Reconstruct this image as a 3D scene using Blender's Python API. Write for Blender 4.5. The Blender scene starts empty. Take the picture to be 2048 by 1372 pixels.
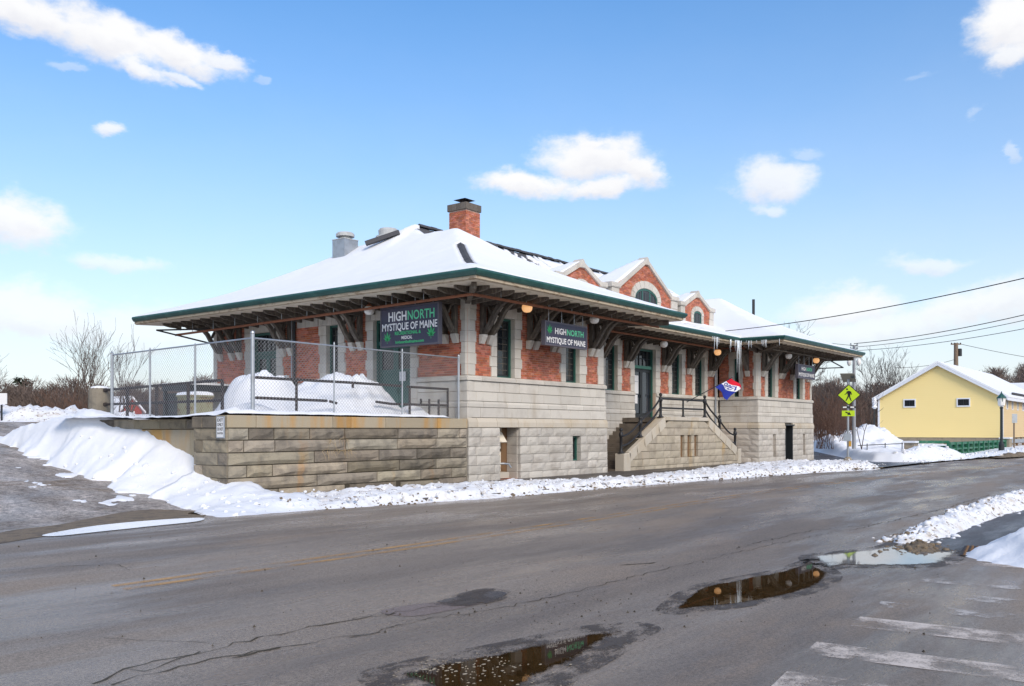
import bpy, math, random
import numpy as np
from mathutils import Vector, Matrix

# ------------------------------------------------------------------ camera, sky, sun
SC = bpy.context.scene
COL = SC.collection
F, HZ, TH = 1809.3, 860.15, 0.908          # focal length and horizon in photo pixels, heading of the facade
CT, ST = math.cos(TH), math.sin(TH)
X0, Y0, EYE = -1.3946, 28.6011, 1.75
CU, CV = -21.69, -18.70                    # camera in the site frame (u along the facade, v into the building)

def uv(X, Y):
    "camera-plan metres (right, forward) -> site frame"
    dx, dy = X - X0, Y - Y0
    return dx * CT + dy * ST, -dx * ST + dy * CT

def cam_xy(u, v):
    return X0 + u * CT - v * ST, Y0 + u * ST + v * CT

def at(px, py, Y):
    "photo pixel at forward distance Y -> site point"
    u, v = uv((px - 1024) / F * Y, Y)
    return u, v, EYE + (HZ - py) * Y / F

cd = bpy.data.cameras.new('camera'); cam = bpy.data.objects.new('camera', cd); COL.objects.link(cam)
cd.sensor_width = 36; cd.lens = 36 * F / 2048; cd.shift_y = (HZ - 686) / 2048
cd.clip_start = 0.1; cd.clip_end = 6000
cam.location = (CU, CV, EYE); cam.rotation_euler = (math.pi / 2, 0, -TH)
SC.camera = cam

SUN_EL, SUN_AZ = math.radians(34), math.radians(72)   # azimuth from camera forward, to the right and behind -> set below
sx, sy = 0.40, -0.92                                   # towards the sun in camera plan (right, forward)
su, sv = sx * CT + sy * ST, -sx * ST + sy * CT
n = math.hypot(su, sv); su /= n; sv /= n
sd = bpy.data.lights.new('sun', 'SUN'); sd.energy = 1.6; sd.angle = math.radians(22); sd.color = (1.0, 0.90, 0.77)
sun = bpy.data.objects.new('sun', sd); COL.objects.link(sun)
sun.rotation_euler = Vector((su * math.cos(SUN_EL), sv * math.cos(SUN_EL), math.sin(SUN_EL))).to_track_quat('Z', 'Y').to_euler()

SC.view_settings.view_transform = 'Standard'; SC.view_settings.look = 'None'
SC.view_settings.exposure = 0.64; SC.view_settings.gamma = 1; SC.view_settings.use_curve_mapping = False
SC.cycles.use_denoising = True
SC.cycles.max_bounces = 8; SC.cycles.diffuse_bounces = 5; SC.cycles.glossy_bounces = 3
SC.cycles.transparent_max_bounces = 8; SC.cycles.caustics_reflective = False; SC.cycles.caustics_refractive = False

class Nodes:
    "tiny shader-node builder"
    def __init__(s, tree): s.t = tree; s.l = tree.links
    def put(s, sock, v):
        if isinstance(v, bpy.types.NodeSocket): s.l.new(v, sock)
        elif v is not None: sock.default_value = v
    def n(s, typ, ins=None, **kw):
        nd = s.t.nodes.new(typ)
        for k, v in kw.items(): setattr(nd, k, v)
        for k, v in (ins or {}).items(): s.put(nd.inputs[k], v)
        return nd
    def m(s, op, a, b=None, c=None, clamp=False):
        nd = s.t.nodes.new('ShaderNodeMath'); nd.operation = op; nd.use_clamp = clamp
        for i, v in enumerate((a, b, c)): s.put(nd.inputs[i], v)
        return nd.outputs[0]
    def noise(s, vec, scale, detail=3, rough=.55, out=0):
        return s.n('ShaderNodeTexNoise', {'Vector': vec, 'Scale': scale, 'Detail': detail, 'Roughness': rough}).outputs[out]
    def ramp(s, x, lo, hi, a=0., b=1.):
        return s.n('ShaderNodeMapRange', {0: x, 1: lo, 2: hi, 3: a, 4: b}, interpolation_type='SMOOTHSTEP').outputs[0]
    def mix(s, f, a, b, blend='MIX'):
        nd = s.n('ShaderNodeMix', data_type='RGBA', blend_type=blend)
        s.put(nd.inputs[0], f)
        for i, v in ((6, a), (7, b)):
            s.put(nd.inputs[i], (*v, 1) if isinstance(v, tuple) and len(v) == 3 else v)
        return nd.outputs[2]
    def scl(s, vec, x, y, z):
        return s.n('ShaderNodeVectorMath', {0: vec, 1: (x, y, z)}, operation='MULTIPLY').outputs[0]

def build_world():
    w = bpy.data.worlds.new('World'); SC.world = w; w.use_nodes = True
    w.node_tree.nodes.clear(); N = Nodes(w.node_tree)
    sky = N.n('ShaderNodeTexSky', sky_type='NISHITA', sun_disc=False, sun_elevation=SUN_EL,
              sun_rotation=math.atan2(su, sv), altitude=50, air_density=1.0, dust_density=0.9, ozone_density=2.2)
    co = N.n('ShaderNodeTexCoord').outputs['Generated']
    sep = N.n('ShaderNodeSeparateXYZ', {0: co})
    # azimuth (from the street view's heading) and elevation in "photo pixels" of arc, valid all round the sky
    fw = N.m('ADD', N.m('MULTIPLY', sep.outputs[0], ST), N.m('MULTIPLY', sep.outputs[1], CT))
    rt = N.m('SUBTRACT', N.m('MULTIPLY', sep.outputs[0], CT), N.m('MULTIPLY', sep.outputs[1], ST))
    az = N.m('ARCTAN2', rt, fw); el = N.m('ARCSINE', sep.outputs[2])
    nz = N.n('ShaderNodeTexNoise', {'Vector': N.scl(co, 1, 1, 1.8), 'Scale': 9., 'Detail': 7, 'Roughness': .62})
    ns = N.n('ShaderNodeSeparateColor', {0: nz.outputs[1]})
    az = N.m('ADD', az, N.m('MULTIPLY', N.m('SUBTRACT', ns.outputs[0], .5), .085))
    el = N.m('ADD', el, N.m('MULTIPLY', N.m('SUBTRACT', ns.outputs[1], .5), .05))
    blobs = [  # x, y, rx, ry in photo pixels, tilt degrees, strength
        (70, 22, 150, 42, 10, 1), (210, 72, 165, 52, 14, 1), (335, 100, 150, 34, 8, 1), (440, 114, 70, 15, 6, .9), (290, 140, 62, 24, 20, .95), (365, 157, 46, 12, 8, .8),
        (135, 131, 55, 9, 3, .35), (530, 157, 16, 9, 20, .3), (212, 264, 38, 14, -6, .85),
        (18, 445, 118, 54, 5, .95), (235, 524, 98, 20, 4, .6), (50, 622, 190, 62, 5, .75), (270, 655, 260, 50, 0, .55),
        (1185, 318, 118, 42, 4, 1), (1060, 364, 104, 25, 0, 1), (1190, 372, 100, 22, -4, 1), (1275, 338, 58, 30, 10, 1), (1190, 292, 45, 20, 0, 1),
        (1545, 368, 92, 42, 5, .85), (1545, 422, 40, 16, 8, .6), (1618, 315, 36, 11, 8, .3), (2030, 45, 100, 82, 0, 1), (2025, 112, 52, 30, 0, .9),
        (1848, 522, 82, 19, -2, .6), (1700, 615, 120, 40, 0, .85), (1790, 650, 230, 38, -4, .65), (1985, 612, 170, 52, -8, .8), (2030, 292, 15, 20, 0, .4), (1842, 165, 36, 7, 0, .2), (1970, 225, 20, 9, -20, .25)]
    fine = N.noise(N.scl(co, 1, 1, 1.6), 42., 4, .6)
    mask = lit = None
    for x, y, rx, ry, tilt, st in blobs:
        a0 = math.atan((x - 1024) / F); e0 = math.atan((HZ - y) / math.hypot(F, x - 1024))
        k = math.cos(a0); ra = rx / F * k * k; re = ry / F * k
        ca, sa = math.cos(math.radians(tilt)), math.sin(math.radians(tilt))
        da = N.m('SUBTRACT', az, a0); de = N.m('SUBTRACT', el, e0)
        p = N.m('DIVIDE', N.m('SUBTRACT', N.m('MULTIPLY', da, ca), N.m('MULTIPLY', de, sa)), ra)
        q = N.m('DIVIDE', N.m('ADD', N.m('MULTIPLY', da, sa), N.m('MULTIPLY', de, ca)), re)
        r = N.m('SQRT', N.m('ADD', N.m('MULTIPLY', p, p), N.m('MULTIPLY', q, q)))
        b = N.m('MULTIPLY', N.ramp(N.m('ADD', r, N.m('MULTIPLY', N.m('SUBTRACT', fine, .5), 1.0)), 1.30, .42), st)
        li = N.m('MULTIPLY', b, N.ramp(N.m('ADD', q, N.m('MULTIPLY', N.m('SUBTRACT', fine, .5), 1.2)), -1.0, .25, .30, 1.))
        mask = b if mask is None else N.m('SMOOTH_MAX', mask, b, .12); lit = li if lit is None else N.m('MAXIMUM', lit, li)
    m_in = mask
    # unseen clouds added beside and above the view, to whiten the sky light
    other = N.ramp(N.noise(N.scl(co, 1, 1, 2.2), 3.2, 5, .55), .47, .60)
    side = N.m('MAXIMUM', N.m('MULTIPLY', N.ramp(N.m('ABSOLUTE', az), .62, .85), N.ramp(el, .02, .2)), N.ramp(el, .50, .70))
    mask = N.m('MAXIMUM', mask, N.m('MULTIPLY', other, side), clamp=True)
    haze = N.m('SUBTRACT', 1., N.m('DIVIDE', N.m('MAXIMUM', el, 0.), .60), clamp=True)
    skyc = N.mix(N.m('MULTIPLY', N.m('POWER', haze, 2.2), .95), N.n('ShaderNodeHueSaturation', {'Saturation': 1.38, 'Value': 1.22, 'Color': sky.outputs[0]}).outputs[0], (4.75, 4.92, 5.22))
    soft = N.noise(co, 7, 3, .5)
    cloud = N.mix(N.m('MULTIPLY', N.m('DIVIDE', lit, N.m('MAXIMUM', mask, .02), clamp=True), N.m('ADD', .55, N.m('MULTIPLY', soft, .9), clamp=True)), (4.45, 4.45, 4.80), (5.75, 5.70, 5.65))
    col = N.mix(N.m('MULTIPLY', mask, .96), skyc, cloud)
    bg = N.n('ShaderNodeBackground', {'Color': col, 'Strength': .115})
    N.l.new(bg.outputs[0], N.n('ShaderNodeOutputWorld').inputs[0])
build_world()

# ------------------------------------------------------------------ helpers
R = random.Random(7)
ABS = {}

def link(o, parent=None, base=None):
    COL.objects.link(o)
    ABS[o.name] = Vector(base) if base is not None else Vector((0, 0, 0))
    if parent is not None:
        o.parent = parent; o.matrix_parent_inverse = Matrix.Translation(-ABS[parent.name])
    return o

def props(o, label=None, cat=None, group=None, kind=None):
    for k, v in (('label', label), ('category', cat), ('group', group), ('kind', kind)):
        if v: o[k] = v
    return o

def thing(name, label, cat, loc=(0, 0, 0), group=None):
    o = bpy.data.objects.new(name, None); o.location = loc; o.empty_display_size = .2
    link(o, None, loc); return props(o, label, cat, group)

class MB:
    "collects faces and links them as one mesh object"
    def __init__(s): s.v = []; s.f = []; s.mi = []; s.cur = 0
    def add(s, vs, fs):
        b = len(s.v); s.v += [tuple(p) for p in vs]; s.f += [tuple(b + i for i in f) for f in fs]; s.mi += [s.cur] * len(fs); return s
    def box(s, x0, x1, y0, y1, z0, z1):
        return s.add([(x0, y0, z0), (x1, y0, z0), (x1, y1, z0), (x0, y1, z0), (x0, y0, z1), (x1, y0, z1), (x1, y1, z1), (x0, y1, z1)],
                     [(0, 3, 2, 1), (4, 5, 6, 7), (0, 1, 5, 4), (1, 2, 6, 5), (2, 3, 7, 6), (3, 0, 4, 7)])
    def bar(s, a, b, w, h=None, up=(0, 0, 1)):
        "box beam from a to b"
        a, b = Vector(a), Vector(b); d = (b - a).normalized(); upv = Vector(up)
        if abs(d.dot(upv)) > .98: upv = Vector((1, 0, 0))
        x = d.cross(upv).normalized() * (w / 2); y = d.cross(x).normalized() * ((h or w) / 2)
        vs = [p + i * x + j * y for p in (a, b) for i, j in ((-1, -1), (1, -1), (1, 1), (-1, 1))]
        return s.add(vs, [(0, 1, 2, 3), (7, 6, 5, 4), (0, 4, 5, 1), (1, 5, 6, 2), (2, 6, 7, 3), (3, 7, 4, 0)])
    def tube(s, pts, r, k=8, cap=True):
        pts = [Vector(p) for p in pts]; rs = r if isinstance(r, (list, tuple)) else [r] * len(pts)
        d0 = (pts[1] - pts[0]).normalized(); ref = Vector((0, 0, 1)) if abs(d0.z) < .9 else Vector((1, 0, 0))
        vs = []
        for i, p in enumerate(pts):
            d = (pts[min(i + 1, len(pts) - 1)] - pts[max(i - 1, 0)]).normalized()
            x = d.cross(ref).normalized(); y = d.cross(x)
            for j in range(k):
                a = 2 * math.pi * j / k; vs.append(p + rs[i] * (math.cos(a) * x + math.sin(a) * y))
        fs = [(i * k + j, i * k + (j + 1) % k, (i + 1) * k + (j + 1) % k, (i + 1) * k + j) for i in range(len(pts) - 1) for j in range(k)]
        if cap: fs += [tuple(range(k - 1, -1, -1)), tuple(range((len(pts) - 1) * k, len(pts) * k))]
        return s.add(vs, fs)
    def lathe(s, c, prof, k=14):
        "prof: (radius, z) from bottom to top, turned about the vertical through c"
        vs = [(c[0] + r * math.cos(2 * math.pi * j / k), c[1] + r * math.sin(2 * math.pi * j / k), c[2] + z) for r, z in prof for j in range(k)]
        m = len(prof)
        fs = [(i * k + j, i * k + (j + 1) % k, (i + 1) * k + (j + 1) % k, (i + 1) * k + j) for i in range(m - 1) for j in range(k)]
        fs += [tuple(range(k - 1, -1, -1)), tuple(range((m - 1) * k, m * k))]
        return s.add(vs, fs)
    def prism(s, poly, axis, a, b):
        "poly of 2D points extruded along axis 0/1/2 from a to b"
        def P(p, t):
            return (t, p[0], p[1]) if axis == 0 else (p[0], t, p[1]) if axis == 1 else (p[0], p[1], t)
        k = len(poly); vs = [P(p, a) for p in poly] + [P(p, b) for p in poly]
        return s.add(vs, [tuple(range(k)), tuple(range(2 * k - 1, k - 1, -1))] + [(i, i + k, (i + 1) % k + k, (i + 1) % k) for i in range(k)])
    def build(s, name, mat, parent=None, loc=(0, 0, 0), smooth=False):
        me = bpy.data.meshes.new(name); me.from_pydata(s.v, [], s.f)
        for m in (mat if isinstance(mat, (list, tuple)) else [mat]): me.materials.append(m)
        if isinstance(mat, (list, tuple)): me.polygons.foreach_set('material_index', s.mi)
        if smooth: me.polygons.foreach_set('use_smooth', [True] * len(me.polygons))
        o = bpy.data.objects.new(name, me); o.location = loc
        return link(o, parent, loc)

def inst(src, loc, parent=None, rz=0., scale=None, name=None):
    o = bpy.data.objects.new(name or src.name.split('.')[0], src.data); o.location = loc; o.rotation_euler = (0, 0, rz)
    if scale: o.scale = scale
    return link(o, parent, loc)

def copy_thing(root, loc, label=None):
    r = root.copy(); COL.objects.link(r); r.location = loc; ABS[r.name] = Vector(loc)
    if label: r['label'] = label
    for ch in root.children:
        c = ch.copy(); COL.objects.link(c); c.parent = r
        for g in ch.children:
            d = g.copy(); COL.objects.link(d); d.parent = c
    return r

# numpy value noise
def hsh(ix, iy, seed):
    h = (ix.astype(np.int64) * 374761393 + iy.astype(np.int64) * 668265263 + seed * 1442695041) & 0x7fffffff
    h = ((h ^ (h >> 13)) * 1274126177) & 0x7fffffff
    return ((h ^ (h >> 16)) & 0xffff) / 65535.0
def vnoise(x, y, seed=0):
    ix, iy = np.floor(x), np.floor(y); fx, fy = x - ix, y - iy
    fx = fx * fx * fx * (fx * (fx * 6 - 15) + 10); fy = fy * fy * fy * (fy * (fy * 6 - 15) + 10)
    a, b = hsh(ix, iy, seed), hsh(ix + 1, iy, seed); c, d = hsh(ix, iy + 1, seed), hsh(ix + 1, iy + 1, seed)
    return (a + (b - a) * fx) * (1 - fy) + (c + (d - c) * fx) * fy
def fbm(x, y, sc=1., oct=4, seed=0, gain=.5):
    x, y = np.asarray(x, float) * sc, np.asarray(y, float) * sc; s = 0; a = 1; t = 0
    for i in range(oct):
        s = s + a * vnoise(x, y, seed + i * 17); t += a; a *= gain; x, y = x * 2.03 + 11.7, y * 2.03 + 5.3
    return s / t
def sstep(a, b, x):
    t = np.clip((np.asarray(x, float) - a) / (b - a), 0, 1); return t * t * (3 - 2 * t)

def field(name, us, vs, Z, mat, mask=None, bottom=None, smooth=True):
    "height field over a grid us x vs; mask picks the faces, bottom drops a skirt at their rim"
    U, V = np.meshgrid(us, vs, indexing='ij'); nu, nv = U.shape
    co = np.stack([U, V, Z], -1).reshape(-1, 3)
    idx = np.arange(nu * nv).reshape(nu, nv)
    q = np.stack([idx[:-1, :-1], idx[1:, :-1], idx[1:, 1:], idx[:-1, 1:]], -1).reshape(-1, 4)
    if mask is not None:
        mk = (mask[:-1, :-1] & mask[1:, :-1] & mask[1:, 1:] & mask[:-1, 1:]).reshape(-1); q = q[mk]
    if bottom is not None:
        e = np.concatenate([q[:, [i, (i + 1) % 4]] for i in range(4)])
        key = np.minimum(e[:, 0], e[:, 1]) * (nu * nv) + np.maximum(e[:, 0], e[:, 1])
        un, inv, cnt = np.unique(key, return_inverse=True, return_counts=True)
        be = e[cnt[inv] == 1]
        lo = co.copy(); lo[:, 2] = np.broadcast_to(bottom, Z.shape).reshape(-1)
        q = np.concatenate([q, np.stack([be[:, 1], be[:, 0], be[:, 0] + len(co), be[:, 1] + len(co)], -1)]); co = np.concatenate([co, lo])
    used = np.unique(q); rem = np.full(len(co), -1); rem[used] = np.arange(len(used)); co = co[used]; q = rem[q]
    me = bpy.data.meshes.new(name); me.vertices.add(len(co)); me.vertices.foreach_set('co', co.astype(np.float32).ravel())
    me.loops.add(q.size); me.loops.foreach_set('vertex_index', q.astype(np.int32).ravel())
    me.polygons.add(len(q)); me.polygons.foreach_set('loop_start', (np.arange(len(q)) * 4).astype(np.int32))
    me.update(calc_edges=True); me.validate()
    if smooth: me.polygons.foreach_set('use_smooth', np.ones(len(me.polygons), bool))
    me.materials.append(mat); o = bpy.data.objects.new(name, me); return link(o)

# ------------------------------------------------------------------ materials
def mat(name, base, rough=.75, spec=.4, var=0., island=False, c2=None, c2scale=3., c2lo=.45, c2hi=.7, stretch=(1, 1, 1),
        c3=None, c3scale=1., c3lo=.55, c3hi=.7, c3stretch=(1, 1, 1), bump=0., bscale=40., metal=0., emit=None, estr=0., grain=0., gscale=120., coat=0., alpha=None):
    m = bpy.data.materials.new(name); m.use_nodes = True; t = m.node_tree; t.nodes.clear(); N = Nodes(t)
    pos = N.n('ShaderNodeNewGeometry'); P = pos.outputs['Position']
    col = (*base, 1)
    if c2: col = N.mix(N.ramp(N.noise(N.scl(P, *stretch), c2scale, 4, .6), c2lo, c2hi), base, c2)
    if c3: col = N.mix(N.ramp(N.noise(N.scl(P, *c3stretch), c3scale, 4, .6), c3lo, c3hi), col, c3)
    if grain:
        g = N.ramp(N.noise(P, gscale, 2, .7), .25, .75, 1 - grain, 1 + grain)
        col = N.mix(1., col, N.n('ShaderNodeCombineColor', {0: g, 1: g, 2: g}).outputs[0], 'MULTIPLY')
    if var:
        r = N.n('ShaderNodeObjectInfo').outputs['Random']
        if island: r = N.m('FRACT', N.m('ADD', r, pos.outputs['Random Per Island']))
        h = N.n('ShaderNodeHueSaturation', {'Hue': N.m('ADD', .5, N.m('MULTIPLY', N.m('SUBTRACT', N.m('FRACT', N.m('MULTIPLY', r, 7.31)), .5), var * .025)),
                                            'Saturation': N.m('ADD', 1, N.m('MULTIPLY', N.m('SUBTRACT', N.m('FRACT', N.m('MULTIPLY', r, 3.7)), .5), var * .35)),
                                            'Value': N.m('ADD', 1 - var / 2, N.m('MULTIPLY', r, var)), 'Color': col})
        col = h.outputs[0]
    b = N.n('ShaderNodeBsdfPrincipled', {'Base Color': col, 'Roughness': rough, 'Metallic': metal, 'Specular IOR Level': spec})
    if coat: b.inputs['Coat Weight'].default_value = coat
    if emit: b.inputs['Emission Color'].default_value = (*emit, 1); b.inputs['Emission Strength'].default_value = estr
    if bump:
        bp = N.n('ShaderNodeBump', {'Height': N.noise(P, bscale, 4, .65), 'Strength': bump, 'Distance': .02}); N.l.new(bp.outputs[0], b.inputs['Normal'])
    N.l.new(b.outputs[0], N.n('ShaderNodeOutputMaterial').inputs[0]); return m

M = dict(
    brick=mat('brick', (.50, .185, .118), .88, .2, var=.55, island=True, c2=(.40, .13, .082), c2scale=6, bump=.5, bscale=60, c3=(.52, .23, .155), c3scale=2.2, c3lo=.6, c3hi=.75),
    mortar=mat('mortar', (.60, .44, .35), .95, .1, bump=.4, bscale=50),
    stone=mat('limestone', (.60, .565, .505), .85, .25, var=.18, c2=(.52, .485, .43), c2scale=1.6, bump=.35, bscale=35, grain=.07, c3=(.44, .38, .30), c3scale=.9, c3lo=.58, c3hi=.8, c3stretch=(1, 1, .25)),
    rock=mat('rock_faced_granite', (.55, .515, .46), .9, .2, var=.24, c2=(.45, .41, .36), c2scale=1.8, bump=.8, bscale=22, grain=.10),
    tanstone=mat('tan_stained_stone', (.55, .495, .41), .88, .2, var=.12, c2=(.50, .42, .31), c2scale=1.5, c2lo=.45, c2hi=.7, stretch=(1, 1, .5), bump=.3, bscale=30, grain=.06),
    granite=mat('retaining_granite', (.29, .25, .19), .9, .25, var=.85, c2=(.195, .17, .135), c2scale=2.4, c2lo=.42, c2hi=.66, bump=1., bscale=22, grain=.14, c3=(.31, .21, .12), c3scale=1.1, c3lo=.58, c3hi=.74, c3stretch=(1.3, 1, .18)),
    cap=mat('stained_cap_granite', (.37, .315, .225), .88, .25, var=.22, c2=(.44, .265, .10), c2scale=1.2, c2lo=.44, c2hi=.68, stretch=(1.6, 1, .22), bump=.35, bscale=30, grain=.1),
    joint=mat('stone_joint', (.075, .065, .05), .95, .1),
    ljoint=mat('light_joint', (.19, .17, .14), .95, .1),
    stair=mat('stair_granite', (.46, .40, .31), .9, .22, var=.24, c2=(.36, .31, .24), c2scale=1.7, bump=.6, bscale=22, grain=.12, c3=(.47, .34, .19), c3scale=1.2, c3lo=.58, c3hi=.75, c3stretch=(1, 1, .3)),
    step=mat('worn_wet_step', (.15, .125, .10), .7, .4, var=.2, c2=(.10, .085, .07), c2scale=3, bump=.4, bscale=30),
    timber=mat('weathered_timber', (.115, .098, .082), .85, .25, var=.5, c2=(.19, .165, .135), c2scale=5, stretch=(2, 2, .7), bump=.5, bscale=35),
    soffit=mat('cream_soffit', (.78, .71, .58), .8, .3, c2=(.44, .36, .26), c2scale=2.5, c2lo=.5, c2hi=.75, bump=.2, bscale=30),
    fascia=mat('peeling_fascia', (.50, .42, .31), .85, .25, c2=(.33, .25, .17), c2scale=4, c2lo=.5, c2hi=.62, stretch=(1, 1, 2), bump=.4),
    gutter=mat('green_gutter', (.016, .085, .075), .4, .5, c2=(.03, .12, .10), c2scale=2.5),
    green=mat('green_paint', (.025, .105, .085), .45, .5, c2=(.05, .15, .12), c2scale=4, c2lo=.55, c2hi=.75),
    greenlite=mat('green_transom_bar', (.075, .22, .16), .5, .4),
    dark=mat('dark_sash_paint', (.020, .024, .026), .45, .5),
    glass=mat('window_glass', (.018, .022, .026), .04, .6, bump=.05, bscale=3),
    pipe=mat('rusty_orange_pipe', (.27, .105, .055), .7, .3, c2=(.20, .08, .05), c2scale=6),
    slate=mat('slate_shingle', (.075, .075, .082), .85, .3, var=.4, bump=.4),
    snow=mat('snow', (.83, .845, .87), .75, .25, bump=.7, bscale=9, c2=(.765, .79, .83), c2scale=.8, c2lo=.4, c2hi=.7),
    roofsnow=mat('roof_snow', (.84, .855, .875), .8, .2, bump=.12, bscale=3),
    dirtysnow=mat('ploughed_snow', (.81, .82, .84), .7, .3, bump=.9, bscale=14, c2=(.66, .62, .57), c2scale=2.6, c2lo=.52, c2hi=.70, c3=(.22, .165, .115), c3scale=6., c3lo=.575, c3hi=.66),
    dirt=mat('muddy_sand', (.20, .15, .095), .75, .4, c2=(.11, .085, .06), c2scale=4, bump=.9, bscale=18, grain=.3, gscale=60),
    galv=mat('galvanised_steel', (.42, .45, .48), .42, .5, metal=.6, c2=(.34, .36, .38), c2scale=4),
    wire=mat('galvanised_wire', (.34, .35, .37), .5, .5, metal=.4),
    iron=mat('black_iron', (.018, .018, .020), .5, .5, bump=.2),
    rustiron=mat('rusty_black_iron', (.035, .030, .030), .75, .4, c2=(.07, .05, .042), c2scale=6, bump=.6),
    signface=mat('sign_navy', (.040, .043, .075), .5, .4, c2=(.055, .05, .085), c2scale=1.5),
    signframe=mat('sign_frame', (.10, .095, .12), .5, .4),
    white=mat('white_paint', (.80, .80, .80), .6, .3), lettergreen=mat('letter_green', (.06, .52, .20), .6, .3),
    leafgreen=mat('leaf_green', (.04, .38, .13), .6, .3), mint=mat('letter_mint', (.13, .62, .34), .6, .3), black=mat('black_print', (.012, .012, .012), .6, .3),
    globe=mat('milk_glass', (.86, .84, .80), .35, .5), lit=mat('lit_globe', (.8, .55, .3), .35, .4, emit=(1., .50, .20), estr=.42),
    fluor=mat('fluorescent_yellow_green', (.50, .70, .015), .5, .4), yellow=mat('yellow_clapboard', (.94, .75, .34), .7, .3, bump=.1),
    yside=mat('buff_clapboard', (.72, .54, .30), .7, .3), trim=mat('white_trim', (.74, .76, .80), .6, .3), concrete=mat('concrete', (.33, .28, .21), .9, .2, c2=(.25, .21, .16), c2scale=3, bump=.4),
    bark=mat('bark', (.11, .085, .07), .9, .2, var=.3), bark2=mat('grey_bark', (.10, .084, .075), .9, .2, var=.2), brush=mat('red_brown_brush', (.15, .085, .06), .9, .2, c2=(.11, .08, .062), c2scale=.7), woods=mat('bare_woods', (.155, .122, .108), .95, .1, c2=(.19, .145, .12), c2scale=.12, c2lo=.4, c2hi=.6),
    pine=mat('pine_needles', (.030, .045, .028), .9, .2), red=mat('red_barn', (.33, .045, .03), .7, .3), pole=mat('pole_wood', (.22, .165, .12), .9, .2, bump=.4),
    cable=mat('black_cable', (.03, .03, .03), .6, .3), bridge=mat('bridge_green', (.02, .14, .075), .5, .4, c2=(.09, .20, .13), c2scale=3),
    flagred=mat('flag_red', (.62, .015, .035), .8, .2), flagblue=mat('flag_blue', (.02, .035, .28), .8, .2), flagwhite=mat('flag_white', (.78, .78, .82), .8, .2),
    capdark=mat('sooty_cap_stone', (.15, .13, .11), .9, .2, var=.3, bump=.4), solar=mat('panel_back', (.30, .29, .25), .6, .4), ochre=mat('ochre_box', (.55, .30, .05), .6, .4), ice=mat('ice', (.75, .82, .88), .12, .6),
    brown=mat('brown_board', (.20, .12, .065), .85, .2), paper=mat('white_paper', (.75, .75, .75), .8, .2), blueglass=mat('door_glass', (.02, .03, .045), .06, .7),
    cabinet=mat('mossy_cabinet', (.25, .245, .155), .9, .2, c2=(.17, .11, .06), c2scale=4), straw=mat('dry_straw', (.50, .37, .2), .9, .2), ventmetal=mat('painted_vent', (.50, .51, .50), .55, .4, c2=(.42, .42, .41), c2scale=3),
)

# asphalt: worn, damp in patches
def asphalt(name, base, dark, wet, rmin=.20, rmax=.62):
    m = bpy.data.materials.new(name); m.use_nodes = True; t = m.node_tree; t.nodes.clear(); N = Nodes(t)
    P = N.n('ShaderNodeNewGeometry').outputs['Position']
    lanes = N.scl(P, .16, 1., 1.)
    big = N.ramp(N.noise(lanes, .55, 4, .6), .38, .66)
    col = N.mix(big, base, dark)
    tint = N.ramp(N.noise(N.scl(P, .3, 1, 1), .9, 3, .6), .5, .72)
    col = N.mix(N.m('MULTIPLY', tint, .55), col, wet)
    agg = N.noise(P, 95, 2, .8)
    g = N.ramp(N.m('ADD', N.m('MULTIPLY', agg, .6), N.m('MULTIPLY', N.noise(P, 34, 2, .75), .4)), .38, .62, .55, 1.6)
    col = N.mix(.8, col, N.n('ShaderNodeCombineColor', {0: g, 1: g, 2: g}).outputs[0], 'MULTIPLY')
    spk = N.ramp(N.noise(P, 46, 1, .5), .74, .78)
    col = N.mix(N.m('MULTIPLY', spk, .5), col, (.30, .29, .28))
    rg = N.ramp(N.noise(N.scl(P, .22, 1, 1), .7, 5, .65), .40, .60, rmin, rmax)
    bp = N.n('ShaderNodeBump', {'Height': N.m('ADD', agg, N.m('MULTIPLY', N.noise(P, 14, 3, .6), .7)), 'Strength': .5, 'Distance': .02})
    b = N.n('ShaderNodeBsdfPrincipled', {'Base Color': col, 'Roughness': rg, 'Specular IOR Level': .34}); N.l.new(bp.outputs[0], b.inputs['Normal'])
    N.l.new(b.outputs[0], N.n('ShaderNodeOutputMaterial').inputs[0]); return m
M['road'] = asphalt('damp_asphalt', (.262, .216, .172), (.172, .141, .114), (.29, .218, .155))
M['darkroad'] = asphalt('wet_asphalt', (.095, .083, .076), (.066, .058, .053), (.09, .071, .06), .25, .5)
M['patch'] = asphalt('tan_patch', (.21, .165, .145), (.18, .14, .12), (.2, .16, .14), .5, .7)

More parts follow.
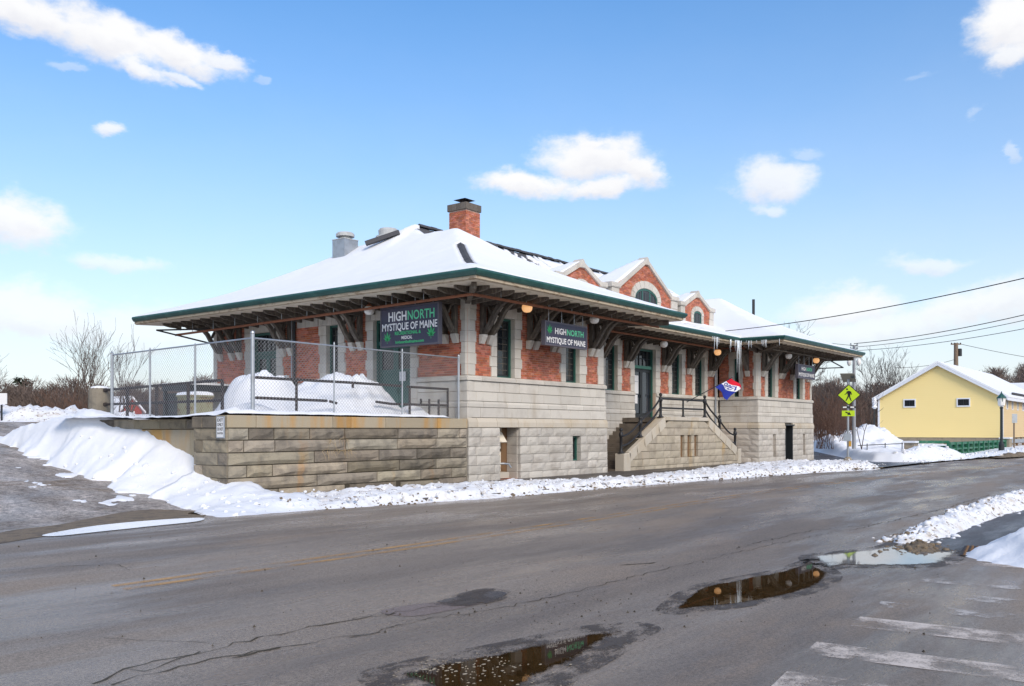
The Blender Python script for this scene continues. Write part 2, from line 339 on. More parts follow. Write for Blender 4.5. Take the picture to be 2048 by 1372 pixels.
def gravel(name):
    m = bpy.data.materials.new(name); m.use_nodes = True; t = m.node_tree; t.nodes.clear(); N = Nodes(t)
    P = N.n('ShaderNodeNewGeometry').outputs['Position']
    n1 = N.ramp(N.noise(N.scl(P, 1, .45, 1), 1.1, 5, .62), .36, .66)
    col = N.mix(n1, (.33, .285, .25), (.58, .52, .475))
    n2 = N.ramp(N.noise(N.scl(P, .5, 1, 1), .8, 4, .6), .54, .72)
    col = N.mix(N.m('MULTIPLY', n2, .85), col, (.24, .17, .105))
    g = N.ramp(N.m('ADD', N.m('MULTIPLY', N.noise(P, 30, 3, .8), .5), N.m('MULTIPLY', N.noise(P, 8, 4, .7), .5)), .40, .60, .45, 1.6)
    col = N.mix(.85, col, N.n('ShaderNodeCombineColor', {0: g, 1: g, 2: g}).outputs[0], 'MULTIPLY')
    rg = N.ramp(N.noise(P, .9, 4, .6), .36, .62, .38, .85)
    bp = N.n('ShaderNodeBump', {'Height': N.noise(P, 9, 6, .78), 'Strength': 1., 'Distance': .12})
    b = N.n('ShaderNodeBsdfPrincipled', {'Base Color': col, 'Roughness': rg, 'Specular IOR Level': .4}); N.l.new(bp.outputs[0], b.inputs['Normal'])
    N.l.new(b.outputs[0], N.n('ShaderNodeOutputMaterial').inputs[0]); return m
M['gravel'] = gravel('muddy_gravel')

def water(name, base, rough=.0, bumpy=0., ior=1.36):
    "standing water; a mesh attribute thins it out at the rim"
    m = bpy.data.materials.new(name); m.use_nodes = True; t = m.node_tree; t.nodes.clear(); N = Nodes(t)
    P = N.n('ShaderNodeNewGeometry').outputs['Position']
    col = N.mix(N.ramp(N.noise(P, 5, 4, .6), .4, .7), base, tuple(c * .6 for c in base))
    b = N.n('ShaderNodeBsdfPrincipled', {'Base Color': col, 'Roughness': rough, 'IOR': ior, 'Specular IOR Level': .5})
    if bumpy:
        bp = N.n('ShaderNodeBump', {'Height': N.noise(P, 9, 2, .5), 'Strength': bumpy, 'Distance': .01}); N.l.new(bp.outputs[0], b.inputs['Normal'])
    cov = N.n('ShaderNodeAttribute', attribute_name='cover').outputs['Fac']
    w = N.ramp(N.m('ADD', cov, N.m('ADD', N.m('MULTIPLY', N.m('SUBTRACT', N.noise(P, 7, 4, .7), .5), .9), N.m('MULTIPLY', N.m('SUBTRACT', N.noise(P, 60, 2, .8), .5), .9))), .38, .58)
    mx = N.n('ShaderNodeMixShader', {0: w, 1: N.n('ShaderNodeBsdfTransparent').outputs[0], 2: b.outputs[0]})
    N.l.new(mx.outputs[0], N.n('ShaderNodeOutputMaterial').inputs[0]); return m
M['puddle'] = water('brown_puddle_water', (.050, .027, .009), .012, .012, 1.3)
M['damp'] = None
M['melt'] = water('meltwater', (.17, .165, .17), .03, .01, 1.5)

def worn(name, paint, base, lo, hi, scale):
    "paint worn through to the asphalt"
    m = bpy.data.materials.new(name); m.use_nodes = True; t = m.node_tree; t.nodes.clear(); N = Nodes(t)
    P = N.n('ShaderNodeNewGeometry').outputs['Position']
    w = N.ramp(N.m('ADD', N.m('MULTIPLY', N.noise(P, scale, 4, .65), .7), N.m('MULTIPLY', N.noise(P, 60, 2, .7), .3)), lo, hi)
    bs = N.n('ShaderNodeBsdfPrincipled', {'Base Color': (*paint, 1), 'Roughness': .7})
    tr = N.n('ShaderNodeBsdfTransparent')
    mx = N.n('ShaderNodeMixShader', {0: w, 1: tr.outputs[0], 2: bs.outputs[0]})
    N.l.new(mx.outputs[0], N.n('ShaderNodeOutputMaterial').inputs[0]); return m
M['yline'] = worn('worn_yellow_paint', (.50, .29, .11), (.12, .12, .12), .38, .68, 1.2)
M['xpaint'] = worn('worn_white_paint', (.62, .54, .47), (.12, .12, .12), .40, .60, 2.2)
M['xfaint'] = worn('nearly_worn_off_paint', (.50, .46, .42), (.12, .12, .12), .50, .62, 2.2)
def damp():
    m = bpy.data.materials.new('damp_fringe'); m.use_nodes = True; t = m.node_tree; t.nodes.clear(); N = Nodes(t)
    P = N.n('ShaderNodeNewGeometry').outputs['Position']
    w = N.ramp(N.m('ADD', N.m('MULTIPLY', N.noise(N.scl(P, .5, 1, 1), 3.2, 5, .7), .6), N.m('MULTIPLY', N.noise(P, 45, 3, .8), .4)), .47, .56)
    bs = N.n('ShaderNodeBsdfPrincipled', {'Base Color': (.085, .064, .045, 1), 'Roughness': .6})
    mx = N.n('ShaderNodeMixShader', {0: w, 1: N.n('ShaderNodeBsdfTransparent').outputs[0], 2: bs.outputs[0]})
    N.l.new(mx.outputs[0], N.n('ShaderNodeOutputMaterial').inputs[0]); return m
M['damp'] = damp()
# ------------------------------------------------------------------ ground, road, pavement
def terrain(u, v):
    u, v = np.asarray(u, float), np.asarray(v, float)
    left = np.clip(.102 * (v + .2), 0, 2.12)
    depth = (u - CU) * ST + (v - CV) * CT
    right = np.clip(.02 * (depth - 54), 0, .9) + 0 * v
    w = sstep(-2, 12, u)
    far = sstep(120, 400, np.hypot(u, v)) * 4
    return left * (1 - w) + right * w - far * 0

def roadz(v):
    "the road falls gently from the station towards the near side"
    return -.35 * np.clip((-4.5 - np.asarray(v, float)) / 8.2, 0, 1)

def axis(lo, hi, fine, f0, f1, grow=1.16):
    "coordinates: even steps between f0 and f1, growing beyond"
    a = list(np.arange(f0, f1 + 1e-6, fine)); s = fine
    while a[-1] < hi: s *= grow; a.append(a[-1] + s)
    s = fine; b = [f0]
    while b[-1] > lo: s *= grow; b.append(b[-1] - s)
    return np.array(b[:0:-1] + a)

us, vs = axis(-1400, 1400, .35, -22, 2), axis(-600, 1600, .35, -4, 22)
U, V = np.meshgrid(us, vs, indexing='ij')
lump = sstep(-9.2, -10.5, U) * sstep(-2.5, -.5, V)
Z = terrain(U, V) + roadz(V) - .03 - .06 * sstep(-2.6, -4.2, V) + lump * (.10 * (fbm(U, V, .55, 4, 3) - .5) + .05 * (fbm(U, V, 2.2, 3, 9) - .5))
props(field('ground', us, vs, Z, M['gravel']), 'brown muddy gravel ground rising to the left of the wall', kind='structure')

EDGE = [(-60, -1.0), (-30, -1.9), (-15, -2.2), (-11, -2.2), (-8, -3.15), (-4, -3.9), (2, -4.15), (16, -5.3), (22, -6.2), (36, -6.35), (48, -8.2), (75, -10.5), (160, -16)]
def edge(u): return np.interp(u, [p[0] for p in EDGE], [p[1] for p in EDGE])
def sheet(name, pts, z, m, label=None, kind='structure', parent=None, flat=False):
    zm = float(np.mean([roadz(p[1]) for p in pts]))
    o = MB().add([(p[0], p[1], z + (zm if flat else float(roadz(p[1])))) for p in pts], [tuple(range(len(pts)))]).build(name, m, parent)
    return props(o, label, kind=kind)
ru = np.concatenate([np.arange(-60, 60, .4), np.arange(60, 160, 4)])
re_ = edge(ru) + .16 * (fbm(ru, ru * 0, .7, 4, 5) - .5) * 2
mb = MB(); vs_ = []
for a, b in zip(ru, re_): vs_ += [(a, y, float(roadz(y)) + .004) for y in (b, min(b - .01, -4.5), -12.7, -80)]
mb.add(vs_, [(4 * i + j, 4 * i + 4 + j, 4 * i + 5 + j, 4 * i + 1 + j) for i in range(len(ru) - 1) for j in range(3)])
props(mb.build('road', M['road']), 'damp grey asphalt road running past the station', kind='structure')
KH = lambda u: .11 * float(sstep(-8.6, -5.5, u))
su_ = np.arange(-8.6, 22.4, .5)
mb = MB()
mb.add([p for u in su_ for p in ((u, edge(u) + .05, .0), (u, edge(u) + .05, KH(u)), (u, 0.3, KH(u)))],
       [f for i in range(len(su_) - 1) for f in ((3 * i, 3 * i + 3, 3 * i + 4, 3 * i + 1), (3 * i + 1, 3 * i + 4, 3 * i + 5, 3 * i + 2))])
props(mb.build('pavement', M['darkroad']), 'narrow wet pavement between wall and road', kind='structure')
# asphalt driveway past the far end of the station
us, vs = np.arange(21.6, 60, .16), np.arange(-7.2, 18, .16); UU, VV = np.meshgrid(us, vs, indexing='ij')
dr = (UU > np.interp(VV, [-7, -6, -4, -2, 0], [21.9, 22.0, 23.5, 26, 30.5]) - .3) & (UU < np.interp(VV, [-9, -6.5, -5, -3.7, -.9, 3.7, 14], [31.5, 31, 30.5, 30.5, 35, 43, 59]) + .8) & (VV > edge(UU) - .12)
props(field('driveway', us, vs, np.maximum(terrain(UU, VV), 0) + .012, M['darkroad'], mask=dr), 'dark wet driveway beyond the far end of the station', kind='structure')

# road markings, repairs and cracks
cl = [(-17, -8.1), (-12.5, -8.35), (-4.75, -8.15), (4.5, -7.75), (13, -7.9), (24, -8.7), (48, -11), (90, -16)]
cuv = np.arange(-16, 88, .5); cv = np.interp(cuv, [p[0] for p in cl], [p[1] for p in cl])
for i in range(5): cv = np.convolve(np.pad(cv, 3, 'edge'), np.ones(7) / 7, 'valid')
for off in (-.13, .13):
    mb = MB(); mb.add([(a, b + off + s, .008 + float(roadz(b + off + s))) for a, b in zip(cuv, cv) for s in (-.055, .055)], [(2 * i, 2 * i + 2, 2 * i + 3, 2 * i + 1) for i in range(len(cuv) - 1)])
    props(mb.build('road_marking', M['yline']), 'faded yellow centre line along the road', kind='structure')
for k, (ua, ub, va, vb, m) in enumerate([(-15.75, -15.3, -16.3, -18.6, 'xpaint'), (-14.72, -14.27, -16.15, -18.6, 'xpaint'), (-13.5, -13.02, -16.12, -18.7, 'xpaint'), (-12.45, -12.1, -16.05, -18.6, 'xfaint'),
                                       (-11.6, -11.25, -15.95, -18.5, 'xfaint'), (-10.6, -10.25, -16.0, -18.3, 'xfaint'), (-9.65, -9.3, -16.0, -17.6, 'xfaint'), (-8.95, -8.62, -15.9, -16.75, 'xpaint')]):
    sheet('crosswalk_marking', [(CU + 1.2 * (a - CU), CV + 1.2 * (b - CV)) for a, b in ((ua, va), (ub, va + .06), (ub + .25, vb), (ua + .25, vb))], .008, M[m], 'worn white crosswalk bar on the asphalt')

def blob(cx, cy, pts, jit, seed, k=8):
    "irregular outline through pts (closed), subdivided and roughened"
    out = []; n_ = len(pts); r_ = random.Random(seed)
    for i in range(n_):
        p0, p1, p2, p3 = (pts[(i + j - 1) % n_] for j in range(4))
        for t in range(k):
            t = t / k
            q = [.5 * (2 * p1[a] + (p2[a] - p0[a]) * t + (2 * p0[a] - 5 * p1[a] + 4 * p2[a] - p3[a]) * t * t + (3 * p1[a] - p0[a] - 3 * p2[a] + p3[a]) * t ** 3) for a in (0, 1)]
            out.append((q[0] + r_.uniform(-jit, jit), q[1] + r_.uniform(-jit, jit)))
    return out
def gp(px, py): # photo pixel on the road plane
    z = 0.
    for _ in range(40):
        Y = F * (EYE - z) / (py - HZ); u, v = uv((px - 1024) / F * Y, Y); z = .5 * z + .5 * float(roadz(v))
    return u, v
def ragged(pts, amp, seed):
    "outline broken up at several scales"
    L = np.array(pts); d = np.hypot(*np.diff(np.vstack([L, L[:1]]), axis=0).T); t = np.concatenate([[0], np.cumsum(d)[:-1]])
    nrm = np.roll(L, -1, 0) - np.roll(L, 1, 0); nrm = np.stack([-nrm[:, 1], nrm[:, 0]], 1) / (np.hypot(*nrm.T)[:, None] + 1e-6)
    k = (fbm(t, t * 0 + seed, 1.3, 5, seed, .62) - .5) * 2 * amp
    return [tuple(p) for p in L + nrm * k[:, None]]
def ground_patch(name, pix, m, z, jit, seed, label, k=8):
    pts = blob(0, 0, [gp(*p) for p in pix], 0, seed, k)
    return sheet(name, ragged(pts, jit, seed), z, m, label, flat=name == 'puddle')
def puddle(pix, m, amp, seed, label, fringe=1.0, rim=1.):
    pts = blob(0, 0, [gp(*p) for p in pix], 0, seed, 22)
    if fringe:
        c = np.mean(np.array(pts), 0); L = np.array(pts); n_ = np.roll(L, -1, 0) - np.roll(L, 1, 0); n_ = np.stack([-n_[:, 1], n_[:, 0]], 1) / (np.hypot(*n_.T)[:, None] + 1e-6)
        sg = np.sign(np.sum((L - c) * n_)); out = L + n_ * sg * (.16 * fringe) + (L - c) * .06
        sheet('damp_patch', [tuple(p) for p in out], .010, M['damp'], 'dark damp fringe round a puddle on the road')
    L = np.array(ragged(pts, amp * .5, seed)); Q = np.roll(L, -1, 0)
    gx, gy = np.arange(L[:, 0].min() - .1, L[:, 0].max() + .1, .05), np.arange(L[:, 1].min() - .1, L[:, 1].max() + .1, .05); GX, GY = np.meshgrid(gx, gy, indexing='ij')
    def sdist(x, y):
        best = np.full(x.shape, 1e9); ins = np.zeros(x.shape, bool)
        for (x0, y0), (x1, y1) in zip(L, Q):
            dx, dy = x1 - x0, y1 - y0; t = np.clip(((x - x0) * dx + (y - y0) * dy) / (dx * dx + dy * dy + 1e-12), 0, 1)
            best = np.minimum(best, np.hypot(x - x0 - t * dx, y - y0 - t * dy))
            ins ^= ((y0 > y) != (y1 > y)) & (x < (x1 - x0) * (y - y0) / (y1 - y0 + 1e-12) + x0)
        return np.where(ins, best, -best)
    SD = sdist(GX, GY); zz = float(np.mean([roadz(p[1]) for p in pts])) + .013
    o = field('puddle', gx, gy, np.full(GX.shape, zz), m, mask=SD > -.06)
    co = np.empty(len(o.data.vertices) * 3, np.float32); o.data.vertices.foreach_get('co', co); co = co.reshape(-1, 3)
    at_ = o.data.attributes.new('cover', 'FLOAT', 'POINT'); at_.data.foreach_set('value', np.clip((sdist(co[:, 0], co[:, 1]) + .03) / (.15 * rim), 0, 1).astype(np.float32))
    return props(o, label, kind='structure')
puddle([(1352, 1218), (1400, 1180), (1470, 1162), (1560, 1145), (1625, 1124), (1636, 1135), (1655, 1152), (1635, 1172), (1570, 1192), (1480, 1208), (1400, 1216)], M['puddle'], 0.07, 3, 'brown puddle on the road mirroring the station eaves', 1.0)
puddle([(1622, 1114), (1680, 1106), (1760, 1096), (1800, 1084), (1835, 1100), (1880, 1104), (1925, 1098), (1905, 1118), (1875, 1130), (1790, 1133), (1700, 1133), (1650, 1136)], M['melt'], 0.05, 4, 'pale sheet of meltwater beside the snowbank tip', 0.7, 2.2)
puddle([(790, 1352), (860, 1332), (930, 1318), (1040, 1296), (1130, 1276), (1200, 1264), (1262, 1260), (1225, 1282), (1180, 1310), (1120, 1342), (1060, 1372), (1020, 1398), (900, 1410), (850, 1376)], M['puddle'], 0.09, 5, 'brown puddle at the lower edge of the road', 1.6, 1.8)
ground_patch('puddle', [(90, 1070), (200, 1052), (320, 1041), (402, 1037), (395, 1044), (300, 1054), (190, 1066), (110, 1074)], M['ice'], .016, .03, 6, 'thin strip of ice where the driveway meets the road')
ground_patch('asphalt_patch', [(760, 1224), (830, 1210), (900, 1206), (960, 1208), (900, 1222), (820, 1234)], M['patch'], .008, .012, 8, 'tan filled patch in the road beside the pothole')
ground_patch('pothole', [(872, 1204), (920, 1192), (960, 1183), (1012, 1186), (1000, 1197), (950, 1208), (905, 1209)], M['darkroad'], .012, .07, 9, 'rough dark pothole in the road', 22)
ground_patch('damp_patch', [(860, 1208), (920, 1189), (970, 1179), (1022, 1184), (1008, 1200), (950, 1212), (900, 1213)], M['damp'], .015, .05, 19, 'dark crumbled rim of the pothole', 22)
def crack(pix, w, seed, jit=.05):
    r_ = random.Random(seed); pts = [gp(*p) for p in pix]; L = []
    for (a, b), (c, d) in zip(pts, pts[1:]):
        k = max(2, int(math.hypot(c - a, d - b) / .12))
        for t in range(k): L.append((a + (c - a) * t / k + r_.uniform(-jit, jit) * .5, b + (d - b) * t / k + r_.uniform(-jit, jit)))
    L.append(pts[-1]); mb = MB(); vs_ = []
    for i, p in enumerate(L):
        ww = w * 1.5 * r_.uniform(.15, 1.); q = L[min(i + 1, len(L) - 1)]; o = L[max(i - 1, 0)]
        dx, dy = q[0] - o[0], q[1] - o[1]; l = math.hypot(dx, dy) or 1
        vs_ += [(p[0] - dy / l * ww, p[1] + dx / l * ww, .010 + float(roadz(p[1]))), (p[0] + dy / l * ww, p[1] - dx / l * ww, .010 + float(roadz(p[1])))]
    mb.add(vs_, [(2 * i, 2 * i + 2, 2 * i + 3, 2 * i + 1) for i in range(len(L) - 1)])
    props(mb.build('road_crack', M['joint']), 'dark crack across the asphalt', kind='structure')
for i, (pix, w) in enumerate([([(190, 1372), (250, 1338), (380, 1312), (470, 1288), (640, 1252), (700, 1243), (790, 1228)], .011), ([(250, 1338), (290, 1346), (330, 1330), (400, 1305)], .008), ([(215, 1370), (300, 1348), (420, 1320), (560, 1296)], .010),
                              ([(470, 1318), (520, 1306), (560, 1296)], .022), ([(560, 1296), (650, 1280), (760, 1266)], .008), ([(700, 1277), (850, 1240), (980, 1222), (1150, 1185), (1300, 1146), (1420, 1118), (1500, 1100), (1680, 1062)], .006), ([(700, 1240), (850, 1218), (880, 1214)], .008),
                              ([(1240, 1131), (1310, 1126)], .014), ([(0, 1142), (120, 1134), (230, 1128), (260, 1142)], .006), ([(210, 1277), (330, 1284), (420, 1288)], .005), ([(1470, 1097), (1620, 1062), (1740, 1050)], .009), ([(1700, 1062), (1880, 1020), (1980, 990)], .011), ([(1600, 990), (1890, 1014)], .008), ([(1830, 1008), (1960, 985), (2040, 975)], .008)]):
    crack(pix, w, 40 + i)
# aggregate standing out of the shallow puddle at the lower edge
mb = MB(); r_ = random.Random(6)
for k in range(190):
    px, py = r_.gauss(930, 80), r_.gauss(1340, 24)
    if py > 1380 or py < 1300 + max(0, (950 - px)) * .25: continue
    u, v = gp(px, py); s = abs(r_.gauss(.006, .005)) + .004; a = r_.uniform(0, 6)
    mb.add([(u + s * (1.6 if j % 2 else .9) * math.cos(a + j * 1.26), v + s * math.sin(a + j * 1.26), -.336) for j in range(5)] + [(u, v, -.330)], [(j, (j + 1) % 5, 5) for j in range(5)])
props(mb.build('gravel', M['concrete']), 'pale stones standing out of the shallow brown puddle', kind='stuff')
mb = MB(); r_ = random.Random(5)
for k in range(420):
    if k < 260: px, py = r_.uniform(20, 1900), 1010 + abs(r_.gauss(0, 1)) * 140
    else: px, py = r_.gauss(1180, 190), r_.gauss(1215, 22)
    if py < 1000 + (1024 - px) * .05 or py > 1380: continue
    u, v = gp(px, py)
    if v > float(edge(u)) - .2: continue
    s = r_.uniform(.004, .013) if r_.random() < .9 else .02
    a = r_.uniform(0, 6); zz = float(roadz(v)) + .004
    mb.add([(u + s * math.cos(a), v + s * math.sin(a), zz), (u + s * math.cos(a + 2.1), v + s * math.sin(a + 2.1), zz), (u + s * math.cos(a + 4.2), v + s * math.sin(a + 4.2), zz), (u, v, zz + s * 1.2)], [(0, 1, 3), (1, 2, 3), (2, 0, 3)])
props(mb.build('gravel', M['joint']), 'loose dark grit scattered over the asphalt', kind='stuff')

ground_patch('mud_patch', [(-40, 1092), (60, 1078), (180, 1060), (300, 1046), (400, 1036), (395, 1024), (300, 1020), (220, 1030), (120, 1050), (0, 1066)], M['dirt'], .011, .05, 16, 'brown muddy shoulder between the driveway and the road')
# ------------------------------------------------------------------ snow on the ground
def patchfield(name, u0, u1, v0, v1, step, top, mat_, label, base=terrain):
    us = np.arange(u0, u1 + step, step); vs = np.arange(v0, v1 + step, step)
    U, V = np.meshgrid(us, vs, indexing='ij'); T = top(U, V); Z = base(U, V) + np.maximum(T, -.12)
    m0 = T > -.02; mk = m0.copy()
    mk[1:] |= m0[:-1]; mk[:-1] |= m0[1:]; m1 = mk.copy(); mk[:, 1:] |= m1[:, :-1]; mk[:, :-1] |= m1[:, 1:]
    return props(field(name, us, vs, Z, mat_, mask=mk), label, kind='stuff')

def chunks(name, pts, mat_, label, seed):
    "broken lumps of snow: squashed icosahedra"
    r_ = random.Random(seed); mb = MB(); ph = (1 + 5 ** .5) / 2
    ico = [(-1, ph, 0), (1, ph, 0), (-1, -ph, 0), (1, -ph, 0), (0, -1, ph), (0, 1, ph), (0, -1, -ph), (0, 1, -ph), (ph, 0, -1), (ph, 0, 1), (-ph, 0, -1), (-ph, 0, 1)]
    fc = [(0, 11, 5), (0, 5, 1), (0, 1, 7), (0, 7, 10), (0, 10, 11), (1, 5, 9), (5, 11, 4), (11, 10, 2), (10, 7, 6), (7, 1, 8), (3, 9, 4), (3, 4, 2), (3, 2, 6), (3, 6, 8), (3, 8, 9), (4, 9, 5), (2, 4, 11), (6, 2, 10), (8, 6, 7), (9, 8, 1)]
    for x, y, z, s in pts:
        a = r_.uniform(0, 6); ca, sa = math.cos(a), math.sin(a)
        vs_ = []
        for p in ico:
            k = s * .55 * r_.uniform(.7, 1.2); q = (p[0] * k, p[1] * k, p[2] * k * .75)
            vs_.append((x + q[0] * ca - q[1] * sa, y + q[0] * sa + q[1] * ca, z + q[2]))
        mb.add(vs_, fc)
    return props(mb.build(name, mat_, smooth=True), label, kind='stuff')

# ploughed bank along the far kerb, in front of the wall and station
def bank_top(U, V):
    e = edge(U); d = V - e                           # metres behind the road edge
    wid = np.interp(U, [-10.5, -9, -7, -3, 0, 4, 9, 14, 20, 24, 29, 32.0], [1.0, 3.6, 3.0, 2.9, 2.6, 2.2, 2.6, 3.6, 4.2, 3.2, 3.0, 3.0])
    lim = np.interp(V, [-7, -6, -4, -2, 0], [22.3, 22.6, 24.5, 28, 31])
    wid = wid + .9 * (fbm(U, V * 0, .6, 3, 21) - .5)
    h = np.interp(U, [-10.5, -9, -4, 2, 10, 18, 24, 30, 32.], [.08, .15, .17, .12, .13, .17, .17, .20, .15])
    prof = sstep(lim, lim - 1.2, U) * sstep(-.38, .30, d) * sstep(wid, wid - .9, d)
    n1 = fbm(U, V, 1.1, 4, 31); n2 = fbm(U, V, 4.2, 3, 33)
    return prof * (h * (.55 + .9 * n1) + .55 * (n2 - .42) * h * 2.4) - .035 + .02 * (n2 - .5) * prof
patchfield('snowbank', -11, 32.5, -7.2, .5, .085, bank_top, M['dirtysnow'], 'lumpy ploughed snowbank along the far kerb', base=lambda u, v: np.where((v > edge(u) + .05) & (u < 22.4), .11 * sstep(-8.6, -5.5, u), 0.) + roadz(v) * (v < edge(u)))
r_ = random.Random(11); pts = []
for k in range(900):
    u = r_.uniform(-9.5, 31); e = float(edge(u)); d = r_.choice([r_.uniform(-.1, .5), r_.uniform(.2, 2.6), r_.uniform(1.6, 3.2)])
    T = float(bank_top(np.array([u]), np.array([e + d]))[0])
    if T > .02 or (d < 1 and r_.random() < .25): pts.append((u, e + d, .11 + max(T, 0) + .01, abs(r_.gauss(.022, .018)) + .008))
chunks('snow_chunks', pts, M['dirtysnow'], 'broken chunks of snow along the far snowbank', 3)
r_ = random.Random(18); pts = []
for k in range(700):
    u = r_.uniform(-9.8, 22.3); d = abs(r_.gauss(0, .22)) - .30; g = math.sin(u * 1.7) + math.sin(u * .63 + 1)
    if r_.random() < .35 + .3 * g: pts.append((u, float(edge(u)) + d, max(0, float(bank_top(np.array([u]), np.array([float(edge(u)) + d]))[0])) + .008 + (.11 if d > .05 else 0), abs(r_.gauss(.018, .014)) + .006))
chunks('mud_clods', pts, M['dirt'], 'sandy clods along the road edge of the far snowbank', 13)

# big drift sliding down the slope against the retaining wall
def drift_top(U, V):
    wallz = np.interp(V, [-3.2, -1.5, 0, 1.4, 3, 5, 8, 10, 12, 14.5], [.10, .22, .42, .78, 1.32, 1.88, 2.28, 2.10, 1.85, 1.60])
    reach = np.interp(V, [-3.2, -2, -1, 0, 1, 2.2, 3.5, 5, 6.5, 8, 10, 12, 14.5], [2.6, 2.1, 1.35, 1.1, 1.1, 1.6, 2.0, 1.75, 1.45, 1.2, .85, .3, .02]) - 1.0 * np.exp(-((V - 3.9) / .4) ** 2)
    reach = reach + 1.0 * (fbm(U * .6, V, .8, 2, 51) - .5) + .10 * (fbm(U, V, 5., 3, 52) - .5)
    uw = np.where(V < 1.45, -8.79, -8.22)
    d = np.clip((uw - U), -9, 50)
    g = terrain(U, V)
    t = np.clip(1 - d / np.maximum(reach, .15), 0, 1)
    n1 = fbm(U, V, 1.3, 4, 53); n2 = fbm(U, V, 5, 3, 54)
    T = (wallz - g) * (t ** 1.15) * (1 + .35 * (n1 - .5) * (1 - t)) + .07 * (n2 - .5) * sstep(0, .3, t) + .26 * (fbm(U, V, 1.0, 5, 57) - .5) * sstep(.02, .45, t) + .05 * sstep(0, .12, t)
    T = T * sstep(-3.3, -2.4, V) * sstep(14.6, 12.5, V)
    T = np.where(U > uw + .6, -.12, T)
    return np.where(t <= 0, -.12 + .12 * sstep(.66, .74, n1) * sstep(-3, -1, V) * sstep(5., 3., d), T - .01)
patchfield('snow_drift', -13, -7.7, -3.3, 15, .09, drift_top, M['snow'], 'smooth white snow drift sloping down beside the retaining wall')
r_ = random.Random(12); pts = []
for k in range(160):
    u, v = r_.uniform(-11.2, -8.8), r_.uniform(-3, 7); T = float(drift_top(np.array([[u]]), np.array([[v]]))[0, 0])
    if T > 0: pts.append((u, v, float(terrain(u, v)) + T, abs(r_.gauss(.03, .025)) + .01))
chunks('snow_chunks', pts, M['snow'], 'small lumps of snow on the drift by the retaining wall', 4)

# ploughed bank across the back of the car park on the left
def lot_bank(U, V):
    cx, cy = cam_xy(U, V)
    y0 = 44.5 + .03 * cx; d = cy - y0
    n1 = fbm(U, V, .9, 4, 61); n2 = fbm(U, V, 3.2, 3, 62)
    return sstep(-1.2, .5, d) * sstep(6, 3, d) * (.45 + .75 * n1 + .45 * (n2 - .5)) * sstep(-8, -12.5, cx) * .95 - .03
patchfield('snowbank', -16, 12, 14, 48, .22, lot_bank, M['dirtysnow'], 'long white snowbank at the back of the car park')

# banks on the near right
def dist_poly(U, V, pts):
    best = np.full(U.shape, 1e9); par = np.zeros(U.shape)
    for i, ((x0, y0), (x1, y1)) in enumerate(zip(pts, pts[1:])):
        dx, dy = x1 - x0, y1 - y0; t = np.clip(((U - x0) * dx + (V - y0) * dy) / (dx * dx + dy * dy), 0, 1)
        d = np.hypot(U - x0 - t * dx, V - y0 - t * dy); par = np.where(d < best, i + t, par); best = np.minimum(best, d)
    return best, par
NB_ = [gp(1812, 1086), gp(1862, 1068), gp(1940, 1036), gp(2048, 1006), gp(2250, 970)]
NZ = lambda u, v: roadz(v)
def near_bank(U, V):
    d, t = dist_poly(U, V, NB_); hw = np.interp(t, [0, 1, 2, 3, 4], [.26, .46, .52, .62, .9]); h = np.interp(t, [0, 1, 2, 3, 4], [.14, .22, .27, .33, .5])
    n1 = fbm(U, V, 2.2, 4, 71); n2 = fbm(U, V, 7., 3, 72)
    return sstep(1.1, .2, d / hw + .45 * (n1 - .5)) * h * (.70 + .7 * n1 + .9 * (n2 - .5)) - .03
us_ = [p[0] for p in NB_]; vs_ = [p[1] for p in NB_]
patchfield('snowbank', min(us_) - 1, max(us_), min(vs_) - 1.3, max(vs_) + 1.3, .055, near_bank, M['dirtysnow'], 'low ridge of snow along the near kerb, muddy at its tip', base=NZ)
r_ = random.Random(33); pts = []
for k in range(420):
    i = r_.randrange(4); f = r_.random(); a_, b_ = NB_[i], NB_[i + 1]; u, v = a_[0] + (b_[0] - a_[0]) * f + r_.gauss(0, .28), a_[1] + (b_[1] - a_[1]) * f + r_.gauss(0, .28)
    T = float(near_bank(np.array([[u]]), np.array([[v]]))[0, 0]); pts.append((u, v, float(roadz(v)) + max(T, 0), abs(r_.gauss(.03, .025)) + .01))
chunks('snow_chunks', pts, M['dirtysnow'], 'crumbled lumps of snow on the near ridge', 9)
pts = []
for k in range(320):
    f = r_.random() ** 1.5 * 2.2; i = min(2, int(f)); a_, b_ = NB_[i], NB_[i + 1]; f -= i; u, v = a_[0] + (b_[0] - a_[0]) * f - .05 + r_.gauss(0, .10), a_[1] + (b_[1] - a_[1]) * f + .28 + r_.gauss(0, .14)
    T = float(near_bank(np.array([[u]]), np.array([[v]]))[0, 0]); pts.append((u, v, float(roadz(v)) + max(T, 0) + .004, abs(r_.gauss(.016, .014)) + .005))
chunks('mud_clods', pts, M['dirt'], 'brown grit along the road side of the near snow ridge', 19)
tc = gp(1842, 1097)
def tip(U, V):
    n2 = fbm(U, V, 6., 4, 73); a = .35; x, y = (U - tc[0]) * math.cos(a) + (V - tc[1]) * math.sin(a), -(U - tc[0]) * math.sin(a) + (V - tc[1]) * math.cos(a)
    r2 = np.hypot(x / .75, y / .34)
    return sstep(1.2, .15, r2 + .7 * (n2 - .5)) * .13 * (.35 + 1.3 * n2) - .03
patchfield('mud_heap', tc[0] - 1.6, tc[0] + 1.6, tc[1] - 1.2, tc[1] + 1.2, .035, tip, M['dirt'], 'brown mud and sand at the tip of the near snowbank', base=NZ)
r_ = random.Random(34); pts = []
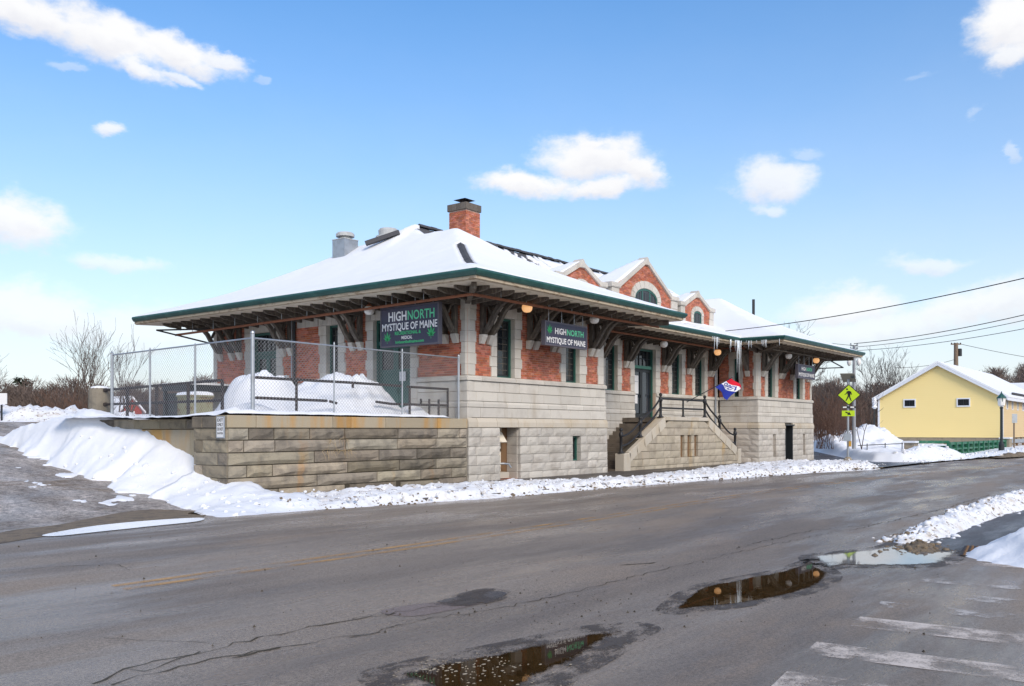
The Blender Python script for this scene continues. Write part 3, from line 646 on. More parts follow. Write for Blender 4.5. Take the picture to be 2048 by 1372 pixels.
for k in range(150):
    u, v = tc[0] + r_.gauss(0, .55), tc[1] + r_.gauss(0, .28); T = float(tip(np.array([[u]]), np.array([[v]]))[0, 0]); pts.append((u, v, float(roadz(v)) + max(T, 0), abs(r_.gauss(.022, .018)) + .006))
chunks('mud_clods', pts, M['dirt'], 'small clods of mud round the tip of the near snowbank', 10)
def corner_bank(U, V):
    cx, cy = cam_xy(U, V); n1 = fbm(U, V, 1.6, 4, 76); n2 = fbm(U, V, 6, 3, 77)
    r2 = np.hypot((cx - 9.75) / 2.35, (cy - 14.6) / 1.75)
    return sstep(1.05, .55, r2 + .3 * (n1 - .5)) * (.24 + .34 * n1 + .16 * n2) - .03
cu, cvv = uv(9.75, 14.6)
patchfield('snowbank', cu - 3.4, cu + 3.4, cvv - 3.4, cvv + 3.4, .06, corner_bank, M['snow'], 'clean white snowbank on the near corner', base=NZ)
# wet pavement on the near right, with its tactile plate
sheet('pavement', [gp(1830, 1092), gp(1900, 1066), gp(2000, 1030), gp(2100, 1006), gp(2300, 975), gp(2600, 985), gp(2600, 1120), gp(2060, 1118), gp(1950, 1104), gp(1900, 1106)], .009, M['darkroad'], 'dark wet pavement behind the near snow ridge')
pc = gp(1972, 1106)
tp = thing('tactile_plate', 'brown iron tactile paving plate set at the near kerb ramp', 'tactile plate', (pc[0], pc[1], -.34))
mb = MB(); mb.prism([(-.70, -.36), (.70, -.36), (.70, .36), (-.70, .36)], 2, .010, .022)
base_ = mb.build('plate', M['rustiron'], tp); base_.location = (pc[0], pc[1], -.345); base_.rotation_euler = (0, 0, .15)
mb = MB()
for i in range(18):
    for j in range(9): mb.lathe((-.64 + i * .075, -.3 + j * .075, .022), [(.026, 0), (.018, .012), (.006, .014)], 6)
d_ = mb.build('domes', M['brown'], tp); d_.location = base_.location; d_.rotation_euler = base_.rotation_euler; d_['kind'] = 'stuff'

# snowfield between driveway, bridge and yellow house on the right
def rfield(U, V):
    n1 = fbm(U, V, .35, 4, 81); n2 = fbm(U, V, 1.5, 4, 82); n3 = fbm(U, V, 4.5, 3, 83)
    cx, cy = cam_xy(U, V)
    drive = np.interp(V, [-9, -6.2, -4.4, -2.5, 0, 4, 14, 60], [60, 53, 44.5, 41.0, 39.2, 38.2, 37, 36.5]) * 0 + np.interp(V, [-9, -6.5, -5, -3.7, -.9, 3.7, 14, 60], [31, 30.3, 29.7, 29.6, 34, 42, 58, 130])  # right rim of the driveway
    d = np.minimum(U - drive, 1.2 * (V - edge(U) - .25))
    bank = np.exp(-((U - 35.5) / 3.6) ** 2 - ((V + 4.9) / 1.2) ** 2) * .32
    ridge = np.exp(-((d - 1.3) / 1.0) ** 2) * .38
    pile = np.exp(-((cx - .3995 * cy) / 2.2) ** 2 - ((cy - 66) / 4) ** 2) * 1.35 * (.5 + 1.0 * n2) + np.exp(-((cx - .365 * cy) / 2.4) ** 2 - ((cy - 64) / 4) ** 2) * .55 * (.5 + n2)
    low = sstep(39.0, 40.8, U) * sstep(-3.4, -4.4, V)
    return sstep(-.1, .9, d) * (1 - .75 * low) * (.13 + bank + ridge + pile + .22 * (n1 - .5) + .18 * (n2 - .5) + .10 * (n3 - .5)) - .03
us, vs = np.arange(34, 62.3, .16), np.arange(-10, 45, .16)
patchfield('snow_field', 28.5, 62.2, -10, 46, .17, rfield, M['snow'], 'snow covered verge in front of the yellow house')
patchfield('snow_field', 62.2, 100, -12.5, -4.8, .3, rfield, M['dirtysnow'], 'snowy verge beyond the green bridge railing')
r_ = random.Random(14); pts = []
for k in range(260):
    u = r_.uniform(30, 60); v = float(edge(u)) + r_.uniform(.1, 2.2); T = float(rfield(np.array([[u]]), np.array([[v]]))[0, 0])
    if T > -.03: pts.append((u, v, float(terrain(u, v)) + max(T, 0), abs(r_.gauss(.06, .04)) + .02))
chunks('snow_chunks', pts, M['dirtysnow'], 'broken snow chunks along the kerb near the green railing', 6)
def mudkerb(U, V):
    n = fbm(U, V, 2, 4, 91); d = V - edge(U); return sstep(-.25, .1, d) * sstep(.9, .35, d) * (.10 + .26 * n) * sstep(43, 47, U) - .03
patchfield('mud_heap', 43, 75, -11.5, -5.5, .14, mudkerb, M['dirt'], 'muddy ridge of ploughed sand at the far road edge', base=lambda u, v: 0 * u)
# ------------------------------------------------------------------ masonry kit
def pl(plane, pos, s, d, z):
    "plane 'A' faces -v at v=pos (s is u); plane 'B' faces -u at u=pos (s is v); 'D' faces +u (s is v)"
    return (s, pos - d, z) if plane == 'A' else (pos - d, s, z) if plane == 'B' else (pos + d, s, z)

def stone(plane, pos, s0, s1, z0, z1, d1, back=-.12, rough=0., c=.010, dtop=None, h=.0, r_=R):
    "one dressed block: bevelled face, or a rock face of height rough, or a weathered top (dtop, h)"
    mb = MB(); P = lambda s, d, z: pl(plane, pos, s, d, z)
    if rough:
        nx, nz = max(3, min(6, int((s1 - s0) / .2) + 1)), 3
        vs = []; fs = []
        for i in range(nx + 1):
            for j in range(nz + 1):
                e = i in (0, nx) or j in (0, nz)
                ss = s0 + (s1 - s0) * i / nx; zz = z0 + (z1 - z0) * j / nz
                if not e: ss += r_.uniform(-.03, .03); zz += r_.uniform(-.02, .02)
                dd = d1 + (0 if e else rough * r_.uniform(.45, 1.)) + (r_.uniform(-.004, .004) if e else 0)
                vs.append(P(ss, dd, zz))
        I = lambda i, j: i * (nz + 1) + j
        fs = [(I(i, j), I(i + 1, j), I(i + 1, j + 1), I(i, j + 1)) for i in range(nx) for j in range(nz)]
        b = len(vs); vs += [P(s0, back, z0), P(s1, back, z0), P(s1, back, z1), P(s0, back, z1)]
        fs += [tuple([b, b + 1] + [I(i, 0) for i in range(nx, -1, -1)]), tuple([b + 3, b + 2] + [I(i, nz) for i in range(nx, -1, -1)]),
               tuple([b, b + 3] + [I(0, j) for j in range(nz, -1, -1)]), tuple([b + 1, b + 2] + [I(nx, j) for j in range(nz, -1, -1)])]
        return mb.add(vs, fs)
    dt = d1 if dtop is None else dtop
    prof = [(back, z0), (d1 - c, z0), (d1, z0 + c)] + ([(d1, z1 - h), (dt, z1)] if h else [(d1, z1 - c), (d1 - c, z1)]) + [(back, z1)]
    vs = []
    for k, (ss, ins) in enumerate(((s0, 0), (s0 + c, 1), (s1 - c, 1), (s1, 0))):
        vs += [P(ss, d - (0 if ins or d == back else c), z) for d, z in prof]
    m = len(prof); fs = [(k * m + i, k * m + (i + 1) % m, (k + 1) * m + (i + 1) % m, (k + 1) * m + i) for k in range(3) for i in range(m)]
    fs += [tuple(range(m - 1, -1, -1)), tuple(range(3 * m, 4 * m))]
    return mb.add(vs, fs)

def polystone(plane, pos, poly, d0, d1, c=.010):
    "block with any polygonal face"
    cx = sum(p[0] for p in poly) / len(poly); cz = sum(p[1] for p in poly) / len(poly); k = len(poly)
    def ins(p):
        l = math.hypot(p[0] - cx, p[1] - cz) or 1; t = max(0, 1 - 1.4 * c / l); return (cx + (p[0] - cx) * t, cz + (p[1] - cz) * t)
    vs = [pl(plane, pos, p[0], d0, p[1]) for p in poly] + [pl(plane, pos, p[0], d1 - c, p[1]) for p in poly] + [pl(plane, pos, ins(p)[0], d1, ins(p)[1]) for p in poly]
    fs = [(i, (i + 1) % k, k + (i + 1) % k, k + i) for i in range(k)] + [(k + i, k + (i + 1) % k, 2 * k + (i + 1) % k, 2 * k + i) for i in range(k)]
    return MB().add(vs, fs + [tuple(range(2 * k, 3 * k)), tuple(range(k - 1, -1, -1))])

def clip(poly, a, b, c):
    "keep a*x + b*y <= c"
    out = []
    for p, q in zip(poly, poly[1:] + poly[:1]):
        fp, fq = a * p[0] + b * p[1] - c, a * q[0] + b * q[1] - c
        if fp <= 0: out.append(p)
        if (fp < 0 < fq) or (fq < 0 < fp): t = fp / (fp - fq); out.append((p[0] + (q[0] - p[0]) * t, p[1] + (q[1] - p[1]) * t))
    return out

def free(s0, s1, blocks):
    "intervals of [s0, s1] not covered by blocks"
    iv = [(s0, s1)]
    for a, b in blocks:
        iv = [w for x, y in iv for w in ((x, min(y, a)), (max(x, b), y)) if w[1] - w[0] > .015]
    return iv

BRICKS = []
def bricks(plane, pos, s0, s1, z0, z1, blocked, off=0., pitch=.0765, length=.215):
    k = 0; z = z0
    while z + .05 < z1:
        zt = min(z + pitch - .010, z1)
        for a, b in free(s0, s1, blocked(z + .03)):
            x = s0 + off + (k % 2) * length / 2 - length
            while x < b:
                p, q_ = max(x, a), min(x + length - .010, b)
                if q_ - p > .03: BRICKS.append((plane, pos, p, q_, z, zt))
                x += length
        z += pitch; k += 1

def ashlar(parent, name, mat_, plane, pos, s0, s1, courses, blocked=lambda z0, z1: [], lmin=.7, lmax=1.15, seed=1, first=None, gap=.012):
    "courses: (z0, z1, d, rough, dtop, h)"
    r_ = random.Random(seed)
    for ci, (z0, z1, d, rough, dtop, h) in enumerate(courses):
        e = d if not rough else d
        for a, b in free(s0, s1, blocked(z0, z1)):
            x = a; L = r_.uniform(.35, .8) if first is None else first[ci % len(first)]
            while x < b - .01:
                y = min(x + L, b)
                if b - y < .28: y = b
                stone(plane, pos, x + gap / 2, y - gap / 2, z0 + gap / 2, z1 - gap / 2, d, rough=rough, dtop=dtop, h=h, r_=r_).build(name, mat_, parent)
                x = y; L = r_.uniform(lmin, lmax)

# ------------------------------------------------------------------ terrace with its granite retaining wall
terr = props(MB().box(-8.15, .15, .42, 8.9, -.2, 1.98).build('terrace', M['joint']), 'raised terrace behind the granite wall', kind='structure')
rw = thing('retaining_wall', 'tan granite block retaining wall with rust stained capstones along the road', 'retaining wall', (-4.4, 0, 0))
MB().box(-8.74, -.03, .03, .40, -.15, 2.07).build('core', M['joint'], rw)
MB().box(-8.76, -8.4, .05, 1.40, -.15, 2.03).build('core', M['joint'], rw)
MB().box(-8.30, -7.9, 1.3, 8.4, -.15, 2.0).build('core', M['joint'], rw)
ROWS = [(-.12, .28), (.28, .585), (.585, .89), (.89, 1.20), (1.20, 1.505), (1.505, 1.80)]
J_odd = [-8.79, -8.25, -7.42, -5.0, -3.05, -1.42, .0]   # joints read off the wall
J_even = [-8.79, -6.15, -3.95, -2.2, -.75, .0]
J_top = [-8.79, -8.28, -7.55, -6.3, -5.05, -3.18, -1.4, -.35, 0]
r_ = random.Random(2)
for i, (z0, z1) in enumerate(ROWS):
    J = J_odd if i % 2 == 0 else J_even
    if i == 5: J = J_top
    J = [J[0]] + [x + r_.uniform(-.12, .12) for x in J[1:-1]] + [J[-1] - .03]
    for a, b in zip(J, J[1:]):
        if i == 0 and abs(a + 5.0) < .2 or i == 0 and abs(a + 3.05) < .2: a += .16    # weep holes
        stone('A', .02, a + .014, b - .014, z0 + .013, z1 - .013 - (.03 if i == 0 and r_.random() < .3 else 0), .015, back=-.10, rough=.075, r_=r_).build('granite_block', M['granite'], rw)
    R2 = [.03, .42, 1.42] if i % 2 else [.03, 1.05, 1.42]
    for a, b in zip(R2, R2[1:]):
        stone('B', -8.79, a + .007, b - .007, z0 + .007, z1 - .007, .015, back=-.10, rough=.04, r_=r_).build('granite_block', M['granite'], rw)
CJ = [-8.83, -8.0, -5.55, -4.9, -3.6, -1.42, -.03]
for a, b in zip(CJ, CJ[1:]): stone('A', .0, a + .006, b - .006, 1.805, 2.11, .03, back=-.42, c=.015).build('capstone', M['cap'], rw)
for a, b in ((.44, 1.0), (1.0, 1.45)): stone('B', -8.82, a + .006, b - .006, 1.80, 2.08, .03, back=-.5, c=.02).build('capstone', M['granite'], rw)
x = 1.47
for k in range(7):
    L = r_.uniform(.8, 1.3); y = min(x + L, 8.3)
    stone('B', -8.32, x + .006, y - .006, 1.78, 2.04 + r_.uniform(-.02, .01), .06, back=-.4, c=.025).build('capstone', M['granite'], rw)
    for z0, z1 in ((1.1, 1.76), (.4, 1.09)):
        stone('B', -8.32, x + .006 - .1, y - .006 - .1, z0, z1, .0, back=-.1, rough=.03, r_=r_).build('granite_block', M['cap'], rw)
    x = y
    if x >= 8.29: break
# small white traffic notice near the wall corner
sg = thing('notice_board', 'small white notice with black letters fixed to the retaining wall corner', 'sign', (-8.8, .30, 1.75))
MB().box(-8.89, -8.868, .03, .31, 1.58, 2.06).build('panel', M['white'], sg)
mb = MB()
for a, b, c_, d_ in ((.01, .33, 1.555, 1.58), (.01, .33, 2.06, 2.085), (.01, .03, 1.58, 2.06), (.31, .33, 1.58, 2.06)): mb.box(-8.895, -8.868, a, b, c_, d_)
mb.build('frame', M['galv'], sg)

def text(body, mat_, parent, origin, xdir, h, width=None, ext=.004, name='lettering', bold=.0, cx=True, zdir=(0, 0, 1), skew=0):
    "lettering as mesh, cap height h, optionally squeezed to width, lying in the plane of xdir and zdir"
    cu_ = bpy.data.curves.new('t', 'FONT'); cu_.body = body; cu_.size = 1; cu_.extrude = 0; cu_.offset = bold; cu_.align_x = 'LEFT'; cu_.resolution_u = 3
    to = bpy.data.objects.new('t', cu_); me = bpy.data.meshes.new_from_object(to)
    vs = [v.co.copy() for v in me.vertices]; fs = [tuple(p.vertices) for p in me.polygons]
    bpy.data.meshes.remove(me); bpy.data.objects.remove(to); bpy.data.curves.remove(cu_)
    x0_, x1_ = min(v.x for v in vs), max(v.x for v in vs); y0_, y1_ = min(v.y for v in vs), max(v.y for v in vs)
    k = h / .70; kx = k if width is None else width / (x1_ - x0_)
    X, Zd = Vector(xdir), Vector(zdir); N_ = X.cross(Zd); O = Vector(origin)
    pts = []
    for v in vs:
        xx = (v.x - ((x0_ + x1_) / 2 if cx else x0_)) * kx; zz = v.y * k
        pts.append(O + X * (xx + skew * zz) + Zd * zz + N_ * ext)
    return MB().add(pts, fs).build(name, mat_, parent)
# reading direction of a B face is -v, of an A face is +u
for i, (tx, hh) in enumerate((('EXIT', .085), ('ONLY', .085), ('DO NOT', .085), ('ENTER', .05))):
    text(tx, M['black'], sg, (-8.89, .17, 1.955 - i * .108 + (.02 if i == 3 else 0)), (0, -1, 0), hh * .85, .23, .003, bold=.02)

# ------------------------------------------------------------------ the station
st = thing('railway_station', 'red brick and limestone railway station with a snow covered hipped roof', 'station', (15.6, 6.9, 0))
E_, ZE, SL = 2.13, 6.30, .490
LB = 13.88
SILL = (3.33, 3.50, .10, 0, .05, .05)
FACE = [(2.15, 2.48, .075, 0, None, 0), (2.48, 2.68, .085, 0, .05, .07), (2.68, 2.99, .045, 0, None, 0), (2.99, 3.33, .04, 0, None, 0), SILL]
WT = (1.83, 2.15, .13, 0, .075, .14)
ROCK = [(0., .33, .115, .03, None, 0), (.33, .62, .11, .03, None, 0), (.62, .93, .105, .03, None, 0), (.93, 1.23, .10, .03, None, 0), (1.23, 1.53, .10, .03, None, 0), (1.53, 1.83, .10, .03, None, 0)]

def wallcore(name, plane, pos, s0, s1, z0, z1, holes, mat_=None, t=.35):
    "backing wall with openings, set 14 mm behind the brick face"
    holes = [(h[0] - .015, h[1] + .015, h[2] - .015, h[3] + .015) for h in holes]
    cuts = sorted({s0, s1, *[h[0] for h in holes], *[h[1] for h in holes]}); mb = MB()
    for a, b in zip(cuts, cuts[1:]):
        zs = [(z0, z1)]
        for h in holes:
            if h[0] <= a + 1e-6 and h[1] >= b - 1e-6: zs = [w for x, y in zs for w in ((x, min(y, h[2])), (max(x, h[3]), y)) if w[1] - w[0] > .01]
        for x, y in zs:
            p0, p1 = pl(plane, pos, a, -.014, x), pl(plane, pos, b, -.014 - t, y)
            mb.box(min(p0[0], p1[0]), max(p0[0], p1[0]), min(p0[1], p1[1]), max(p0[1], p1[1]), x, y)
    return mb.build(name, mat_ or M['mortar'], st)

def window(plane, pos, s0, s1, z0, z1, depth=.20, upper=.72, cols=3, rows=6, kind='window', parent=None):
    "timber window set back in its opening: frame > sash, pane, muntins"
    P = lambda s, d, z: pl(plane, pos, s, d, z)
    def bx(mb, a, b, c_, d_, e, f):
        p, q_ = P(a, c_, e), P(b, d_, f); return mb.box(min(p[0], q_[0]), max(p[0], q_[0]), min(p[1], q_[1]), max(p[1], q_[1]), e, f)
    fw = .07; mb = MB()
    for a, b, e, f in ((s0, s0 + fw, z0, z1), (s1 - fw, s1, z0, z1), (s0 + fw, s1 - fw, z1 - fw, z1), (s0 + fw, s1 - fw, z0, z0 + .05)): bx(mb, a, b, -depth - .06, -depth + .05, e, f)
    fr = mb.build('window', M['green'], parent or st)
    a, b, e, f = s0 + fw, s1 - fw, z0 + .05, z1 - fw; zm = f - upper * (f - e) * .42
    mb = MB(); sw = .045
    for x, y, p, q_ in ((a, a + sw, e, f), (b - sw, b, e, f), (a + sw, b - sw, e, e + .07), (a + sw, b - sw, zm - .03, zm + .03), (a + sw, b - sw, f - sw, f)): bx(mb, x, y, -depth - .05, -depth - .01, p, q_)
    mb.build('sash', M['dark'], fr)
    mb = MB()
    for i in range(1, cols): x = a + (b - a) * i / cols; bx(mb, x - .008, x + .008, -depth - .038, -depth - .022, e + .05, f - .04)
    for i in range(1, rows): zz = e + (zm - e) * i / rows; bx(mb, a + sw, b - sw, -depth - .038, -depth - .020, zz - .008, zz + .008)
    bx(mb, a + sw, b - sw, -depth - .038, -depth - .020, (zm + f) / 2 - .008, (zm + f) / 2 + .008)
    mb.build('muntins', M['timber'], fr)
    bx(MB(), a, b, -depth - .036, -depth - .028, e, f).build('pane', M['glass'], fr)
    return fr

def surround(plane, pos, o0, s0, s1, o1, z0, z1, zl, tooth=.07, seed=0, sill=False):
    "quoined limestone jambs and a stone lintel"
    n_ = max(2, round((z1 - z0) / .33)); hh = (z1 - z0) / n_; r_ = random.Random(seed)
    for i in range(n_):
        t = tooth if i % 2 else 0; a, b = z0 + i * hh, z0 + (i + 1) * hh
        stone(plane, pos, o0 - t + .005, s0, a + .004, b - .004, .035, back=-.26, r_=r_).build('quoin_stone', M['stone'], st)
        stone(plane, pos, s1, o1 + t - .005, a + .004, b - .004, .035, back=-.26, r_=r_).build('quoin_stone', M['stone'], st)
    k = max(4, round((o1 - o0 + .1) / .26)); w = (o1 - o0 + .10) / k
    for i in range(k): stone(plane, pos, o0 - .05 + i * w + .004, o0 - .05 + (i + 1) * w - .004, z1 + .004, zl, .045, back=-.26, c=.008).build('lintel_stone', M['stone'], st)
    return o0, o1, tooth, z0, z1, zl, hh

def blocker(items, extra=()):
    def f(z):
        out = list(extra)
        for o0, o1, tooth, z0, z1, zl, hh in items:
            if z0 <= z < z1: t = tooth if int((z - z0) / hh) % 2 else 0; out.append((o0 - t - .008, o1 + t + .008))
            elif z1 <= z < zl: out.append((o0 - .06, o1 + .06))
        return out
    return f

ZT, ZL, ZB = 5.50, 5.86, 6.12       # window head, lintel top, top of brick
# --- near wing, street front (plane A at v=.10)
A0 = .10
w1 = surround('A', A0, 1.27, 1.56, 2.52, 2.86, 3.5, ZT, ZL, seed=1); w2 = surround('A', A0, 5.27, 5.56, 6.46, 6.90, 3.5, ZT, ZL, seed=2)
bricks('A', A0, .44, 7.74, 3.51, ZB, blocker([w1, w2]))
wallcore('wall', 'A', A0, .12, 8.18, 3.45, ZB, [(1.56, 2.52, 3.5, ZT), (5.56, 6.46, 3.5, ZT)])
window('A', A0, 1.56, 2.52, 3.5, ZT); window('A', A0, 5.56, 6.46, 3.5, ZT)
niche = (1.62, 2.72)
def bl_near(z0, z1): return [(*niche,)] if z1 <= 1.84 and z0 > -.1 else []
def bl_near2(z0, z1):
    b = bl_near(z0, z1)
    if .6 < z0 < 1.5: b = b + [(5.9, 6.42)]
    return b
ashlar(st, 'base_stone', M['rock'], 'A', A0, .02, 8.28, ROCK, bl_near2, .62, 1.1, 3)
ashlar(st, 'plinth_stone', M['tanstone'], 'A', A0, .0, 8.30, [WT], lmin=.95, lmax=1.45, seed=4)
ashlar(st, 'ashlar_stone', M['stone'], 'A', A0, .03, 8.25, FACE[:4], lmin=1.0, lmax=1.35, seed=5)
ashlar(st, 'sill_stone', M['stone'], 'A', A0, .02, 8.27, FACE[4:], lmin=1.3, lmax=1.9, seed=6)
wallcore('wall', 'A', A0, .08, 8.22, -.1, 3.45, [(niche[0], niche[1], -.1, 1.83), (5.9, 6.42, .62, 1.53)], M['ljoint'])
# basement hatch in its niche
NB = A0 + .50
MB().box(niche[0], niche[1], NB - .02, NB + .1, -.1, 1.83).build('niche_back', M['brown'], st)
for k in range(6): stone('B', niche[1] - .02, A0 + .02, NB - .03, .33 + k * .30 - .3, .33 + k * .30 - .006, 0, back=-.1, rough=0).build('base_stone', M['rock'], st)
hd = MB()
for a, b, e, f in ((1.63, 1.72, .36, 1.8), (1.9, 2.0, .36, 1.80), (2.18, 2.26, .36, 1.80), (1.63, 2.26, 1.02, 1.12), (1.63, 2.3, 1.72, 1.82)): hd.box(a, b, NB - .12, NB - .05, e, f)
hatch = hd.build('hatch', M['soffit'], st)
MB().add([(1.78, NB - .38, 1.35), (2.28, NB - .38, 1.35), (2.28, NB - .13, 1.7), (1.78, NB - .13, 1.7), (1.78, NB - .36, 1.33), (2.28, NB - .36, 1.33), (2.28, NB - .11, 1.67), (1.78, NB - .11, 1.67)],
         [(0, 1, 2, 3), (7, 6, 5, 4), (0, 4, 5, 1), (1, 5, 6, 2), (2, 6, 7, 3), (3, 7, 4, 0)]).build('flap', M['soffit'], hatch)
MB().tube([(1.98, NB - .14, .62), (2.15, NB - .35, .62), (2.32, NB - .42, .60), (2.38, NB - .46, .48)], .035, 8).build('drain_pipe', M['galv'], hatch)
MB().box(1.62, 2.30, A0 + .05, NB - .02, .14, .34).build('hatch_sill', M['tanstone'], st)
for i in range(5):
    for j in range(2): MB().box(1.64 + i * .215, 1.845 + i * .215, A0 - .06, A0 + .4, -.08 + j * .1, .012 + j * .1).build('step_brick', M['brick'], st)
window('A', A0, 5.9, 6.42, .62, 1.53, .12, cols=2, rows=3)
# --- near wing, end wall (plane B at u=.10)
b1 = surround('B', .10, 2.30, 2.62, 4.40, 4.72, 3.5, ZT + .05, ZL + .02, seed=7)
b2 = surround('B', .10, 5.88, 6.22, 6.86, 7.22, 3.5, ZT + .05, ZL + .02, seed=8)
b3 = surround('B', .10, 9.40, 9.76, 11.32, 11.7, 3.5, ZT + .05, ZL + .02, seed=9)
b4 = (7.30, 8.50, 0, ZT + .05, ZT + .05, ZL + .02, .33)
for i in range(5): stone('B', .10, 7.31 + i * .236, 7.538 + i * .236, ZT + .054, ZL + .02, .045, c=.008).build('lintel_stone', M['stone'], st)
# doors reach the terrace: jambs go on below sill level
for o0, s0, s1, o1 in ((2.30, 2.62, 4.40, 4.72), (9.40, 9.76, 11.32, 11.7)):
    for i in range(4):
        stone('B', .10, o0, s0, 2.1 + i * .35, 2.444 + i * .35, .035, back=-.26).build('quoin_stone', M['stone'], st)
        stone('B', .10, s1, o1, 2.1 + i * .35, 2.444 + i * .35, .035, back=-.26).build('quoin_stone', M['stone'], st)
bricks('B', .10, .36, 13.62, 3.51, ZB, blocker([b1, b2, b3, b4]))
wallcore('wall', 'B', .10, .12, 13.8, 1.9, ZB, [(2.62, 4.40, 2.05, ZT + .05), (6.22, 6.86, 3.5, ZT + .05), (9.76, 11.32, 2.05, ZT + .05)])
bb = lambda z0, z1: [(2.28, 4.74), (9.38, 11.72)]
ashlar(st, 'ashlar_stone', M['stone'], 'B', .10, .03, 13.85, [(2.05, 2.48, .075, 0, None, 0)] + FACE[1:4], bb, lmin=.9, lmax=1.3, seed=12)
ashlar(st, 'sill_stone', M['stone'], 'B', .10, .02, 13.87, FACE[4:], bb, lmin=1.2, lmax=1.7, seed=13)
window('B', .10, 6.22, 6.86, 3.5, ZT + .05)
def door(plane, pos, s0, s1, z0, z1, leaves=2, glass=.5, transom=None, m='green', glassm='glass', depth=.2):
    P = lambda s, d, z: pl(plane, pos, s, d, z)
    def bx(mb, a, b, c_, d_, e, f):
        p, q_ = P(a, c_, e), P(b, d_, f); return mb.box(min(p[0], q_[0]), max(p[0], q_[0]), min(p[1], q_[1]), max(p[1], q_[1]), e, f)
    fw = .09; mb = MB()
    for a, b, e, f in ((s0, s0 + fw, z0, z1), (s1 - fw, s1, z0, z1), (s0 + fw, s1 - fw, z1 - fw, z1)): bx(mb, a, b, -depth - .07, -depth + .06, e, f)
    zt = transom or z1 - fw
    if transom: bx(mb, s0 + fw, s1 - fw, -depth - .07, -depth + .05, transom, transom + .14)
    d_ = mb.build('door', M['green'], st)
    w = (s1 - s0 - 2 * fw) / leaves
    for i in range(leaves):
        a, b = s0 + fw + i * w + .004, s0 + fw + (i + 1) * w - .004; mb = MB(); t = .11
        gz = z0 + (zt - z0) * (1 - glass)
        for x, y, e, f in ((a, a + t, z0 + .01, zt - .01), (b - t, b, z0 + .01, zt - .01), (a + t, b - t, zt - .14, zt - .01), (a + t, b - t, z0 + .01, z0 + .2)): bx(mb, x, y, -depth - .06, -depth, e, f)
        if glass < .85: bx(mb, a + t, b - t, -depth - .05, -depth - .02, z0 + .2, gz); bx(mb, a + t, b - t, -depth - .06, -depth, gz, gz + .1)
        bx(mb, b - .10, b - .07, -depth, -depth + .05, z0 + .95, z0 + 1.1)
        mb.build('leaf', M[m], d_)
        bx(MB(), a + t, b - t, -depth - .045, -depth - .035, max(gz, z0 + .2), zt - .14).build('pane', M[glassm], d_)
    if transom:
        mb = MB()
        for i in range(1, 5): x = s0 + fw + (s1 - s0 - 2 * fw) * i / 5; bx(mb, x - .015, x + .015, -depth - .05, -depth, transom + .14, z1 - fw)
        bx(mb, s0 + fw, s1 - fw, -depth - .05, -depth - .005, (transom + .14 + z1 - fw) / 2 - .012, (transom + .14 + z1 - fw) / 2 + .012)
        mb.build('transom_bars', M['dark'], d_)
        bx(MB(), s0 + fw, s1 - fw, -depth - .045, -depth - .035, transom + .14, z1 - fw).build('transom_pane', M['glass'], d_)
    return d_
d1 = door('B', .10, 2.62, 4.40, 2.05, ZT + .05, 2, .36, 4.68)
MB().box(.27, .29, 3.02, 3.32, 3.42, 3.74).build('paper_notice', M['paper'], d1)
door('B', .10, 9.76, 11.32, 2.05, ZT + .05, 2, .5, 4.68)
MB().tube([(.02, 8.6, 2.2), (.02, 8.6, 6.3)], .05, 8).build('downspout', M['dark'], st); MB().tube([(.02, 8.75, 2.2), (.02, 8.75, 6.3)], .03, 8).build('downspout', M['galv'], st)
# --- centre, street front (plane A at v=2.28)
C0 = 2.28
c1 = surround('A', C0, 11.42, 11.74, 12.76, 13.1, 3.5, ZT, ZL, .05, 21); cdr = surround('A', C0, 13.9, 14.24, 16.2, 16.62, 3.5, ZT + .03, ZL, .05, 22)
c2 = surround('A', C0, 17.5, 17.80, 18.86, 19.2, 3.5, ZT, ZL, .05, 23); c3 = surround('A', C0, 20.02, 20.28, 21.36, 21.7, 3.5, ZT, ZL, .05, 24)
bricks('A', C0, 8.3, 22.55, 3.51, ZB, blocker([c1, cdr, c2, c3]))
wallcore('wall', 'A', C0, 8.2, 22.96, -.1, ZB + .5, [(11.74, 12.76, 3.5, ZT), (14.24, 16.2, 2.30, ZT + .03), (17.80, 18.86, 3.5, ZT), (20.28, 21.36, 3.5, ZT)])
bc = lambda z0, z1: [(14.22, 16.22)]
ashlar(st, 'ashlar_stone', M['stone'], 'A', C0, 10.2, 22.95, [(1.83, 2.15, .10, 0, .075, .1)] + FACE[:4], bc, lmin=.95, lmax=1.3, seed=25)
ashlar(st, 'sill_stone', M['stone'], 'A', C0, 10.2, 22.95, FACE[4:], bc, lmin=1.2, lmax=1.8, seed=26)
ashlar(st, 'base_stone', M['rock'], 'A', C0, 8.6, 13.6, ROCK[1:], lmin=.6, lmax=1.0, seed=27)
for a, b in ((11.74, 12.76), (17.80, 18.86), (20.28, 21.36)): window('A', C0, a, b, 3.5, ZT)
cd_ = door('A', C0, 14.24, 16.2, 2.30, ZT + .03, 2, .9, 4.60, 'dark', 'blueglass')
MB().box(14.5, 16.0, C0 + .12, C0 + .16, 4.60, 4.74).build('transom_rail', M['greenlite'], cd_)
MB().box(14.56, 14.98, C0 + .212, C0 + .222, 3.44, 4.28).build('paper_notice', M['paper'], cd_); MB().box(14.66, 14.90, C0 + .212, C0 + .222, 2.98, 3.38).build('paper_notice', M['paper'], cd_)
MB().box(14.60, 14.94, C0 + .205, C0 + .211, 3.98, 4.00).build('notice_rule', M['galv'], cd_)
MB().tube([(22.45, C0 - .12, .6), (22.45, C0 - .12, 6.1)], .055, 8).build('downspout', M['galv'], st)
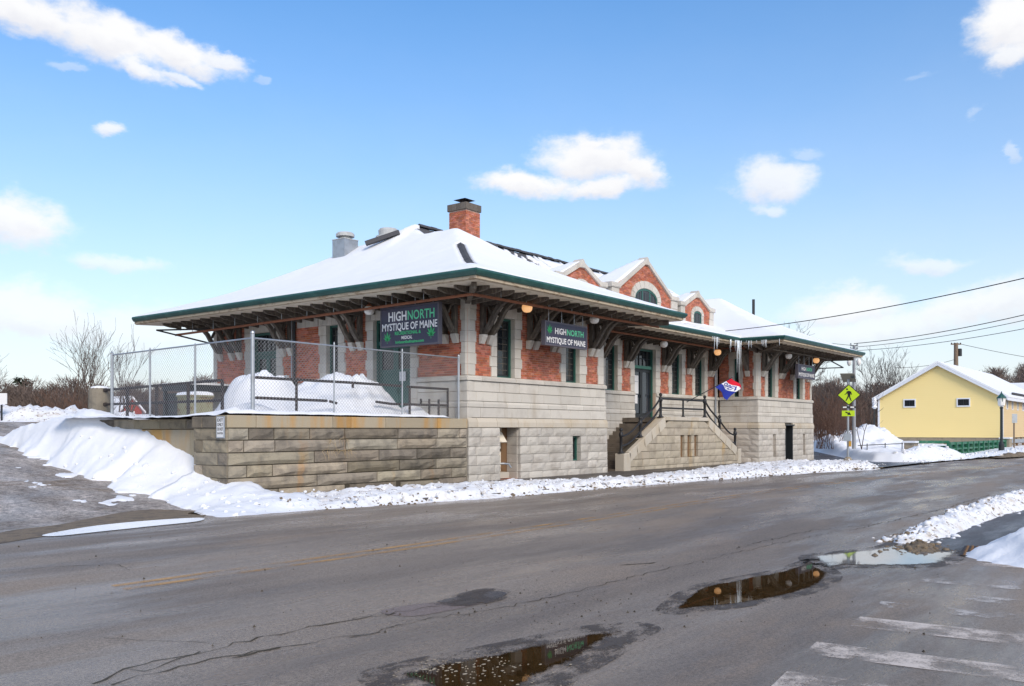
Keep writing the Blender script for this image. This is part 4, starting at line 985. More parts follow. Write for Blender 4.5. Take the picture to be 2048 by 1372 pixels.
# --- far wing: side (plane B at u=23.06) and front (plane A at v=.10)
U2 = 23.06
f0 = surround('B', U2, .92, 1.12, 1.42, 1.66, 3.5, ZT, ZL, .04, 31)
bricks('B', U2, .30, 2.24, 3.51, ZB, blocker([f0]))
wallcore('wall', 'B', U2, .14, 2.24, -.1, ZB, [(1.12, 1.42, 3.5, ZT)])
window('B', U2, 1.12, 1.42, 3.5, ZT, cols=2)
ashlar(st, 'base_stone', M['rock'], 'B', U2, .02, 2.2, ROCK, lmin=.5, lmax=.9, seed=32)
ashlar(st, 'plinth_stone', M['tanstone'], 'B', U2, .0, 2.2, [WT], lmin=.8, lmax=1.2, seed=33)
ashlar(st, 'ashlar_stone', M['stone'], 'B', U2, .03, 2.2, FACE[:4], lmin=.7, lmax=1.1, seed=34)
ashlar(st, 'sill_stone', M['stone'], 'B', U2, .02, 2.2, FACE[4:], lmin=1., lmax=1.4, seed=35)
f1 = surround('A', A0, 24.02, 24.36, 25.36, 25.78, 3.5, ZT - .1, ZL, .05, 36); f2 = surround('A', A0, 28.06, 28.44, 29.46, 29.78, 3.5, ZT - .1, ZL, .05, 37)
bricks('A', A0, 23.4, 30.66, 3.51, ZB, blocker([f1, f2]))
wallcore('wall', 'A', A0, 23.08, 30.92, 3.45, ZB, [(24.36, 25.36, 3.5, ZT - .1), (28.44, 29.46, 3.5, ZT - .1)])
wallcore('wall', 'A', A0, 23.04, 30.96, -.1, 3.45, [(26.62, 27.72, -.1, 2.0), (24.9, 25.28, .5, 1.42), (29.3, 29.62, .5, 1.42)], M['ljoint'])
window('A', A0, 24.36, 25.36, 3.5, ZT - .1); window('A', A0, 28.44, 29.46, 3.5, ZT - .1)
def blf(z0, z1): return ([(26.6, 27.74)] if z0 < 1.95 else []) + ([(24.9, 25.28), (29.3, 29.62)] if .32 < z0 < 1.3 else [])
ashlar(st, 'base_stone', M['rock'], 'A', A0, 22.98, 31.02, ROCK, blf, .6, 1.05, 38)
ashlar(st, 'plinth_stone', M['tanstone'], 'A', A0, 22.96, 31.04, [WT], blf, .95, 1.4, 39)
ashlar(st, 'ashlar_stone', M['stone'], 'A', A0, 23.0, 31.0, FACE[:4], lmin=1., lmax=1.35, seed=40)
ashlar(st, 'sill_stone', M['stone'], 'A', A0, 22.98, 31.02, FACE[4:], lmin=1.3, lmax=1.9, seed=41)
for a, b in ((24.9, 25.28), (29.3, 29.62)): MB().box(a, b, A0 + .08, A0 + .12, .5, 1.42).build('basement_shutter', M['brown'], st)
bd = MB().box(26.66, 27.68, A0 + .30, A0 + .36, -.02, 1.98).build('basement_door', M['dark'], st)
MB().box(26.62, 26.70, A0 - .10, A0 + .3, 0, 2.0).box(27.66, 27.74, A0 - .10, A0 + .3, 0, 2.0).box(26.52, 27.82, A0 - .18, A0 + .3, 2.0, 2.06).build('door_frame', M['dark'], bd)
MB().box(26.74, 26.80, A0 + .0, A0 + .28, .1, 1.85).build('door_jamb_board', M['galv'], bd)
r_ = random.Random(4)
for k in range(7): zz = .5 + k * .19; MB().box(26.80, 26.81, A0 + .02 + r_.uniform(0, .05), A0 + .22, zz, zz + r_.uniform(.1, .17)).build('paper_notice', M['paper'], bd)
MB().box(26.9, 27.1, A0 + .22, A0 + .30, 1.0, 1.12).build('lock', M['galv'], bd)
# right-hand end wall of both wings
MB().box(8.2, 8.24, .14, 2.3, 0, ZB).build('wall', M['mortar'], st); MB().box(30.94, 30.98, .14, 13.8, 0, ZB).build('wall', M['mortar'], st)
MB().box(.2, 30.8, 13.4, 13.8, 0, ZB).build('wall', M['mortar'], st)

def corner_pier(u, v, ws, wd, z0, z1, capz=None, right=False):
    "chamfered limestone corner pier in courses"
    n_ = round((z1 - z0) / .33); h = (z1 - z0) / n_; sgn = -1 if right else 1
    for i in range(n_):
        k = .05 if i % 2 else 0; a, b = z0 + i * h + .004, z0 + (i + 1) * h - .004; o = .035; c = .11
        p = [(u - o * sgn + (c) * sgn, v - o), (u - o * sgn, v - o + c), (u - o * sgn, v + wd + k), (u + .05 * sgn, v + wd + k), (u + (ws + k) * sgn, v + .05), (u + (ws + k) * sgn, v - o)]
        if i == n_ - 1: p = [(x - .03 * sgn * (1 if j in (0, 1, 2) else -1), y - .03 * (1 if j in (0, 1, 5) else 0)) for j, (x, y) in enumerate(p)]
        MB().prism(p, 2, a, b).build('pier_stone', M['stone'], st)
corner_pier(.10, .10, .34, .24, 3.51, 5.98); corner_pier(23.06, .10, .34, .2, 3.51, 5.98)
corner_pier(8.20, .10, .46, .3, 3.51, 5.98, right=True); corner_pier(30.94, .10, .28, .3, 3.51, 5.98, right=True)
for i in range(8): stone('B', .10, 13.62, 13.86, 3.51 + i * .31, 3.815 + i * .31, .035).build('pier_stone', M['stone'], st)
for i in range(8): stone('A', C0, 22.56, 22.9, 3.51 + i * .31, 3.815 + i * .31, .035).build('pier_stone', M['stone'], st)
# dark timber frieze behind the eaves
MB().box(.14, 8.16, .16, .4, ZB, 6.82).box(.16, .4, .14, 13.7, ZB, 6.82).box(8.2, 22.96, C0 + .06, C0 + .3, ZB, 6.82).box(23.1, 30.9, .16, .4, ZB, 6.82).box(23.12, 23.4, .14, 2.2, ZB, 6.82).box(30.6, 30.9, .2, 13.7, ZB, 6.82).build('frieze', M['timber'], st)
# ------------------------------------------------------------------ roof
L1, L2, L3 = 8.30, 22.96, 31.04
def roof_z(U, V):
    def wing(a, b): return np.minimum(np.minimum(ZE + SL * (U - a + E_), ZE + SL * (b + E_ - U)), np.minimum(ZE + SL * (V + E_), ZE + SL * (LB + E_ - V)))
    main = np.minimum(np.minimum(ZE + .545 * (V - .10), ZE + .545 * (13.78 - V)), np.minimum(10.03 - .8 * (4.77 - U), 10.03 - .8 * (U - 26.3)))
    inm = (U > -1) & (U < 32.1)
    def sag(z): t = np.clip((z - ZE) / 3.08, 0, 1); return z - .30 * 4 * t * (1 - t)      # the slopes are slightly dished
    return np.maximum(np.maximum(np.where(U < 12, sag(wing(0, L1)), 0), np.where(U > 19, sag(wing(L2, L3)), 0)), np.where(inm, np.where(V < 6.94, main - .45 * 4 * np.clip((main - ZE) / 3.73, 0, 1) * (1 - np.clip((main - ZE) / 3.73, 0, 1)), main), 0))
def roof_mask(U, V):
    w1_ = (U <= L1 + E_ + 1e-6); w2_ = (U >= L2 - E_ - 1e-6); return w1_ | w2_ | (V >= .10 - 1e-6)
gu = np.unique(np.round(np.concatenate([np.linspace(-E_, L1 + E_, 105), np.linspace(L1 + E_, L2 - E_, 88), np.linspace(L2 - E_, L3 + E_, 103)]), 5))
gv = np.unique(np.round(np.concatenate([np.linspace(-E_, .10, 19), np.linspace(.10, LB + E_, 132)]), 5))
GU, GV = np.meshgrid(gu, gv, indexing='ij')
RZ = roof_z(GU, GV); RM = roof_mask(GU, GV)
ro = field('roof', gu, gv, RZ - .015, M['slate'], mask=RM, smooth=False)
ro.parent = st; ro.matrix_parent_inverse = Matrix.Translation(-ABS[st.name])
def bare(U, V):
    "where the slates show through the snow"
    nz = fbm(U, V, 1.6, 4, 101); n2 = fbm(U, V, 5., 3, 102)
    hip = (np.abs((U - V)) < .13 + .12 * (n2 - .5)) & (U > -.9) & (U < 2.5)
    ridge = (V < 7.15) & (V > 6.94 - .20 - .9 * np.maximum(nz - .42, 0)) & (U > 4.9) & (U < 26) & (n2 > .40)
    val = (U > 11.2) & (U < 12.3) & (V > 2.4) & (V < 5.2) & (n2 > .47)
    peak = (np.abs(U - V * 0 - 5.3) < .7) & (np.abs(V - 6.2) < .5) & (n2 > .5)
    edge_ = (U > 17.6) & (U < 19.0) & (V > 1.0) & (V < 3.2) & (n2 > .55)
    tw = (U > 10.6) & (U < 13.5) & (V > .25) & (V < 1.2) & (n2 > .62)
    far2 = (V < 6.9) & (V > 5.2) & (U > 7.8) & (U < 13) & (n2 > .60)
    return hip | ridge | val | peak | edge_ | tw | far2
n1 = fbm(GU, GV, .5, 4, 103); n2 = fbm(GU, GV, 2.3, 4, 104)
rim = np.minimum(1, .55 + .45 * np.minimum(np.minimum(GU + E_, L3 + E_ - GU), np.minimum(GV + E_, 5)) / .35)
SZ = RZ + (.12 + .09 * (n1 - .5) + .05 * (n2 - .5)) * np.clip(rim, .4, 1)
S2 = SZ.copy()                                            # a little settling over the ridges
for _ in range(2): S2[1:-1, 1:-1] = (S2[1:-1, 1:-1] * 2 + S2[:-2, 1:-1] + S2[2:, 1:-1] + S2[1:-1, :-2] + S2[1:-1, 2:]) / 6
inner = RM.copy(); inner[1:-1, 1:-1] = RM[:-2, 1:-1] & RM[2:, 1:-1] & RM[1:-1, :-2] & RM[1:-1, 2:] & RM[:-2, :-2] & RM[2:, 2:] & RM[:-2, 2:] & RM[2:, :-2]
steep = np.abs(S2 - SZ) < .12
SZ = np.where(inner & steep, S2, SZ)
props(field('roof_snow', gu, gv, SZ, M['roofsnow'], mask=RM & ~bare(GU, GV), bottom=RZ - .03), 'thick clean snow lying on the station roof', kind='stuff')
# ridge and hip tiles
for i in range(58):
    u = 5.0 + i * .36
    if 6.3 < u < 8.1: continue
    o = MB().prism([(-.11, -.07), (0, .02), (.11, -.07), (.11, -.03), (0, .06), (-.11, -.03)], 0, 0, .35).build('ridge_tile', M['slate'], st, (0, 0, 0)) if i == 0 else inst(o, (0, 0, 0), st)
    o.location = (u, 6.94, 10.10 + R.uniform(-.012, .015)); ABS[o.name] = o.location.copy()
for i in range(18):
    t = -.9 + i * .19
    z = float(roof_z(np.array(t), np.array(t)))
    o = MB().add([(-.12, .12, -.06), (.12, -.12, -.06), (.29, .05, .03), (.05, .29, .03), (0, 0, .03), (.17, .17, .13)], [(0, 4, 5, 3), (4, 1, 2, 5), (0, 1, 4)]).build('hip_shingle', M['slate'], st) if i == 0 else inst(o, (0, 0, 0), st)
    o.location = (t, t, z + .05 + R.uniform(0, .02))

# ------------------------------------------------------------------ eaves: gutter, fascia, soffit, rafters
EAVE = [(-E_, LB + E_), (-E_, -E_), (L1 + E_, -E_), (L1 + E_, .10), (L2 - E_, .10), (L2 - E_, -E_), (L3 + E_, -E_), (L3 + E_, LB + E_)]
def sweep(name, path, prof, m, parent, close=True):
    "prof: (d outwards of the eave line, z); mitred along the plan path (outside on the right-hand side)"
    vs = []; k = len(prof); n_ = len(path)
    for i, p in enumerate(path):
        a, b = path[max(i - 1, 0)], path[min(i + 1, n_ - 1)]
        def nrm(p, q): dx, dy = q[0] - p[0], q[1] - p[1]; l = math.hypot(dx, dy); return (dy / l, -dx / l)
        n0 = nrm(a, p) if i > 0 else None; n1_ = nrm(p, b) if i < n_ - 1 else None
        n0 = n0 or n1_; n1_ = n1_ or n0
        mx, my = n0[0] + n1_[0], n0[1] + n1_[1]; dt = 1 + n0[0] * n1_[0] + n0[1] * n1_[1]
        for d, z in prof:
            # going down the B side, right-hand side points away from the house when travelling -v then +u
            vs.append((p[0] - mx / dt * -d, p[1] - my / dt * -d, z))
    fs = [(i * k + j, (i + 1) * k + j, (i + 1) * k + (j + 1) % k, i * k + (j + 1) % k) for i in range(n_ - 1) for j in range(k if close else k - 1)]
    if close: fs += [tuple(range(k)), tuple(range((n_ - 1) * k + k - 1, (n_ - 1) * k - 1, -1))]
    return MB().add(vs, fs).build(name, m, parent)
EAVE_R = EAVE
sweep('gutter', EAVE_R, [(-.03, 6.33), (.13, 6.33), (.15, 6.27), (.12, 6.21), (.07, 6.15), (-.03, 6.13)], M['gutter'], st)
sweep('fascia', EAVE_R, [(-.035, 6.17), (.02, 6.15), (.02, 6.06), (-.05, 6.03), (-.12, 6.08)], M['fascia'], st)
sweep('soffit', EAVE_R, [(-.06, 6.03), (-1.3, 6.09), (-2.2, 6.70), (-2.2, 6.75), (-1.3, 6.13), (-.06, 6.07)], M['soffit'], st)
def rafter_mb(d0, plane):
    "side profile in (distance out from the wall, z), 8 cm thick"
    top = lambda d: float(np.interp(d, [0, .83, 2.1], [6.65, 6.10, 6.035])) - .006
    bot = lambda d: float(np.interp(d, [0, .55, 1.05, 1.15, 1.55, 1.74], [5.74, 5.80, 5.83, 5.89, 5.90, 5.985]))
    ds = [d0] + [d for d in (.4, .83, 1.05, 1.15, 1.4, 1.62) if d > d0 + .02] + [1.74]
    poly = [(d, top(d)) for d in ds] + [(d, bot(d)) for d in ds[::-1]]
    return MB().prism([(-p[0], p[1]) for p in poly], 0, -.045, .045) if plane == 'A' else MB().prism([(-p[0], p[1]) for p in poly], 1, -.045, .045)
RAFT = {}
def rafter(plane, s, pos, d0=0.):
    key = (plane, round(d0, 2))
    if key not in RAFT: RAFT[key] = rafter_mb(d0, plane).build('rafter', M['timber'], st)
    o = RAFT[key] if not RAFT[key].get('used') else inst(RAFT[key], (0, 0, 0), st)
    RAFT[key]['used'] = 1
    o.location = (s, pos, 0) if plane == 'A' else (pos, s, 0)
    if plane == 'D': o.location = (pos, s, 0); o.rotation_euler = (0, 0, math.pi)
def fan(plane, lo, hi, pos, c_lo=None, c_hi=None, step=.60):
    n_ = round((hi - lo) / step)
    for i in range(n_ + 1):
        s = lo + (hi - lo) * i / n_; d0 = 0
        if c_lo is not None and s < c_lo: d0 = c_lo - s
        if c_hi is not None and s > c_hi: d0 = s - c_hi
        if d0 < 1.55: rafter(plane, s, pos, round(d0, 2))
fan('A', -1.55, 9.9, .10, .1, 8.2); fan('B', -1.55, 15.4, .10, .1, 13.8, .64)
fan('A', 10.7, 20.6, C0 - .0, None, None); fan('A', 21.4, 32.6, .10, 23.06, 30.94); fan('B', -1.55, .1, 23.06, .1, None)
for u, v, du, dv in ((.1, .1, -1, -1), (8.2, .1, 1, -1), (23.06, .1, -1, -1), (30.94, .1, 1, -1)):
    MB().bar((u, v, 5.86), (u + du * 1.82, v + dv * 1.82, 5.95), .15, .19).build('hip_rafter', M['timber'], st)
for o in list(COL.objects):
    if 'used' in o.keys(): del o['used']
# timber plate under the rafters, carried by the brackets

# brackets: stone corbel, wall post, curved strut
def bracket_mb():
    mb = MB(); w = .075
    mb.box(-w, w, -.19, -.04, 4.83, 6.5)
    arc = [(-.10, 4.92), (-.22, 5.02), (-.42, 5.30), (-.62, 5.62), (-.82, 5.80), (-1.12, 5.92)]
    lo = [(y - .10, z - .09) if i < 5 else (y - .13, z - .02) for i, (y, z) in enumerate(arc)]
    mb.prism(arc + lo[::-1], 0, -w, w)
    arc2 = [(-.16, 5.98), (-.30, 5.80), (-.46, 5.52)]; mb.prism([(y, z + .05) for y, z in arc2] + [(y, z - .08) for y, z in arc2[::-1]], 0, -w * .8, w * .8)
    mb.bar((0, -.10, 5.80), (0, -1.12, 5.86), .13, .14)
    return mb
def corbel_mb():
    return MB().prism([(-.02, 4.54), (-.09, 4.54), (-.13, 4.62), (-.20, 4.76), (-.22, 4.83), (-.02, 4.83)], 0, -.11, .11)
BK = [('A', s, .10) for s in (.74, 1.13, 3.26, 3.66, 4.70, 5.05, 7.16, 7.52)] + [('B', s, .10) for s in (.55, .98, 4.98, 5.40, 8.82, 9.26, 12.0, 12.52, 13.3)] + \
     [('A', s, C0) for s in (11.15, 11.35, 13.36, 13.68, 16.86, 17.22, 19.46, 19.76, 21.9, 22.2)] + [('B', s, 23.06) for s in (.62,)] + [('A', s, .10) for s in (23.62, 23.86, 26.0, 26.4, 27.6, 27.9, 30.1, 30.45)]
bk = bracket_mb().build('bracket', M['timber'], st); ck = corbel_mb().build('corbel_stone', M['stone'], st)
for i, (p, s, pos) in enumerate(BK):
    a, b = (bk, ck) if i == 0 else (inst(bk, (0, 0, 0), st), inst(ck, (0, 0, 0), st))
    for o in (a, b):
        o.location = (s, pos, 0) if p == 'A' else (pos, s, 0)
        if p == 'B': o.rotation_euler = (0, 0, -math.pi / 2)
# rust-red sprinkler pipes below the eaves
MB().tube([(-1.18, 14.6, 5.60), (-1.18, 6, 5.70), (-1.18, -1.18, 5.80), (4, -1.18, 5.80), (10.2, -1.18, 5.84)], .045, 8).build('sprinkler_pipe', M['pipe'], st)
MB().tube([(10.0, 1.05, 5.83), (15, 1.05, 5.84), (20, 1.05, 5.83)], .04, 8).build('sprinkler_pipe', M['pipe'], st)
MB().tube([(22, -1.1, 5.80), (26, -1.1, 5.81), (30.8, -1.1, 5.81)], .04, 8).build('sprinkler_pipe', M['timber'], st)
for pts in ([(-1.9, 14.8, 5.75), (.0, 13.9, 5.3)], [(-1.9, 14.8, 5.75), (-1.0, 12.5, 5.72)], [(32.6, -1.2, 5.45), (30.9, 0, 5.35)], [(32.6, -1.2, 5.45), (30.5, -.9, 5.88)]): MB().tube(pts, .035, 6).build('tie_rod', M['iron'], st)
r_ = random.Random(9)
for s in np.arange(.2, 10, 1.3): MB().tube([(s, -1.18, 5.8), (s, -1.18, 6.06)], .012, 5).build('pipe_hanger', M['galv'], st)
for s in np.arange(.8, 14, 1.4): MB().tube([(-1.18, s, 5.77 - .012 * s), (-1.18, s, 6.06)], .012, 5).build('pipe_hanger', M['galv'], st)

# ------------------------------------------------------------------ dormers
def dormer(uc, hw, zs, za, zb, win, seed, kneel=True):
    vf = C0; big = hw > 2; pw = .62 if big else .44; cb = hw - pw + .12
    sl = (za - zs - .16) / cb; DB = 2.3 if hw > 2 else 1.9
    # walls
    MB().add([(uc - hw + .05, vf + .014, zb), (uc + hw - .05, vf + .014, zb), (uc + hw - .05, vf + .014, zs), (uc, vf + .014, za - .2), (uc - hw + .05, vf + .014, zs),
              (uc - hw + .05, vf + 1.2, zb), (uc + hw - .05, vf + 1.2, zb), (uc + hw - .05, vf + 1.2, zs), (uc, vf + 1.2, za - .2), (uc - hw + .05, vf + 1.2, zs)],
             [(0, 1, 2, 3, 4), (0, 4, 9, 5), (1, 6, 7, 2)]).build('dormer_wall', M['mortar'], st)
    s0, s1, zw0, zw1, rise = win
    so = .34 if hw > 2 else .24
    def blk(z):
        b = []
        lim = hw - pw if z < zs else max(0, (za - .12 - z) / sl - .16)
        kx = 0
        b += [(-99, uc - lim + kx), (uc + lim - kx, 99)]
        if z < zw1 + rise + so:
            if z < zw1: b.append((s0 - so - .008, s1 + so + .008))
            else:
                Rr = ((s1 - s0) / 2 + so); t = (z - zw1) / (rise + so)
                if t < 1: x = Rr * math.sqrt(max(0, 1 - t * t)); b.append((uc - x, uc + x))
        return b
    bricks('A', vf, uc - hw, uc + hw, zb + .0, za - .2, blk)
    # kneeler piers
    for sg_ in (-1, 1):
        n_ = max(2, round((zs - zb) / .42)); h = (zs - zb) / n_
        for i in range(n_):
            w = pw + (.06 if i % 2 else 0)
            a, b = (uc - hw, uc - hw + w) if sg_ < 0 else (uc + hw - w, uc + hw)
            stone('A', vf, a, b, zb + i * h + .005, zb + (i + 1) * h - .005, .05, back=-.5).build('pier_stone', M['stone'], st)
        a, b = (uc - hw - .08, uc - hw + pw + .06) if sg_ < 0 else (uc + hw - pw - .06, uc + hw + .08)
        stone('A', vf, a, b, zs, zs + .22, .12, back=-.6, c=.03).build('kneeler_stone', M['stone'], st)
    # coping
    for sg_ in (-1, 1):
        k = 4 if hw > 2 else 3
        for i in range(k):
            p = [uc + sg_ * cb * (1 - i / k), uc + sg_ * cb * (1 - (i + 1) / k)]
            z = [zs + .16 + (za - zs - .16) * i / k, zs + .16 + (za - zs - .16) * (i + 1) / k]
            poly = [(p[0], z[0] - .20), (p[1], z[1] - .20), (p[1], z[1]), (p[0], z[0])]
            polystone('A', vf, poly, -.35, .09, .012).build('coping_stone', M['stone'], st)
    polystone('A', vf, [(uc - .2, za - .30), (uc + .2, za - .30), (uc + .10, za + .0), (uc, za + .07), (uc - .10, za + .0)], -.35, .11, .012).build('coping_stone', M['stone'], st)
    # arched surround
    nj = 3
    for i in range(nj):
        a, b = zw0 + (zw1 - zw0) * i / nj, zw0 + (zw1 - zw0) * (i + 1) / nj
        stone('A', vf, s0 - so, s0, a + .004, b - .004, .04, back=-.2).build('quoin_stone', M['stone'], st); stone('A', vf, s1, s1 + so, a + .004, b - .004, .04, back=-.2).build('quoin_stone', M['stone'], st)
    ri = (s1 - s0) / 2; k = 9
    def arc(t, r_x, r_z): a = math.pi * (1 - t); return (uc + r_x * math.cos(a), zw1 + r_z * math.sin(a))
    for i in range(k):
        t0, t1 = i / k + .003, (i + 1) / k - .003
        poly = [arc(t0, ri, rise), arc((t0 + t1) / 2, ri, rise), arc(t1, ri, rise), arc(t1, ri + so, rise + so), arc((t0 + t1) / 2, ri + so, rise + so), arc(t0, ri + so, rise + so)]
        polystone('A', vf, poly, -.2, .06, .008).build('arch_stone', M['stone'], st)
    # window: frame, mullions, panes
    mb = MB()
    for i in range(12):
        t0, t1 = i / 12, (i + 1) / 12; a, b, c_, d_ = arc(t0, ri, rise), arc(t1, ri, rise), arc(t1, ri - .09, rise - .10), arc(t0, ri - .09, rise - .10)
        mb.add([(x, vf + dd, z) for dd in (-.025, .01) for x, z in (a, b, c_, d_)], [(0, 1, 2, 3), (3, 2, 6, 7), (7, 6, 5, 4)])
    mb.box(s0, s0 + .09, vf - .025, vf + .01, zw0, zw1).box(s1 - .09, s1, vf - .025, vf + .01, zw0, zw1).box(s0, s1, vf - .02, vf + .01, zw0 - .05, zw0 + .06)
    nm = 3 if hw > 2 else 1
    for i in range(1, nm): x = s0 + (s1 - s0) * i / nm; mb.box(x - .05, x + .05, vf - .02, vf + .01, zw0, zw1 + rise * .8)
    fr = mb.build('window', M['green'], st)
    mb = MB()
    for i in range(1, nm * 3):
        if i % 3 or nm == 1: x = s0 + (s1 - s0) * i / (nm * 3); mb.box(x - .016, x + .016, vf - .012, vf + .004, zw0, zw1 + rise * .6)
    mb.box(s0, s1, vf - .010, vf + .004, zw0 + (zw1 - zw0) * .5 - .014, zw0 + (zw1 - zw0) * .5 + .014); mb.build('muntins', M['dark'], fr)
    poly = [(s0 + .02, zw0), (s1 - .02, zw0)] + [arc(t / 8, ri - .02, rise - .02) for t in range(8, -1, -1)]
    MB().prism(poly, 1, vf - .004, vf + .008).build('pane', M['glass'], fr)
    # gabled roof running back into the main roof, with its own snow
    for sg_ in (-1, 1):
        x0_, x1_ = uc, uc + sg_ * cb; z0_, z1_ = za - .12, zs + .10
        MB().add([(x0_, vf + .25, z0_), (x1_, vf + .25, z1_), (x1_, vf + DB, z1_), (x0_, vf + DB, z1_ + .05), (x0_, vf + .25, z0_ - .1), (x1_, vf + .25, z1_ - .1), (x1_, vf + DB, z1_ - .1), (x0_, vf + DB, z1_ - .05)],
                 [(0, 1, 2, 3), (4, 7, 6, 5), (0, 4, 5, 1), (1, 5, 6, 2)]).build('dormer_roof', M['slate'], st)
    n_ = 14; us_ = np.linspace(uc - cb, uc + cb, 2 * n_ + 1); vs_ = np.linspace(vf + .02, vf + DB, 16)
    UU, VV = np.meshgrid(us_, vs_, indexing='ij'); zz = np.minimum(za - .1 - sl * .93 * np.abs(UU - uc), za + .15 - (za - zs + .3) * np.maximum(0, (VV - vf - .35) / (DB - .35))) + .11 + .05 * (fbm(UU, VV, 2, 3, seed) - .5)
    props(field('dormer_snow', us_, vs_, zz, M['roofsnow'], mask=~((VV > vf + 1.5) & (UU < uc - hw + .35) & (fbm(UU, VV, 3, 2, seed + 1) > .5)), bottom=zz - .14), 'snow on the %s dormer roof' % {15.3: 'large middle', 20.55: 'far small'}.get(uc, 'near small'), kind='stuff')
dormer(15.3, 3.05, 8.05, 9.72, 6.9, (14.25, 16.35, 6.95, 7.80, .52), 201)
dormer(20.55, 1.85, 7.92, 8.80, 6.7, (20.11, 20.99, 7.0, 7.62, .20), 203)
dormer(9.9, 1.85, 7.92, 8.83, 6.7, (9.46, 10.34, 7.0, 7.62, .20), 205)
# slates hung on the exposed cheek of the far dormer
sh = None
for i in range(8):
    for j in range(9):
        z = 7.02 + i * .12; v = C0 + .55 + j * .2 + (i % 2) * .1
        if z < roof_z(np.array(18.9), np.array(v)) + .02: continue
        if sh is None: sh = MB().add([(0, .004, -.005), (0, .192, -.005), (.02, .192, .14), (.02, .004, .14), (-.018, .004, 0), (-.018, .192, 0)], [(4, 5, 2, 3), (0, 1, 5, 4)]).build('shingle', M['slate'], st); o = sh
        else: o = inst(sh, (0, 0, 0), st)
        o.location = (18.97, v, z)

# ------------------------------------------------------------------ chimney, vents
CH = (7.07, 7.98, 6.2, 7.15, 8.9, 11.05)
MB().box(CH[0] + .014, CH[1] - .014, CH[2] + .014, CH[3] - .014, CH[4], CH[5]).build('chimney_core', M['mortar'], st)
CHB = len(BRICKS)
bricks('A', CH[2], CH[0], CH[1], 9.55, CH[5], lambda z: []); bricks('B', CH[0], CH[2] + .01, CH[3], 9.55, CH[5], lambda z: [], off=.1)
for k in range(4):
    w = (CH[1] - CH[0] + .10) / 4; stone('A', CH[2], CH[0] - .05 + k * w + .005, CH[0] - .05 + (k + 1) * w - .005, CH[5], CH[5] + .29, .05, back=-.3).build('chimney_cap_stone', M['capdark'], st)
    w = (CH[3] - CH[2] + .08) / 4; stone('B', CH[0], CH[2] + k * w + .005, CH[2] + (k + 1) * w - .005, CH[5], CH[5] + .29, .05, back=-.3).build('chimney_cap_stone', M['capdark'], st)
MB().box(CH[0] + .1, CH[1] - .1, CH[2] + .1, CH[3] - .1, CH[5] + .1, CH[5] + .30).build('chimney_top', M['dark'], st)
cw = MB(); cx, cy = 7.52, 6.68
for a, b in ((-.1, -.1), (.1, -.1), (.1, .1), (-.1, .1)): cw.box(cx + a - .03, cx + a + .03, cy + b - .03, cy + b + .03, CH[5] + .28, CH[5] + .52)
cw.add([(cx - .34, cy - .34, CH[5] + .50), (cx + .34, cy - .34, CH[5] + .50), (cx + .34, cy + .34, CH[5] + .50), (cx - .34, cy + .34, CH[5] + .50), (cx, cy, CH[5] + .62)], [(0, 1, 4), (1, 2, 4), (2, 3, 4), (3, 0, 4), (0, 3, 2, 1)])
cw.build('chimney_cowl', M['rustiron'], st)

def roofvent(name, label, u, v, w, hgt, m, fan_r):
    t = thing(name, label, 'roof vent', (u, v, float(roof_z(np.array(u), np.array(v)))))
    z0 = float(roof_z(np.array(u - w), np.array(v))) - .2; z1 = float(roof_z(np.array(u), np.array(v))) + hgt
    MB().box(u - w / 2, u + w / 2, v - w / 2, v + w / 2, z0, z1).build('curb_box', m, t)
    MB().box(u - w / 2 - .02, u + w / 2 + .02, v - w / 2 - .02, v + w / 2 + .02, z1, z1 + .03).build('lid', M['ventmetal'], t)
    MB().lathe((u, v, z1 + .03), [(fan_r * .55, 0), (fan_r * .55, .16), (fan_r, .12), (fan_r * 1.02, .22), (fan_r * .85, .29), (fan_r * .3, .31)], 20).build('fan_hood', M['ventmetal'], t, smooth=False)
roofvent('roof_vent', 'galvanised exhaust vent box with round hood, leftmost on the roof', 3.55, 9.75, .74, .60, M['galv'], .38)
t = thing('roof_vent', 'pale cylindrical roof vent beside the leaning dark slab near the peak', 'roof vent', (4.6, 8.6, 9.5))
MB().lathe((4.75, 8.45, 9.35), [(.52, 0), (.52, .42), (.40, .46), (.42, .66), (.36, .74)], 20).build('vent_drum', M['ventmetal'], t)
MB().box(4.1, 5.4, 7.8, 9.1, 9.2, 9.42).build('curb', M['ventmetal'], t)
t = thing('roof_pipe', 'fallen dark duct lying on the snow below the peak', 'duct', (3.2, 7.2, 9.3))
MB().bar((3.2, 8.15, 9.20), (4.05, 7.1, 9.66), .26, .16).build('duct', M['slate'], t)
t = thing('stove_pipe', 'thin black flue pipe rising above the far roof slope', 'flue', (29.5, 3.2, 9.5))
P_ = at(1507, 640, 55); MB().tube([(P_[0], P_[1], P_[2] - .8), (P_[0], P_[1], P_[2] + 1.25)], .085, 10).build('flue', M['iron'], t)

